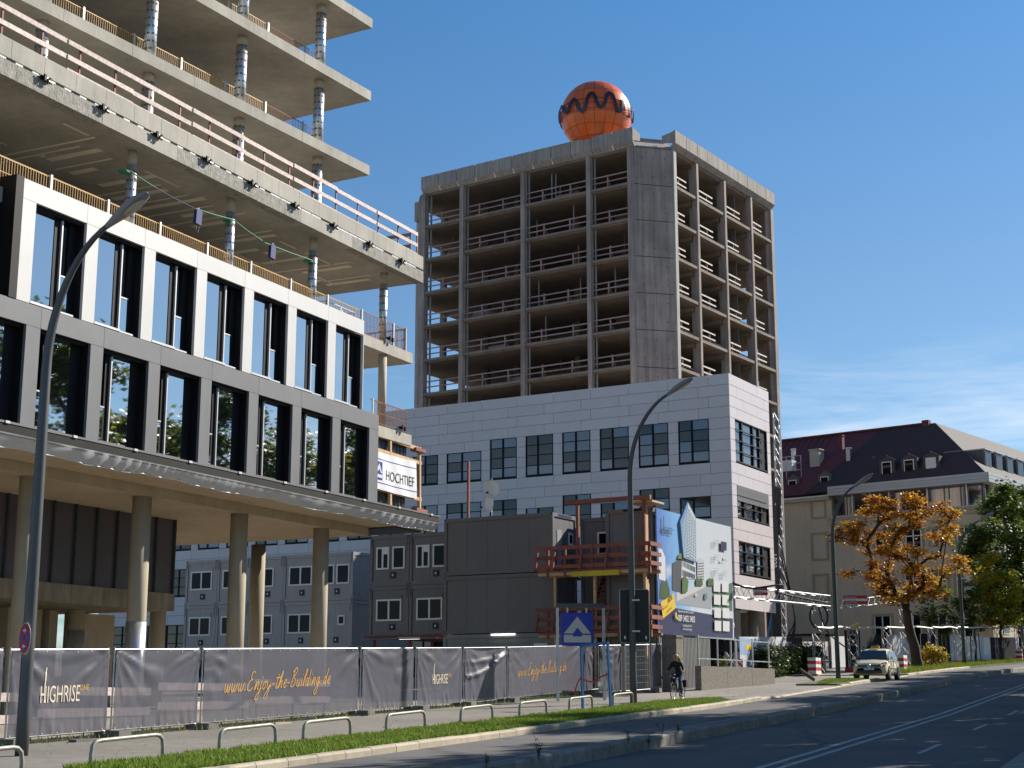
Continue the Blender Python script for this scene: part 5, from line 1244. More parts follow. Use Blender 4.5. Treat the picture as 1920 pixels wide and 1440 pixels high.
# ---- blue company sign, blue frame, black sign back
def build_signs():
    p = rp(57.0, -24.6); c0 = at_n(1042, 1145, -24.0); s0, _ = sn(c0); 
    a = R(0); t = thing('company_sign', 'blue square sign with grey arrow-and-bar emblem in a grey frame', 'sign', Vector((at_y(1081, 1200, 57).x, 57, gz(2.5, 57))), R(8), keepz=True)
    base = gz(2.5, 57); k = 57/2811*1.02
    P = lambda u, v: Vector(((at_y(u, v, 57).x-at_y(1081, v, 57).x), 0, at_y(u, v, 57).z))
    l, r_ = P(1052, 1145).x, P(1112, 1145).x; zt, zb = P(1081, 1149).z, P(1081, 1211).z; cx_ = P(1081, 1180).x
    box = boxp('sign_box', logo_blue, t, l, r_, -.08, .16, zb, zt); W = r_-l; Hh = zt-zb; e = MB(); em = lambda pts: e.prism([(l+W*x, -.095, zb+Hh*z) for x, z in pts], (0, .013, 0))
    em([(.07, .37), (.5, .88), (.5, .55), (.36, .37)]); em([(.5, .88), (.93, .37), (.66, .37), (.5, .55)]); em([(.07, .10), (.93, .10), (.93, .33), (.64, .33), (.64, .28), (.36, .28), (.36, .33), (.07, .33)]); e.build('emblem', logo_grey, t)
    for x in (l-.14, r_+.42): boxp('post', galv, t, x-.05, x+.05, -.05, .05, base-.1, zt+.18)
    boxp('top_rail', lamp_grey, t, l-.19, r_+.47, -.06, .06, zt+.19, zt+.35)
    for x in (l+W*.2, l+W*.8): boxp('hanger', galv, t, x-.03, x+.03, -.03, .03, zt, zt+.19)
    # leaning blue frame
    t = thing('blue_frame', 'blue painted steel frame with broken red-white tape on the verge', 'frame', ground(1119, 1330), R(-50)); 
    h0 = 2.02; w0 = 1.32
    MB().beam((-w0/2, 0, -.1), (-w0/2-.05, 0, h0), .07, .07).beam((w0/2, 0, -.1), (w0/2-.12, .0, h0+.05), .07, .07).build('post', blue_paint, t); MB().beam((-w0/2-.08, 0, h0), (w0/2-.09, 0, h0+.06), .07, .09).build('crossbar', blue_paint, t)
    m = MB(); pts = cr([(-w0/2-.04, -.05, 1.0), (-.2, -.05, .86), (.2, -.05, 1.0), (w0/2-.06, -.05, 1.1)], 5)
    for i in range(len(pts)-1): m.beam(pts[i], pts[i+1], .01, .045)
    m.build('tape', red_p, t); m = MB(); pts = cr([(-w0/2-.04, -.05, 1.0), (-w0/2-.2, -.08, .75), (-w0/2-.28, -.1, .45)], 4)
    for i in range(len(pts)-1): m.beam(pts[i], pts[i+1], .01, .04)
    m.build('tape', red_p, t)
    # black back of a traffic sign on the central lamp
    q = at_y(1190, 1155, pC.y+.16); t = thing('sign_back', 'dark rectangular back of a large road sign on the central lamp post', 'sign', Vector((q.x, q.y, q.z-.95)), R(4))
    b = MB(); w, h = .53, .93; 
    cs = []
    for ax, az, st in ((w-.08, 1.9-.08, 0), (-w+.08, 1.9-.08, 90), (-w+.08, .08, 180), (w-.08, .08, 270)):
        for k in range(5): cs.append((ax+.08*math.cos(R(st+k*22.5)), 0, az+.08*math.sin(R(st+k*22.5))))
    b.prism(cs, (0, .03, 0)); pl = b.build('plate', M('sign_back_grey', (.025, .025, .027), .6), t); 
    ed = MB(); ed.tube([Vector(c_) for c_ in cs]+[Vector(cs[0])], .014, 6); ed.build('edge', galv, pl)
    for zz in (.4, 1.5): boxp('clamp', galv, t, -.14, .14, -.31, -.001, zz-.03, zz+.03)
    for x in (-.36, .40): boxp('sticker', white_p, t, x-.03, x+.03, -.004, -.0005, .13, .24)
build_signs()
# ---- weeds on the median
WG = [(.05, .07, .02), (.08, .09, .03), (.10, .08, .04)]
def weed(u, v, h, label, seed):
    rnd = random.Random(seed); p = ground(u, v); v_ = []; f = []; c = []
    t = thing('weed', label, 'plant', p, 0, 'weeds on the median kerb'); st = MB(); L = []
    for k in range(rnd.randint(3, 6)):
        a = rnd.uniform(0, 6.28); hh = h*rnd.uniform(.4, 1); tip = Vector((math.cos(a)*hh*.35, math.sin(a)*hh*.35, hh)); st.tube([(0, 0, -.05), tip*.5+Vector((0, 0, .05)), tip], [.006, .005, .003], 4)
        for j in range(14):
            q = tip*rnd.uniform(.2, 1); b = rnd.uniform(0, 6.28); w = rnd.uniform(.03, .075); d = Vector((math.cos(b), math.sin(b), rnd.uniform(-.2, .5)))*w; e = Vector((-math.sin(b), math.cos(b), 0))*w*.3; i = len(v_); v_ += [tuple(q), tuple(q+d*.6+e), tuple(q+d*1.3), tuple(q+d*.6-e)]; f.append((i, i+1, i+2, i+3)); c.append(vary(rnd.choice(WG)))
    st.build('stem', M('weed_stem', (.08, .07, .03), .8), t); link('leaves', attr_mesh('leaves', v_, f, c, leaf_m), t)
for k, (u, v, h, l_) in enumerate(((1010, 1420, .45, 'tallest dark weed on the median kerb'), (1178, 1390, .28, 'bushy weed on the median kerb left of the tall thin stalks'), (1240, 1383, .42, 'thin weed stalks on the median kerb below the cyclist'), (1216, 1395, .22, 'small weed tuft on the median kerb'), (912, 1436, .25, 'low weed near the bottom of the median kerb'), (1272, 1372, .16, 'tiny weed on the median kerb right of the thin stalks'))): weed(u, v, h, l_, k)
# ================================================================ TREES
bark = M('bark_dark', (.055, .042, .032), .95, var=.3, scale=6, bump=.6, bscale=18)
def leaf_cloud(rnd, clusters, per, sig, size, cols, flat=.6):
    v = []; f = []; cl = []
    for (c, k) in clusters:
        base = rnd.choice(cols)
        for _ in range(int(per*k)):
            q = c+Vector((rnd.gauss(0, sig), rnd.gauss(0, sig), rnd.gauss(0, sig*flat))); s = size*rnd.uniform(.6, 1.3)
            a = rnd.uniform(0, 6.28); tl = rnd.uniform(-.7, .7); d = Vector((math.cos(a), math.sin(a), tl)).normalized(); e = d.cross(Vector((rnd.uniform(-.6, .6), rnd.uniform(-.6, .6), 1))).normalized()
            nrm = d.cross(e); i = len(v)
            v += [tuple(q-d*s*.5), tuple(q+e*s*.42+nrm*s*.12), tuple(q+d*s*.55), tuple(q-e*s*.42+nrm*s*.12)]; f.append((i, i+1, i+2, i+3))
            t = rnd.uniform(.7, 1.3); b = base if rnd.random() < .65 else rnd.choice(cols); cl.append((b[0]*t*rnd.uniform(.9, 1.1), b[1]*t, b[2]*t))
    return v, f, cl
def make_tree(name, label, base, H, th, rad, seed, cols, natt=70, per=110, sig=.5, size=.2, r0=.2, lean=(0, 0), group=None, shape=1.0, cz=None, cat='tree', flat=.6):
    rnd = random.Random(seed); t = thing(name, label, cat, base, 0, group)
    nodes = [Vector((0, 0, -.3))]; par = [-1]; n0 = 6
    for k in range(1, n0+1): z = th*k/n0; nodes.append(Vector((lean[0]*z/th+.06*math.sin(k*1.7+seed), lean[1]*z/th+.06*math.cos(k*1.3), z))); par.append(k-1)
    cb = th*.92; cc = Vector((lean[0], lean[1], (cb+H)/2)); hh = (H-cb)/2
    att = []
    while len(att) < natt:
        q = Vector((rnd.uniform(-1, 1), rnd.uniform(-1, 1), rnd.uniform(-1, 1))); l = q.length
        if l > 1 or l < .25: continue
        if rnd.random() > .35+.65*l: continue
        zf = q.z; w = 1-.25*max(0, zf)**2*shape-.15*max(0, -zf); q = Vector((q.x*rad*w*rnd.uniform(.85, 1.1), q.y*rad*w*rnd.uniform(.85, 1.1), q.z*hh)); att.append(cc+q)
    top = nodes[-1]; att.sort(key=lambda q: (q-top).length)
    tips = []
    for q in att:
        best = min(range(4, len(nodes)), key=lambda i: (nodes[i]-q).length+.35*max(0, nodes[i].z-q.z+.3)*2)
        a = nodes[best]; d = q-a; m = a+d*.5+Vector((rnd.gauss(0, .08), rnd.gauss(0, .08), .10*d.length)); nodes.append(m); par.append(best); nodes.append(q); par.append(len(nodes)-2); tips.append(len(nodes)-1)
    w = [0]*len(nodes)
    for i in tips:
        j = i
        while j >= 0: w[j] += 1; j = par[j]
    R_ = [max(.014, r0*(x/len(tips))**.48) for x in w]
    for k in range(n0+1): R_[k] = r0*(1.25-.35*k/n0)*(1.25 if k == 0 else 1)
    tr = MB(); tr.tube(nodes[:n0+1], R_[:n0+1], 10).build('trunk', bark, t, True)
    br = MB()
    for i in range(n0+1, len(nodes)):
        p = par[i]; br.tube([nodes[p], nodes[i]], [min(R_[p], R_[i]*1.5), R_[i]], 6, caps=False)
    br.build('branches', bark, t, True)
    cl = [(nodes[i], rnd.uniform(.5, 1.3)) for i in tips]+[(nodes[par[i]]*.5+nodes[i]*.5, .5) for i in tips]
    v, f, c = leaf_cloud(rnd, cl, per, sig, size, cols, flat); link('crown', attr_mesh('crown', v, f, c, leaf_m), t); return t
ORANGE = [(.42, .19, .018), (.52, .28, .025), (.32, .11, .012), (.60, .38, .04), (.26, .09, .012)]
GREEN = [(.09, .15, .02), (.13, .20, .025), (.06, .11, .015), (.18, .22, .03)]
DGREEN = [(.07, .12, .018), (.11, .17, .025), (.045, .08, .015), (.18, .20, .03)]
YGREEN = [(.34, .36, .03), (.44, .38, .035), (.20, .26, .025), (.52, .38, .04)]
bp_ = ground(1722, 1254); bp_.z -= .1
make_tree('maple_tree', 'maple tree with orange autumn leaves and dark forked trunk', bp_, 12.3, 4.6, 4.9, 5, ORANGE, 96, 112, .30, .215, .30, lean=(-.7, 0), flat=.5)
make_tree('young_tree', 'young staked tree with green leaves, the left of two', ground(1768, 1245.5), 6.3, 2.3, 1.6, 8, GREEN, 30, 60, .28, .22, .06, group='young staked trees', shape=1.4)
make_tree('young_tree', 'young staked tree with green leaves, right of the green lamp', ground(1831, 1243), 6.4, 2.6, 1.55, 9, GREEN, 26, 60, .28, .22, .06, group='young staked trees', shape=1.4)
make_tree('roadside_tree', 'yellow-green tree at the right edge in front of the dark trees', ground(1879, 1241.5), 9.0, 2.4, 2.3, 12, YGREEN, 50, 80, .34, .25, .12, group='trees at the right edge')
make_tree('roadside_tree', 'dark green tree at the right edge, nearer one', at_y(1935, 1240, 128), 15.0, 3.2, 4.6, 13, DGREEN+GREEN[:2], 95, 110, .5, .34, .28, group='trees at the right edge')
make_tree('roadside_tree', 'dark green tree at the right edge, farther one', at_y(1918, 1238, 139), 15.5, 3.0, 4.6, 14, DGREEN, 90, 110, .5, .34, .28, group='trees at the right edge')
make_tree('low_shrub', 'low shrub with yellow leaves at the foot of the maple', ground(1747, 1252), 1.5, .25, .9, 21, ORANGE[1:4]+YGREEN, 20, 40, .22, .18, .04, cat='shrub')
# stakes of the young trees
for u, v, d in ((1768, 1245.5, 'left'), (1831, 1243, 'right')):
    p = ground(u, v); t = thing('tree_stakes', 'wooden stakes around the %s young tree' % d, 'stakes', p)
    for a in (20, 140, 260): MB().tube([(.42*math.cos(R(a)), .42*math.sin(R(a)), -.2), (.36*math.cos(R(a)), .36*math.sin(R(a)), 2.35)], .05, 8).build('stake', timber_old, t) if 'timber_old' in globals() else MB().tube([(.42*math.cos(R(a)), .42*math.sin(R(a)), -.2), (.36*math.cos(R(a)), .36*math.sin(R(a)), 2.35)], .05, 8).build('stake', M('stake_wood', (.22, .17, .11), .9, var=.2), t)
# trees across the street (outside the frame): they shade the road and show in the window glass
first = [make_tree('street_tree', 'leafy street tree on the opposite pavement, mirrored in the facade glass', road(44, 4.6, -.12), 20.4, 4.5, 5.6, 31, GREEN+DGREEN+YGREEN[2:3], 110, 95, .6, .40, .30, group='trees on the opposite pavement'),
         make_tree('street_tree', 'leafy street tree on the opposite pavement, mirrored in the facade glass', road(51, 4.6, -.12), 18.8, 4.2, 5.4, 32, GREEN+YGREEN+DGREEN, 100, 95, .6, .40, .28, group='trees on the opposite pavement')]
for k, s_ in enumerate((36.5, 58, 65, 73, 81, 90, 99, 109, 120)):
    c = copy_tree(first[k % 2]); c.location = road(s_+random.uniform(-1, 1), (6.2 if s_ < 40 else 3.9)+random.uniform(-.4, .8), -.12); c.rotation_euler = (0, 0, k*1.9); z = random.uniform(.94, 1.12); c.scale = (z, z, z)
# hedge
def build_hedge():
    rnd = random.Random(4); a = at_n(1408, 1262, -22.0); b = at_n(1530, 1258, -22.0); s0, _ = sn(a); s1, _ = sn(b); t = thing('hedge', 'dark clipped hedge in front of the printed hoarding', 'hedge', road(s0, -21.4), ROADZ); L = s1-s0; cl = []
    for _ in range(420):
        x, y, z = rnd.uniform(0, L), rnd.uniform(-.45, .45), rnd.uniform(.1, 1.55); cl.append((Vector((x, y, z+.036*x+.08*math.sin(x*2))), 1))
    v, f, c = leaf_cloud(rnd, cl, 26, .16, .2, [(.035, .06, .012), (.05, .08, .015), (.025, .045, .01)], .9); link('foliage', attr_mesh('foliage', v, f, c, leaf_m), t)
    m = MB(); 
    for k in range(10): m.tube([(L*(k+.5)/10, 0, -.3), (L*(k+.5)/10+.1, .1, 1.3)], .03, 5)
    m.build('stems', bark, t)
build_hedge()
make_tree('wall_weed', 'tall weed climbing at the end of the pebble wall', ground(1357, 1280), 1.3, .3, .35, 44, [(.16, .18, .03), (.10, .13, .02)], 12, 22, .12, .10, .02, cat='plant')
# ================================================================ BEIGE BUILDING
FG = Frame(36.48, 115.0, 39.2)
GK = 1.25                                  # the house stands farther back than its working frame
beige = fthing('apartment_house', 'beige rendered house with dark mansard roof and dormers', 'building', FG); beige.location = Vector(beige.location)*GK; beige.scale = (GK, GK, GK)
def build_beige():
    o = beige; b0 = FG.z0-.5; render = M('render_beige', (.62, .51, .37), .9, var=.08, scale=.5, streak=.07); trim = M('render_trim', (.40, .33, .21), .9, var=.06); stone = M('cornice_pale', (.50, .45, .37), .85, var=.06)
    fas = M('fascia_white', (.52, .52, .52), .4, var=.03, rand=.03); rf_dark = M('roof_brown', (.070, .040, .040), .95, var=.2, scale=3); rf_red = M('roof_red_metal', (.15, .03, .03), .65, var=.12, scale=2); slate = M('roof_grey_tile', (.14, .125, .115), .9, var=.25, scale=4)
    YL = 13.15; YF = 34; XF = 34
    boxp('wall', render, o, 0, 12, 0, YL, b0, 14.1); boxp('wall', render, o, .25, 12, YL+.003, YF, b0, 16.0); boxp('wall', render, o, 12.003, XF, 0, 12, b0, 14.1)
    for a, z0, z1, m in ((.30, 13.95, 14.10, stone), (.42, 14.10, 14.28, stone), (.20, 13.70, 13.95, stone)):
        boxp('cornice', m, o, -a, 0-.001, -a, YL+.2, z0, z1); boxp('cornice', m, o, -.0005, XF, -a, -.001, z0, z1)
    # glazed attic storey
    boxp('attic_core', void_m, o, .5, 11, .5, YL-.4, 14.1, 16); boxp('attic_core', void_m, o, 11.003, XF, .5, 10, 14.1, 16)
    attic_gl = M('attic_glass', (.012, .02, .035), .05, ior=3.2)
    k = 0; y = .12
    while y < YL-.5:
        w = (1.35, .55, .95, .4)[k % 4]; f = MB().box(.28, .42, y, y+.07, 14.28, 15.97).box(.28, .40, y+.07, y+w, 14.28, 14.36).build('attic_window', grey_panel, o)
        boxp('pane', attic_gl, f, .34, .36, y+.07, y+w, 14.36, 15.97)
        if k % 4 == 1: boxp('mullion', alu, f, .20, .279, y, y+.12, 14.28, 15.97)
        y += w; k += 1
    for k in range(12):
        x = .3+k*1.75; f = boxp('attic_window', black_m, o, x, x+1.2, .30, .36, 14.30, 15.97); 
        w = boxp('pane', glass_bl, o, x+.06, x+1.14, .27, .29, 14.4, 15.9); boxp('pier', stone, o, x+1.21, x+1.74, .05, .4, 14.28, 15.97)
    for i in range(4):
        for j in range(3): a = -.55+(YL+.45)*i/4; boxp('fascia_panel', fas, o, -.62, -.55, a+.006, a+(YL+.45)/4-.006, 15.98+.255*j, 15.98+.255*j+.225)
    for j in range(3): boxp('fascia_panel', fas, o, -.55, XF, -.62, -.555, 15.98+.255*j, 15.98+.255*j+.225)
    boxp('fascia_core', fas, o, -.54, 3, -.54, YL-.1, 15.99, 16.70); boxp('fascia_core', fas, o, 3.003, XF, -.54, 3, 15.99, 16.70)
    boxp('eave', stone, o, -.1, .24, YL+.05, YF, 15.75, 16.0); boxp('gutter', alu, o, -.2, -.05, YL+.1, YF, 16.0, 16.12)
    # hipped roof
    q = FG.px(1742, 802, x=6.4); A = Vector((6.4, 6.4, q.z+.35)); zr = A.z
    B = Vector((6.4, YF, zr)); C = Vector((XF, 6.4, zr)); e = 16.72
    MB().poly([(-.3, -.3, e), A, Vector((6.4, 11.2, zr)), (-.3, 15.4, e-.4)]).build('roof', rf_dark, o)
    MB().poly([(-.31, 15.4, e-.4), Vector((6.4, 11.2, zr)), B, (-.31, YF, e-.6)]).build('roof', rf_red, o); MB().poly([(-.3, -.3, e), (XF, -.3, e), C, A]).build('roof', slate, o)
    MB().poly([A, C, (XF, 13, e), (13, 13, e)]).poly([A, (13, 13, e), (13, YF, e), B]).build('roof', rf_dark, o)
    boxp('ridge_cap', rf_red, o, 6.25, 6.55, 7, YF, zr-.02, zr+.12); boxp('ridge_box', rf_red, o, 6.15, 6.65, 6.9, 7.5, zr-.3, zr+.30)
    k = 15.9
    sl = Vector((6.71, 0, zr-(e-.5)))
    while k < 31:
        MB().beam((-.28, k, e-.46), (6.38, k, zr+.01), .05, .06).build('standing_seam', rf_red, o); k += .62
    # dormers
    def dormer(u, vt, vb, w, m, blind=False):
        p = FG.px(u, vb, x=1.0); z0 = p.z; z1 = FG.px(u, vt, x=1.0).z; y = p.y
        d = MB().prism([(1.0, y-w/2, z0-.3), (1.0, y+w/2, z0-.3), (1.0, y+w/2, z1-.3), (1.0, y, z1), (1.0, y-w/2, z1-.3)], (4, 0, 0)).build('dormer', m, o)
        MB().beam((.85, y-w/2-.12, z1-.36), (.85, y, z1+.06), .1, .06, up=(1, 0, 0)).build('verge', m, d)
        f = MB().box(.93, .99, y-w*.32, y+w*.32, z0, z1-.42).build('dormer_window', pvc, d); boxp('pane', pvc if blind else glass_bl, d, .90, .925, y-w*.26, y+w*.26, z0+.08, z1-.5)
    for u, b_ in ((1664, 0), (1706, 0), (1747, 1)): dormer(u, 856 if u < 1700 else 852 if u < 1740 else 848, 896 if u < 1700 else 893 if u < 1740 else 889, 1.35, M('dormer_brown', (.075, .062, .055), .6, var=.1), b_)
    for u in (1487, 1547): dormer(u, 891 if u < 1500 else 884, 918 if u < 1500 else 912, 1.2, M('dormer_metal', (.12, .11, .11), .5, var=.1))
    for k in range(7):
        x = 2.6+k*2.3; boxp('dormer', M('dormer_zinc', (.07, .07, .075), .4, var=.1), o, x, x+1.5, .9, 4.2, 17.3, 19.0); boxp('dormer_window', glass_bl, o, x+.15, x+1.35, .86, .895, 17.7, 18.8); boxp('dormer_roof', galv, o, x-.08, x+1.58, .75, 4.2, 19.005, 19.09)
    # chimneys, vents, roof terrace unit
    for u, v, w, h, m in ((1532, 868, .9, 1.5, stone), (1592, 860, .35, 1.2, alu), (1488, 854, .3, .7, alu), (1640, 872, .25, .8, alu), (1577, 826, .4, .5, rf_red)):
        p = FG.px(u, v, x=3.2); boxp('chimney' if w > .5 else 'roof_vent', m, o, 3.2-w/2, 3.2+w/2, p.y-w/2, p.y+w/2, p.z-.8, p.z+h*.7); boxp('cap', m, o, 3.2-w*.6, 3.2+w*.6, p.y-w*.6, p.y+w*.6, p.z+h*.7+.01, p.z+h*.7+.1)
    p = FG.px(1485, 878, x=1.5); boxp('roof_unit', pvc, o, 1.3, 2.1, p.y-.1, p.y+.9, p.z-.2, p.z+.7); r = MB()
    for z in (-.3, .3, .9): r.box(.9, .93, p.y-1.2, p.y+1.6, p.z+z, p.z+z+.04)
    for y in (-1.2, .2, 1.6): r.box(.9, .93, p.y+y, p.y+y+.04, p.z-.9, p.z+.94)
    r.build('roof_rail', galv, o)
    # windows and blind niches on the long side
    def niche(u0, u1, v0, v1):
        a = FG.px(u0, v1, x=.25); b = FG.px(u1, v0, x=.25); y0, y1 = min(a.y, b.y), max(a.y, b.y); z0, z1 = a.z, b.z; w = .16
        MB().box(.19, .248, y0, y0+w, z0, z1).box(.19, .248, y1-w, y1, z0, z1).box(.19, .248, y0+w, y1-w, z1-w, z1).box(.19, .248, y0+w, y1-w, z0, z0+w).build('niche_frame', trim, o)
    niche(1521, 1548, 936, 974); niche(1522, 1552, 997, 1052); niche(1525, 1553, 1075, 1127)
    def win(u0, u1, v0, v1, x=0, half=False):
        a = FG.px(u0, v1, x=x); b = FG.px(u1, v0, x=x); y0, y1 = min(a.y, b.y), max(a.y, b.y); z0, z1 = a.z, b.z; w = .22
        f = MB().box(x-.06, x-.001, y0, y0+w, z0, z1).box(x-.06, x-.001, y1-w, y1, z0, z1).box(x-.06, x-.001, y0+w, y1-w, z1-w, z1).build('window', trim, o)
        s = MB().box(x-.035, x-.002, y0+w, y0+w+.09, z0, z1-w).box(x-.035, x-.002, y1-w-.09, y1-w, z0, z1-w).box(x-.035, x-.002, (y0+y1)/2-.05, (y0+y1)/2+.05, z0, z1-w).box(x-.035, x-.002, y0+w+.09, y1-w-.09, z0+(z1-z0)*.55, z0+(z1-z0)*.6).build('sash', pvc, f)
        boxp('pane', glass_bl, f, x-.02, x-.004, y0+w, y1-w, z0, z1-w)
    for v0, v1 in ((990, 1030), (1067, 1122), (1150, 1212)):
        for u0 in (1637, 1694, 1742, 1790): win(u0, u0+38, v0-(u0-1637)*.045, v1-(u0-1637)*.04)
    f = boxp('window', grey_panel, o, -.05, -.001, FG.px(1608, 1010, x=0).y, FG.px(1588, 1010, x=0).y, FG.px(1600, 1014, x=0).z, FG.px(1600, 1000, x=0).z)
    for k in range(6):
        for z in (4.5, 7.6, 10.8): x = 2+k*3.2; fo = boxp('window', pvc, o, x, x+1.2, -.04, -.001, z, z+1.7); boxp('pane', glass_bl, o, x+.1, x+1.1, -.06, -.041, z+.1, z+1.6)
    # lean-to canopy at the left
    boxp('entrance_canopy', rf_dark, o, -2.5, .24, 13.4, 19, 4.6, 4.75); boxp('entrance_box', render, o, -2.3, .24, 13.6, 18.8, b0, 4.59)
build_beige()
# vertical banner on the house
p = FG.px(1822, 1105, x=-.3); t = thing('wall_banner', 'tall white vertical banner with orange planet on the beige house', 'banner', FG.w(p.x, p.y, p.z)*GK, FG.rz); t.scale = (GK, GK, GK)
def build_vbanner():
    a = FG.px(1812, 1105, x=-.3); b = FG.px(1833, 1000, x=-.3); y0, y1 = b.y-p.y, a.y-p.y; h = b.z-a.z
    sh = boxp('sheet', banner_w, t, -.02, 0, y0, y1, 0, h); cy_ = (y0+y1)/2; r = abs(y1-y0)*.36
    MB().prism([(-.03, cy_+r*math.cos(2*math.pi*k/20), .9+r*math.sin(2*math.pi*k/20)+.6) for k in range(20)], (.008, 0, 0)).build('planet', M('planet_orange', (.5, .2, .08), .6, var=.3, scale=6), t)
    letter('lettering', 'JAPA', .30, ink, t, lambda x, y: (-.03, y1-.1-x, .35+y), sx=.75, bold=.01)
    letter('lettering', 'WWW', .5, ink, t, lambda x, y: (-.03, cy_-.25+y, h-.6-x), sx=.8, bold=.01)
build_vbanner()
# ================================================================ HOARDINGS, GANTRIES
dk_board = M('board_charcoal', (.028, .028, .032), .9, var=.06, spec=.1); pale_board = M('board_white', (.62, .61, .63), .5, var=.03)
def img_board(name):
    m = bpy.data.materials.new(name); m.use_nodes = True; nt = m.node_tree; n = nt.nodes; l = nt.links; b = n['Principled BSDF']; b.inputs['Roughness'].default_value = .5
    tc = n.new('ShaderNodeTexCoord'); mp = n.new('ShaderNodeMapping'); mp.inputs['Rotation'].default_value = (0, .6, 0); mp.inputs['Scale'].default_value = (.45, 1, .6); l.new(tc.outputs['Object'], mp.inputs[0])
    w = n.new('ShaderNodeTexVoronoi'); w.inputs['Scale'].default_value = 1.4; l.new(mp.outputs[0], w.inputs[0]); r = n.new('ShaderNodeValToRGB'); e = r.color_ramp.elements; e[0].color = (.62, .58, .56, 1); e[1].color = (.10, .12, .20, 1); x = e.new(.5); x.color = (.35, .45, .62, 1)
    sp = n.new('ShaderNodeSeparateColor'); l.new(w.outputs['Color'], sp.inputs[0]); l.new(sp.outputs[0], r.inputs[0]); l.new(r.outputs[0], b.inputs[0]); MATS[name] = m; return m
img1 = img_board('board_print')
def hoard(u0, u1, vt, n, mat, label, words=(), name='hoarding', z_lift=.25, cols=None):
    if n < -22.9: a = at_n(u0, vt, n); b = at_n(u1, vt, n)
    else: a = at_y(u0, vt, 108+(u0-1558)*.0936); b = at_y(u1, vt, 108+(u1-1558)*.0936)
    z0 = gz(a.x, a.y); H = a.z-z0; d = b-a; L = d.xy.length; sl = gz(b.x, b.y)-z0
    t = thing(name, label, 'hoarding', Vector((a.x, a.y, z0)), math.atan2(d.y, d.x), 'printed hoarding boards')
    bd = MB().prism([(0, 0, z_lift-.2), (L, 0, z_lift-.2+sl), (L, 0, b.z-z0), (0, 0, H)], (0, .06, 0)).build('board', mat, t)
    for x in (.1, L-.16): boxp('post', galv, t, x, x+.06, .061, .13, 0, H)
    for body, x, z, sz, m in words: letter('lettering', body, sz, m, bd, lambda px, py: (x*L+px, -.012, z*H+py), sx=.8)
    return t, L, H
def build_hoardings():
    t, L, H = hoard(1386, 1475, 1194, -23.4, pale_board, 'printed hoarding with drawn terraces behind the hedge')
    b = t.children[0]
    def pr(pts, m, d=.012): MB().poly([(x*L, -d, z*H) for x, z in pts]).build('print', m, b)
    pr([(.0, .55), (.5, .5), (.5, .99), (0, .99)], M('print_sky_soft', (.30, .42, .62), .5)); pr([(.0, .2), (1, .2), (1, .5), (0, .55)], pale_board, .014)
    for k in range(11): pr([(.48, .45+k*.05), (.66, .42+k*.05), (.66, .445+k*.05), (.48, .475+k*.05)], M('print_stripe', (.12, .12, .14), .5), .018)
    for k in range(9): pr([(.66, .42+k*.055), (.80, .3+k*.055), (.80, .325+k*.055), (.66, .45+k*.055)], M('print_stripe2', (.16, .17, .24), .5), .018)
    pr([(.80, .2), (1, .2), (.86, .62)], M('print_tri', (.12, .11, .07), .5), .02); pr([(.12, .68), (.24, .67), (.24, .82), (.12, .83)], yellow_p, .02)
    t, L, H = hoard(1477, 1556, 1203, -23.4, M('board_blush', (.50, .47, .47), .5), 'pale hoarding with large thin black letters behind the hedge', (('ATLAS', .42, .55, .62, ink),))
    b = t.children[0]; MB().poly([(L*.78, -.012, .1), (L, -.012, .1), (L, -.012, H*.98), (L*.92, -.012, H*.98)]).build('print', M('print_shade', (.20, .19, .21), .5), b)
    hoard(1558, 1588, 1193, -22.4, pale_board, 'white hoarding panel beside the green lamp post')
    hoard(1598, 1660, 1190, -22.0, dk_board, 'charcoal hoarding behind the taxi with white web address', (('atlas-werksviertel.de', .02, .42, .66, white_p), ('089-2', .04, .12, .66, white_p)))
    hoard(1664, 1712, 1190, -21.4, img1, 'hoarding with blue-grey print behind the maple trunk')
    hoard(1727, 1780, 1188, -20.8, dk_board, 'charcoal hoarding between maple and first young tree', (('atlas-werk', .3, .55, .5, M('faint_white', (.3, .3, .3), .6)), ('089-24 77', .3, .25, .5, M('faint_white', (.3, .3, .3), .6))))
    t, L, H = hoard(1780, 1810, 1191, -20.8, img1, 'hoarding with bright building print left of the second green lamp')
    hoard(1812, 1838, 1193, -20.8, pale_board, 'white hoarding panel with thin grey letters between lamp and young tree', (('ATLAS', .2, .62, .75, ink), ('MÜNCHEN', .2, .35, .4, ink)))
    hoard(1839, 1856, 1195, -20.8, img1, 'hoarding with dark diagonal print beside the right young tree')
    hoard(1856, 1903, 1195, -20.8, dk_board, 'charcoal hoarding near the right picture edge', (('werksviertel', .15, .55, .5, M('faint_white', (.3, .3, .3), .6)),))
    hoard(1904, 1960, 1196, -20.8, img1, 'printed hoarding cut by the right picture edge')
    # black stele with yellow top
    a = ground(1604, 1259); t = thing('stele', 'black information stele with slanted yellow top behind the taxi', 'sign', Vector((at_y(1603, 1250, 99).x, 99, gz(21, 99))), R(20), keepz=True)
    P = lambda u, v: (at_y(u, v, 99).x-at_y(1603, v, 99).x, at_y(u, v, 99).z)
    (x0, z0), (x1, z1) = P(1590, 1262), P(1617, 1181); MB().prism([(x0*1.2, 0, z0), (x1, 0, z0), (x1, 0, z1), (x0*1.2, 0, z1)], (0, .25, 0)).build('body', dk_board, t); MB().prism([(x0*1.25, -.01, z1), (x1*1.02, -.01, z1), (x1*1.02, -.01, P(1617, 1167)[1]), (x0*.4, -.01, P(1600, 1174)[1])], (0, .27, 0)).build('top', yellow_p, t)
    for zz in (.12, .30, .45): MB().box(x0*.9, x1*.3, -.012, -.002, z1-.1-zz*2, z1-.02-zz*2).build('lettering', M('faint_white', (.3, .3, .3), .6), t)
build_hoardings()
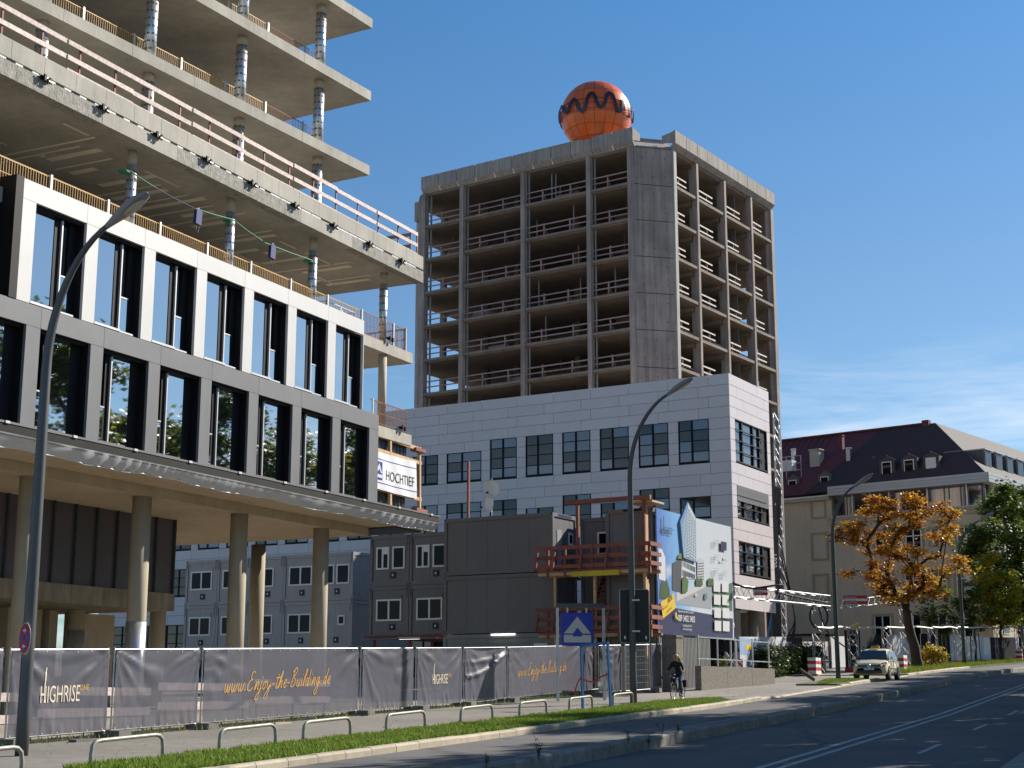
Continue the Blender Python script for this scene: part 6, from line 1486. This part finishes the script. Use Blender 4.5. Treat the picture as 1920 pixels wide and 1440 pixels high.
def truss(m, p, q, w, seg=.6, r=.025, up=Vector((0, 0, 1))):
    p = Vector(p); q = Vector(q); d = (q-p); L = d.length; d.normalize()
    if abs(d.dot(up)) > .9: up = Vector((0, 1, 0))
    a = d.cross(up).normalized()*w/2; b = a.cross(d).normalized()*w/2; cs = [a+b, a-b, -a-b, -a+b]
    for c in cs: m.tube([p+c, q+c], r, 6)
    n = max(1, int(L/seg))
    for k in range(n):
        u0 = p+d*L*k/n; u1 = p+d*L*(k+1)/n
        for i in range(4):
            c0, c1 = (cs[i], cs[(i+1) % 4]) if k % 2 else (cs[(i+1) % 4], cs[i]); m.tube([u0+c0, u1+c1], r*.75, 4, caps=False)
white_truss = M('truss_white', (.46, .46, .46), .45, metal=.3, var=.08); grey_truss = M('truss_grey', (.34, .34, .35), .5, metal=.4, var=.1)
def barrier_block(label, p, n=2):
    t = thing('ballast_block', label, 'barrier', p, ROADZ, 'red and white ballast blocks')
    for k in range(n):
        for j in range(5): MB().box(k*.75, k*.75+.65, -.25, .25, .08+j*.19, .08+j*.19+.185).build('band', (white_p if j % 2 == 0 else red_p), t)
    boxp('pallet', timber, t, -.1, n*.75, -.35, .35, -.02, .075)
def build_gantries():
    # near gantry over the driveway
    l, r_ = at_y(1366, 1108, 82), at_y(1548, 1127, 91); t = thing('cable_gantry', 'white lattice cable gantry crossing in front of the clad block', 'gantry', Vector((l.x, l.y, gz(l.x, l.y))))
    o = t.location; m = MB(); truss(m, l-o, r_-o, .62, .62, .026); m.build('beam', white_truss, t); m = MB(); truss(m, (0, 0, 0), Vector((0, 0, l.z-o.z)), .5, .7, .03); m.build('mast', grey_truss, t)
    c = MB(); c.tube(cr([l-o+Vector((0, -.2, .5)), l-o+Vector((1.2, 0, .15)), l-o+Vector((3.0, .4, .35)), (l+r_)/2-o+Vector((0, 0, .2)), r_-o+Vector((0, 0, -.1))], 6), .06, 6); c.build('cable', rubber, t)
    def plate(u0, u1, v0, v1, Y, par):
        a = at_y(u0, v1, Y)-o; b = at_y(u1, v0, Y)-o; h = b.z-a.z
        pl = MB().box(a.x, b.x, a.y-.33, a.y-.30, a.z, b.z).build('sign_plate', red_p, par); MB().box(a.x+.02, b.x-.02, a.y-.335, a.y-.331, a.z+h*.34, a.z+h*.62).build('sign_stripe', white_p, pl)
        letter('lettering', 'Kabelbrücken bis 40 m!', h*.26, white_p, pl, lambda x, y: (a.x+.08+x, a.y-.337, a.z+h*.72+y), sx=.72*((b.x-a.x)/h)/3.6); letter('lettering', 'KBS - Der Baustromversorger', h*.2, ink, pl, lambda x, y: (a.x+.08+x, a.y-.339, a.z+h*.40+y), sx=.72*((b.x-a.x)/h)/3.6); letter('lettering', 'Info-Tel. 0700 113 6 2006', h*.26, white_p, pl, lambda x, y: (a.x+.08+x, a.y-.337, a.z+h*.08+y), sx=.66*((b.x-a.x)/h)/3.6)
    plate(1411, 1437, 1101, 1117, 84, t)
    # far gantry
    b0 = ground(1537, 1263); l2 = at_y(1532, 1138, b0.y); b1 = at_y(1694, 1252, 111); r2 = at_y(1694, 1120, 111)
    t = thing('cable_gantry', 'grey lattice cable gantry with two masts in front of the beige house', 'gantry', b0); o = b0
    m = MB(); truss(m, l2-o, r2-o, .5, .62, .03); m.build('beam', grey_truss, t)
    for b, tp in ((b0, l2), (b1, r2)): m = MB(); truss(m, Vector((tp.x, tp.y, gz(tp.x, tp.y)))-o, tp-o, .62, .75, .03); m.build('mast', grey_truss, t)
    plate(1580, 1624, 1117, 1133, 97, t)
    c = MB(); q = l2-o; c.tube([q+Vector((.0+.55*math.cos(a), -.4, -.6+.75*math.sin(a))) for a in [k*.42 for k in range(16)]], .06, 6); c.tube(cr([q+Vector((0, -.3, 0)), q+Vector((.5, -.3, -1.5)), q+Vector((1.6, -.3, -2.5))], 6), .045, 5); c.build('cable', rubber, t)
    # low cable line on short masts
    us = (1532, 1598, 1662, 1748, 1795, 1873, 1908); Ys = (92, 96, 104, 112, 116, 124, 128); words = ('beside the hedge', 'behind the green lamp', 'right of the taxi', 'behind the maple', 'left of the second green lamp', 'near the right edge', 'at the far right edge'); prev = None
    for k, (u, Y) in enumerate(zip(us, Ys)):
        tp = at_y(u, (1170, 1173, 1176, 1177, 1178, 1178, 1150)[k], Y); bs = Vector((tp.x, tp.y, gz(tp.x, tp.y))); 
        if k: 
            t = thing('lattice_mast', 'short grey lattice mast %s' % words[k], 'mast', bs, 0, 'short lattice masts of the cable line'); m = MB(); truss(m, (0, 0, 0), tp-bs, .55, .7, .028); m.build('lattice', grey_truss, t); boxp('foot', red_p, t, -.5, .5, -.4, .4, 0, .3)
        if prev is not None:
            t2 = thing('cable_run', 'white cable run ending at the mast %s' % words[k], 'cable', prev, 0, 'overhead cable runs'); q = at_y(u, 1176, Y)-prev; m = MB(); m.tube(cr([(0, 0, -.1), q*.33+Vector((0, 0, -.12)), q*.66+Vector((0, 0, -.02)), q+Vector((0, 0, -.1))], 5), .07, 6); m.build('cable', white_truss, t2)
        prev = at_y(u, 1173, Y)
    barrier_block('red and white ballast block at the near gantry mast', ground(1523, 1266)); barrier_block('red and white ballast block behind the taxi', ground(1688, 1259))
    barrier_block('red and white ballast block at the right picture edge', at_y(1911, 1240, 126), 1)
build_gantries()
# drill rig between the clad block and the beige house
def build_rig():
    p = at_y(1462, 1240, 101); p.z = gz(p.x, p.y); t = thing('drill_rig', 'tall black drill rig mast with blue stays beside the clad block', 'drill rig', p); bk = M('rig_black', (.022, .023, .026), .5, var=.15)
    zt = at_y(1462, 915, 101).z-p.z
    boxp('mast', bk, t, -.45, .15, -.3, .3, 1.2, zt-1.2); MB().beam((-.5, 0, zt-1.6), (.3, 0, zt), .4, .5).beam((.35, 0, zt-.1), (.15, 0, zt-3.2), .25, .3).build('mast_head', bk, t)
    for x, y in ((-.9, 0), (.1, 0)): MB().beam((x-.9, y, 2.0), (x+.2, y, 6.8), .12, .12).build('stay', blue_paint, t)
    m = MB()
    for k in range(3): m.tube(cr([(.3, -.3, 1.0+k*.5), (1.0, -.3, 2.6+k*.3), (.9, -.3, 4.6), (.3, -.3, 6.5+k)], 6), .05, 5)
    m.build('hose', rubber, t); boxp('carriage', bk, t, -1.2, 1.4, -.8, 1.6, .5, 2.2)
    for y in (-.9, 1.0): MB().prism([(-2, y, 0), (2, y, 0), (2.3, y, .4), (2, y, .8), (-2, y, .8), (-2.3, y, .4)], (0, .6, 0)).build('track', rubber, t)
    letter('lettering', 'LB20', .55, white_p, t, lambda x, y: (-.38+y, -.31, zt-4.5-x), sx=.8)
    t = thing('hoist_track', 'steel hoist track running up the tower corner', 'hoist', Vector((at_y(1472, 1240, 112).x, 112, gz(24, 112)))); m = MB(); truss(m, (0, 0, 0), (0, 0, 19), .4, .8, .03); m.build('mast', galv, t)
build_rig()
# ---- small roadworks things
def build_small():
    p = ground(1389, 1276); t = thing('warning_beacon', 'red and white striped warning beacon at the end of the pebble wall', 'beacon', p, R(6))
    MB().box(-.14, .14, -.02, .02, .12, 1.12).build('plate', white_p, t)
    for k in range(4):
        z = .14+k*.26; MB().prism([(-.135, -.024, z+.22), (.135, -.024, z), (.135, -.024, min(z+.13, 1.11)), (-.135, -.024, min(z+.35, 1.11))], (0, .003, 0)).build('stripe', red_bright, t)
    boxp('foot', rubber, t, -.4, .4, -.2, .2, -.02, .12)
    p = ground(1384, 1277); p += Vector((-.2, 1.2, 0)); t = thing('warning_sign', 'back of a dark triangular road sign leaning behind the beacon', 'sign', p, R(10)); MB().prism([(-.62, 0, 1.55), (.55, 0, 1.55), (.05, 0, 2.7)], (0, .02, 0)).build('plate', dk_board, t); MB().tube([(0, .05, -.1), (0, .05, 2.6)], .03, 6).build('post', red_p, t); MB().beam((-.4, .3, 0), (.5, .05, 1.7), .05, .05).beam((.5, .3, 0), (-.3, .05, 1.7), .05, .05).build('stand', galv, t)
    p = ground(1431, 1270); t = thing('leaning_sign_post', 'leaning grey post with a small red-white arrow board before the hedge', 'sign', p, R(5)); MB().tube([(-.1, 0, -.1), (.32, 0, 2.05)], .04, 8).build('post', galv, t); MB().beam((-.18, 0, 1.42), (.85, 0, 1.30), .05, .30).build('board', white_p, t); MB().beam((.25, -.03, 1.46), (.75, -.03, 1.40), .04, .12).build('arrow', red_p, t)
    p = ground(1513, 1277); t = thing('log', 'short weathered log lying on the kerb by the grass patch', 'log', p, R(-30)); MB().tube([(.40, 0, .05), (.16, .03, .22), (-.12, -.02, .40), (-.34, .02, .62)], [.08, .11, .10, .05], 10).build('trunk', M('log_wood', (.16, .10, .06), .9, var=.35, scale=6, bump=.8), t, True)
    p = ground(1319, 1283); t = thing('litter_bag', 'crumpled white paper at the foot of the pebble wall', 'litter', p); MB().lathe([(.05, 0), (.22, .03), (.18, .10), (.05, .13)], n=7).build('paper', white_p, t)
    # boards lying at the fence foot
    for k, (s_, l_) in enumerate(((27, 'long weathered board at the fence foot by the left lamp'), (35.0, 'pale slab lying at the fence foot under the gold writing'), (42.3, 'weathered board at the fence foot right of the gold writing'))):
        t = thing('loose_board', l_, 'board', road(s_, -22.2), ROADZ+.1*k-.1); boxp('board', foot_m if k != 1 else kerb_m, t, 0, (1.6, .8, 1.4)[k], -.12, .12, 0, .06)
build_small()
# ================================================================ TAXI
def build_taxi():
    t = thing('taxi', 'cream-coloured taxi minivan with yellow roof sign facing the camera', 'taxi', road(81.3, -14.42, -.06), ROADZ+math.pi)
    cream = M('car_cream', (.74, .64, .38), .25, var=.02, coat=.6, spec=.5); trimb = M('car_black', (.015, .015, .016), .4); gl = M('car_glass', (.012, .016, .020), .04, ior=1.7); chrome = M('car_chrome', (.6, .6, .62), .2, metal=.9)
    st = [(2.20, .62, .36, .60), (2.14, .76, .27, .74), (1.98, .85, .22, .84), (1.55, .885, .22, .95), (1.10, .895, .22, 1.04), (.4, .895, .22, 1.06), (-1.0, .895, .22, 1.07), (-1.85, .88, .24, 1.07), (-2.10, .83, .30, 1.04), (-2.20, .70, .42, .96)]
    b = []; N = 14
    for x, w, zb, zt in st:
        half = [(0, zb), (.80*w, zb), (w*.98, zb+.10), (w, zb+.30*(zt-zb)), (w*.985, zb+.72*(zt-zb)), (w*.93, zt-.05), (w*.62, zt+.005), (0, zt+.03)]
        ring = [(x, y, z) for y, z in half]+[(x, -y, z) for y, z in reversed(half[1:-1])]; b += ring; N = len(ring)
    fs = [(i*N+k, i*N+(k+1) % N, (i+1)*N+(k+1) % N, (i+1)*N+k) for i in range(len(st)-1) for k in range(N)]+[tuple(range(N)), tuple((len(st)-1)*N+k for k in reversed(range(N)))]
    MB().add(b, fs).build('body', cream, t, True)
    gs = [(1.18, 1.02, .80, .80), (.50, 1.50, .66, .80), (.30, 1.585, .64, .81), (-.4, 1.635, .63, .82), (-1.2, 1.62, .62, .82), (-1.8, 1.55, .60, .81), (-2.12, 1.04, .72, .76)]
    b = []
    for x, z, wt, wb in gs:
        zb = 1.02; b += [(x, wb, zb), (x, wt, z-.04), (x, wt*.7, z), (x, -wt*.7, z), (x, -wt, z-.04), (x, -wb, zb)]
    MB().add(b, [(i*6+k, i*6+k+1, (i+1)*6+k+1, (i+1)*6+k) for i in range(len(gs)-1) for k in range(5)]+[(0, 1, 2, 3, 4, 5)]).build('roof', cream, t, True)
    ws = MB(); n = 8; P = []
    for j in range(5):
        f = j/4; x = 1.20-.70*f+.012; z = 1.03+.47*f+.012; w = .80-.15*f
        for k in range(n+1): y = -w*.96+2*w*.96*k/n; P.append((x-.10*(y/w)**2*(1-.3*f)+.03, y, z))
    wsm = ws.add(P, [(j*(n+1)+k, j*(n+1)+k+1, (j+1)*(n+1)+k+1, (j+1)*(n+1)+k) for j in range(4) for k in range(n)]).build('windscreen', gl, t, True)
    MB().beam((1.23, -.3, 1.05), (1.12, .25, 1.12), .015, .02).beam((1.23, .35, 1.05), (1.10, .7, 1.12), .015, .02).build('wiper', trimb, wsm)
    for sgn in (1, -1):
        for (xa, xb, xc, xd) in ((.98, -.02, .02, .42), (-.10, -.95, -.92, -.08), (-1.03, -1.72, -1.62, -1.0)):
            w_b, w_t = .815, .665; z0, z1 = 1.07, 1.50
            pts = [(xa, sgn*w_b, z0), (xb, sgn*w_b, z0), (xc, sgn*w_t, z1), (xd, sgn*w_t, z1)]; MB().prism(pts if sgn < 0 else pts[::-1], (0, sgn*.012, 0)).build('side_window', gl_side, t)
        for xa in (1.33, -1.35):
            arch = MB(); arch.prism([(xa+.40*math.cos(R(a)), sgn*.872, .31+.40*math.sin(R(a))) for a in range(-18, 199, 12)], (0, sgn*.028, 0)); arch.build('wheel_arch', trimb, t)
            wl = MB(); prof = []; c = Vector((xa, sgn*.80, .315)); nn = 24; vs_ = []
            for rr, yy in ((.20, -.09), (.29, -.10), (.315, -.06), (.318, .06), (.295, .115), (.21, .118)):
                for k in range(nn): a = 2*math.pi*k/nn; vs_.append((c.x+rr*math.cos(a), c.y+sgn*yy, c.z+rr*math.sin(a)))
            wl.add(vs_, [(i*nn+k, i*nn+(k+1) % nn, (i+1)*nn+(k+1) % nn, (i+1)*nn+k) for i in range(5) for k in range(nn)]); wo = wl.build('wheel', rubber, t, True)
            MB().prism([(c.x+.21*math.cos(2*math.pi*k/20), c.y+sgn*.105, c.z+.21*math.sin(2*math.pi*k/20)) for k in range(20)], (0, sgn*.012, 0)).build('rim', chrome, wo)
            sp = MB()
            for k in range(5): a = 2*math.pi*k/5; sp.beam((c.x+.05*math.cos(a), c.y+sgn*.122, c.z+.05*math.sin(a)), (c.x+.19*math.cos(a), c.y+sgn*.122, c.z+.19*math.sin(a)), .05, .012, up=(0, 1, 0))
            sp.build('hub', alu, wo)
        hl = MB(); hl.prism([(1.75, sgn*.875, .80), (2.07, sgn*.80, .70), (2.165, sgn*.56, .66), (2.16, sgn*.50, .73), (2.03, sgn*.62, .83), (1.72, sgn*.84, .90)], (.02, sgn*.012, .01)); ho = hl.build('headlight', trimb, t)
        MB().tube([(2.13, sgn*.64, .735), (2.19, sgn*.64, .735)], .062, 14).build('lamp', chrome, ho); MB().box(2.02, 2.12, sgn*.78-.05, sgn*.78+.05, .69, .74).build('indicator', M('car_amber', (.75, .25, .02), .3), ho)
        mi = MB(); mi.prism([(.92, sgn*.88, 1.04), (.92, sgn*1.06, 1.05), (.92, sgn*1.06, 1.19), (.92, sgn*.92, 1.20)], (.10, 0, -.01)); mi.build('mirror', cream, t); 
        for x in (.25, -.72): boxp('door_handle', cream, t, x-.10, x+.10, min(sgn*.895, sgn*.925), max(sgn*.895, sgn*.925), .90, .935)
        boxp('side_moulding', trimb, t, -.95, .95, min(sgn*.893, sgn*.908), max(sgn*.893, sgn*.908), .56, .60)
        sl = MB()
        for x in (.92, -.06, -.98): sl.box(x-.006, x+.006, min(sgn*.884, sgn*.899), max(sgn*.884, sgn*.899), .34, 1.03)
        sl.build('door_gap', trimb, t)
    boxp('grille', trimb, t, 2.10, 2.185, -.52, .52, .655, .735); boxp('bumper_intake', trimb, t, 2.08, 2.205, -.66, .66, .33, .46); boxp('number_plate', white_p, t, 2.19, 2.225, -.26, .26, .49, .60); letter('plate_lettering', 'M TX 1206', .10, ink, t, lambda x, y: (2.228, -.22+x, .515+y), sx=.9)
    em = MB(); em.prism([(2.19, .075*math.cos(2*math.pi*k/20), .70+.075*math.sin(2*math.pi*k/20)) for k in range(20)], (.02, 0, 0)); e = em.build('emblem', logo_blue2, t)
    v_ = MB(); v_.tube([(2.214, .085*math.cos(2*math.pi*k/20), .70+.085*math.sin(2*math.pi*k/20)) for k in range(21)], .010, 5, False).beam((2.216, -.035, .75), (2.216, 0, .705), .008, .014, (1, 0, 0)).beam((2.216, .035, .75), (2.216, 0, .705), .008, .014, (1, 0, 0)).beam((2.216, -.05, .72), (2.216, -.02, .65), .008, .012, (1, 0, 0)).beam((2.216, -.02, .65), (2.216, 0, .69), .008, .012, (1, 0, 0)).beam((2.216, .05, .72), (2.216, .02, .65), .008, .012, (1, 0, 0)).beam((2.216, .02, .65), (2.216, 0, .69), .008, .012, (1, 0, 0)); v_.build('emblem_ring', chrome, e)
    rs = MB().prism([(.12, -.22, 1.64), (.24, -.22, 1.64), (.21, -.19, 1.77), (.15, -.19, 1.77)], (0, .44, 0)).build('roof_sign', yellow_p, t); letter('lettering', 'TAXI', .12, ink, rs, lambda x, y: (.245, -.15+x, 1.66+y), sx=1.1, bold=.01)
    letter('side_lettering', 'TAXI', .16, ink, t, lambda x, y: (.30-x, .912, .66+y), sx=.8); boxp('side_sticker', yellow_p, t, .42, .68, .897, .905, .62, .94); boxp('side_banner', M('car_banner', (.35, .42, .62), .4), t, -.95, .85, .878, .890, .97, 1.03)
    MB().tube([(-.3, 0, 1.63), (-.55, 0, 1.85)], .008, 5).build('aerial', trimb, t)
gl_side = M('car_glass_side', (.02, .03, .045), .05, ior=2.2)
build_taxi()
# ================================================================ CYCLIST
SC = road(53.6, -16.72); 
def build_bike():
    t = thing('bicycle', 'dark touring bicycle ridden towards the camera', 'bicycle', SC, ROADZ+math.pi)
    fm = M('bike_frame', (.02, .02, .022), .35)
    for name, x in (('front', .53), ('rear', -.53)):
        n = 36; ty = MB(); ty.tube([(x+.335*math.cos(2*math.pi*k/n), 0, .35+.335*math.sin(2*math.pi*k/n)) for k in range(n+1)], .019, 8, False); w = ty.build('wheel', rubber, t, True)
        rm = MB(); rm.tube([(x+.308*math.cos(2*math.pi*k/n), 0, .35+.308*math.sin(2*math.pi*k/n)) for k in range(n+1)], .011, 6, False); rm.build('rim', alu, w, True)
        sp = MB()
        for k in range(18): a = 2*math.pi*k/18; sp.beam((x+.02*math.cos(a+.8), .02*(-1)**k, .35+.02*math.sin(a+.8)), (x+.305*math.cos(a), 0, .35+.305*math.sin(a)), .003, .003)
        sp.build('spokes', silver, w); MB().tube([(x, -.05, .35), (x, .05, .35)], .025, 8).build('hub', alu, w)
        MB().tube([(x+.365*math.cos(R(a)), 0, .35+.365*math.sin(R(a))) for a in (range(20, 150, 10) if x > 0 else range(30, 200, 10))], .024, 6).build('mudguard', fm, t)
    BBk = (-.08, 0, .30); SEAT = (-.24, 0, .78); HD = (.36, 0, .80); f = MB()
    f.tube([BBk, SEAT], .018).tube([BBk, HD], .020).tube([(-.22, 0, .72), HD], .017).tube([BBk, (-.53, .05, .35)], .011).tube([BBk, (-.53, -.05, .35)], .011).tube([SEAT, (-.53, .05, .35)], .010).tube([SEAT, (-.53, -.05, .35)], .010)
    f.tube([HD, (.44, .05, .62), (.53, .05, .35)], .014).tube([HD, (.44, -.05, .62), (.53, -.05, .35)], .014).tube([HD, (.33, 0, .95)], .016); f.build('frame', fm, t, True)
    hb = MB(); hb.tube(cr([(.24, .30, 1.00), (.36, .22, .99), (.36, .0, .96), (.36, -.22, .99), (.24, -.30, 1.00)], 5), .013, 8); hb.build('handlebar', fm, t, True)
    for sy in (1, -1): MB().tube([(.30, sy*.27, 1.0), (.22, sy*.32, 1.0)], .019, 8).build('grip', rubber, t); MB().tube([(.36, sy*.15, .99), (.45, sy*.12, .85), (.42, sy*.05, .6)], .005, 4).build('brake_cable', fm, t)
    MB().tube([SEAT, (-.26, 0, .86)], .014).build('seat_post', alu, t); sd = MB(); sd.prism([(-.42, -.09, .86), (-.10, -.025, .87), (-.06, 0, .87), (-.10, .025, .87), (-.42, .09, .86), (-.45, 0, .86)], (0, 0, .05)); sd.build('saddle', rubber, t)
    MB().tube([(-.08, -.09, .30), (-.08, .09, .30)], .02).beam((-.08, .09, .30), (-.10, .09, .14), .02, .025).beam((-.08, -.09, .30), (-.06, -.09, .46), .02, .025).build('crank', alu, t); MB().box(-.15, -.05, .10, .19, .125, .15).box(-.11, -.01, -.19, -.10, .45, .475).build('pedal', rubber, t)
    rk = MB(); rk.beam((-.35, .06, .74), (-.72, .06, .74), .012, .012).beam((-.35, -.06, .74), (-.72, -.06, .74), .012, .012).beam((-.53, .06, .36), (-.6, .06, .74), .01, .01).beam((-.53, -.06, .36), (-.6, -.06, .74), .01, .01); rk.build('rack', fm, t); MB().prism([(-.72, .07, .48), (-.42, .07, .48), (-.40, .07, .74), (-.74, .07, .74)], (0, .14, 0)).build('pannier', M('bag_black', (.02, .018, .018), .8), t)
    MB().tube([(.44, 0, .80), (.49, 0, .80)], .035, 10).build('front_light', alu, t); MB().prism([(.36, -.09, .78), (.50, -.10, .80), (.50, .10, .80), (.36, .09, .78)], (0, 0, -.16)).build('handlebar_bag', M('bag_black', (.02, .018, .018), .8), t)
build_bike()
def build_person():
    t = thing('person', 'cyclist in black jacket and blue jeans with long light hair, leaning over the handlebar', 'person', SC, ROADZ+math.pi)
    V = []; E = []; Rr = []
    def v(p, r): V.append(p); Rr.append(r); return len(V)-1
    pel = v((-.24, 0, .96), .145); sp1 = v((-.16, 0, 1.08), .125); ch = v((-.02, 0, 1.24), .145); up = v((.06, 0, 1.34), .11); nk = v((.11, 0, 1.41), .05); hd0 = v((.15, 0, 1.47), .075); hd1 = v((.18, 0, 1.55), .088); hd2 = v((.17, 0, 1.615), .06)
    E += [(pel, sp1), (sp1, ch), (ch, up), (up, nk), (nk, hd0), (hd0, hd1), (hd1, hd2)]
    for sy, kn, an, toe in ((1, (.10, .12, .66), (-.08, .13, .25), (.07, .14, .19)), (-1, (.20, -.12, .83), (.0, -.13, .52), (.14, -.14, .49))):
        hip = v((-.20, sy*.09, .90), .105); k = v(kn, .068); c = v(((kn[0]+an[0])/2-.02, kn[1], (kn[2]+an[2])/2+.03), .058); a = v(an, .042); hl = v((an[0]-.03, an[1], an[2]-.05), .040); to = v(toe, .034); E += [(pel, hip), (hip, k), (k, c), (c, a), (a, hl), (hl, to)]
        sh = v((.03, sy*.17, 1.315), .07); el = v((.13, sy*.275, 1.12), .052); wr = v((.235, sy*.30, 1.045), .034); hn = v((.285, sy*.30, 1.025), .034); E += [(up, sh), (sh, el), (el, wr), (wr, hn)]
    me = bpy.data.meshes.new('body'); me.from_pydata(V, E, []); ob = bpy.data.objects.new('body', me); COL.objects.link(ob); ob.modifiers.new('skin', 'SKIN'); sk = me.skin_vertices[0].data
    for i, r_ in enumerate(Rr): sk[i].radius = (r_, r_); sk[i].use_root = (i == 0)
    s = ob.modifiers.new('sub', 'SUBSURF'); s.levels = 2; s.render_levels = 2
    m2 = bpy.data.meshes.new_from_object(ob.evaluated_get(bpy.context.evaluated_depsgraph_get())); bpy.data.objects.remove(ob)
    mats = [M('skin', (.50, .28, .19), .5, var=.06), M('jacket_black', (.014, .014, .017), .8, var=.2, scale=10), M('jeans_blue', (.03, .06, .16), .85, var=.2, scale=12), M('shoe', (.05, .03, .02), .6)]
    m2.materials.clear()
    for m_ in mats: m2.materials.append(m_)
    for p in m2.polygons:
        c = p.center; p.use_smooth = True; i = 1
        if c.z > 1.415 and abs(c.y) < .12 and c.x > .06: i = 0
        elif abs(c.y) > .24 and c.x > .245: i = 0
        elif c.z < .93 and not (abs(c.y) > .24): i = 2
        if (c.z < .245 and c.y > 0) or (c.z < .515 and c.y < -.05 and c.z > .42 and c.x > -.06 and c.z < .505): i = 3
        p.material_index = i
    link('body', m2, t)
    # face details, fingers, hair
    MB().lathe([(.012, -.03), (.018, 0), (.008, .035)], (.262, 0, 1.53), 8).build('nose', mats[0], t)
    ey = MB(); ey.box(.245, .262, .02, .055, 1.548, 1.56).box(.245, .262, -.055, -.02, 1.548, 1.56).box(.238, .256, -.025, .025, 1.487, 1.495); ey.build('eyes_and_mouth', M('face_dark', (.10, .03, .02), .6), t)
    fg = MB()
    for sy in (1, -1):
        for k in range(4): x = .255+k*.020; L = (.9, 1, .95, .8)[k]; fg.tube(cr([(x+.0, sy*.30, 1.03), (x+.02, sy*.30, 1.022), (x+.035*L, sy*.30, 1.0), (x+.02, sy*.30, .98)], 3), .009, 5)
        fg.tube(cr([(.25, sy*.27, 1.03), (.27, sy*.25, 1.015), (.29, sy*.25, .995)], 3), .010, 5)
    fg.build('fingers', mats[0], t, True)
    h = MB(); hm = M('hair_blond', (.42, .27, .11), .5, var=.25, scale=30)
    nn = 14; prof = [(-.02, .098), (.02, .104), (.06, .098), (.095, .066), (.112, .02)]; vs_ = []
    for dz, r_ in prof:
        for k in range(nn): a = 2*math.pi*k/nn; vs_.append((.155+r_*math.cos(a)*(1.0 if math.cos(a) < .3 else .80), r_*math.sin(a)*.92, 1.55+dz))
    h.add(vs_, [(i*nn+k, i*nn+(k+1) % nn, (i+1)*nn+(k+1) % nn, (i+1)*nn+k) for i in range(4) for k in range(nn)]+[tuple(4*nn+k for k in range(nn))])
    for k in range(16):
        y = -.09+.012*k; h.tube(cr([(.08, y*.8, 1.60), (.03, y*1.0+.01, 1.52), (-.03, y*1.1+.03, 1.42), (-.06-.02*math.sin(k), y*1.2+.05, 1.33)], 4), [.022]*4+[.02]*4+[.016]*4+[.008], 6)
    h.build('hair', hm, t, True)
build_person()
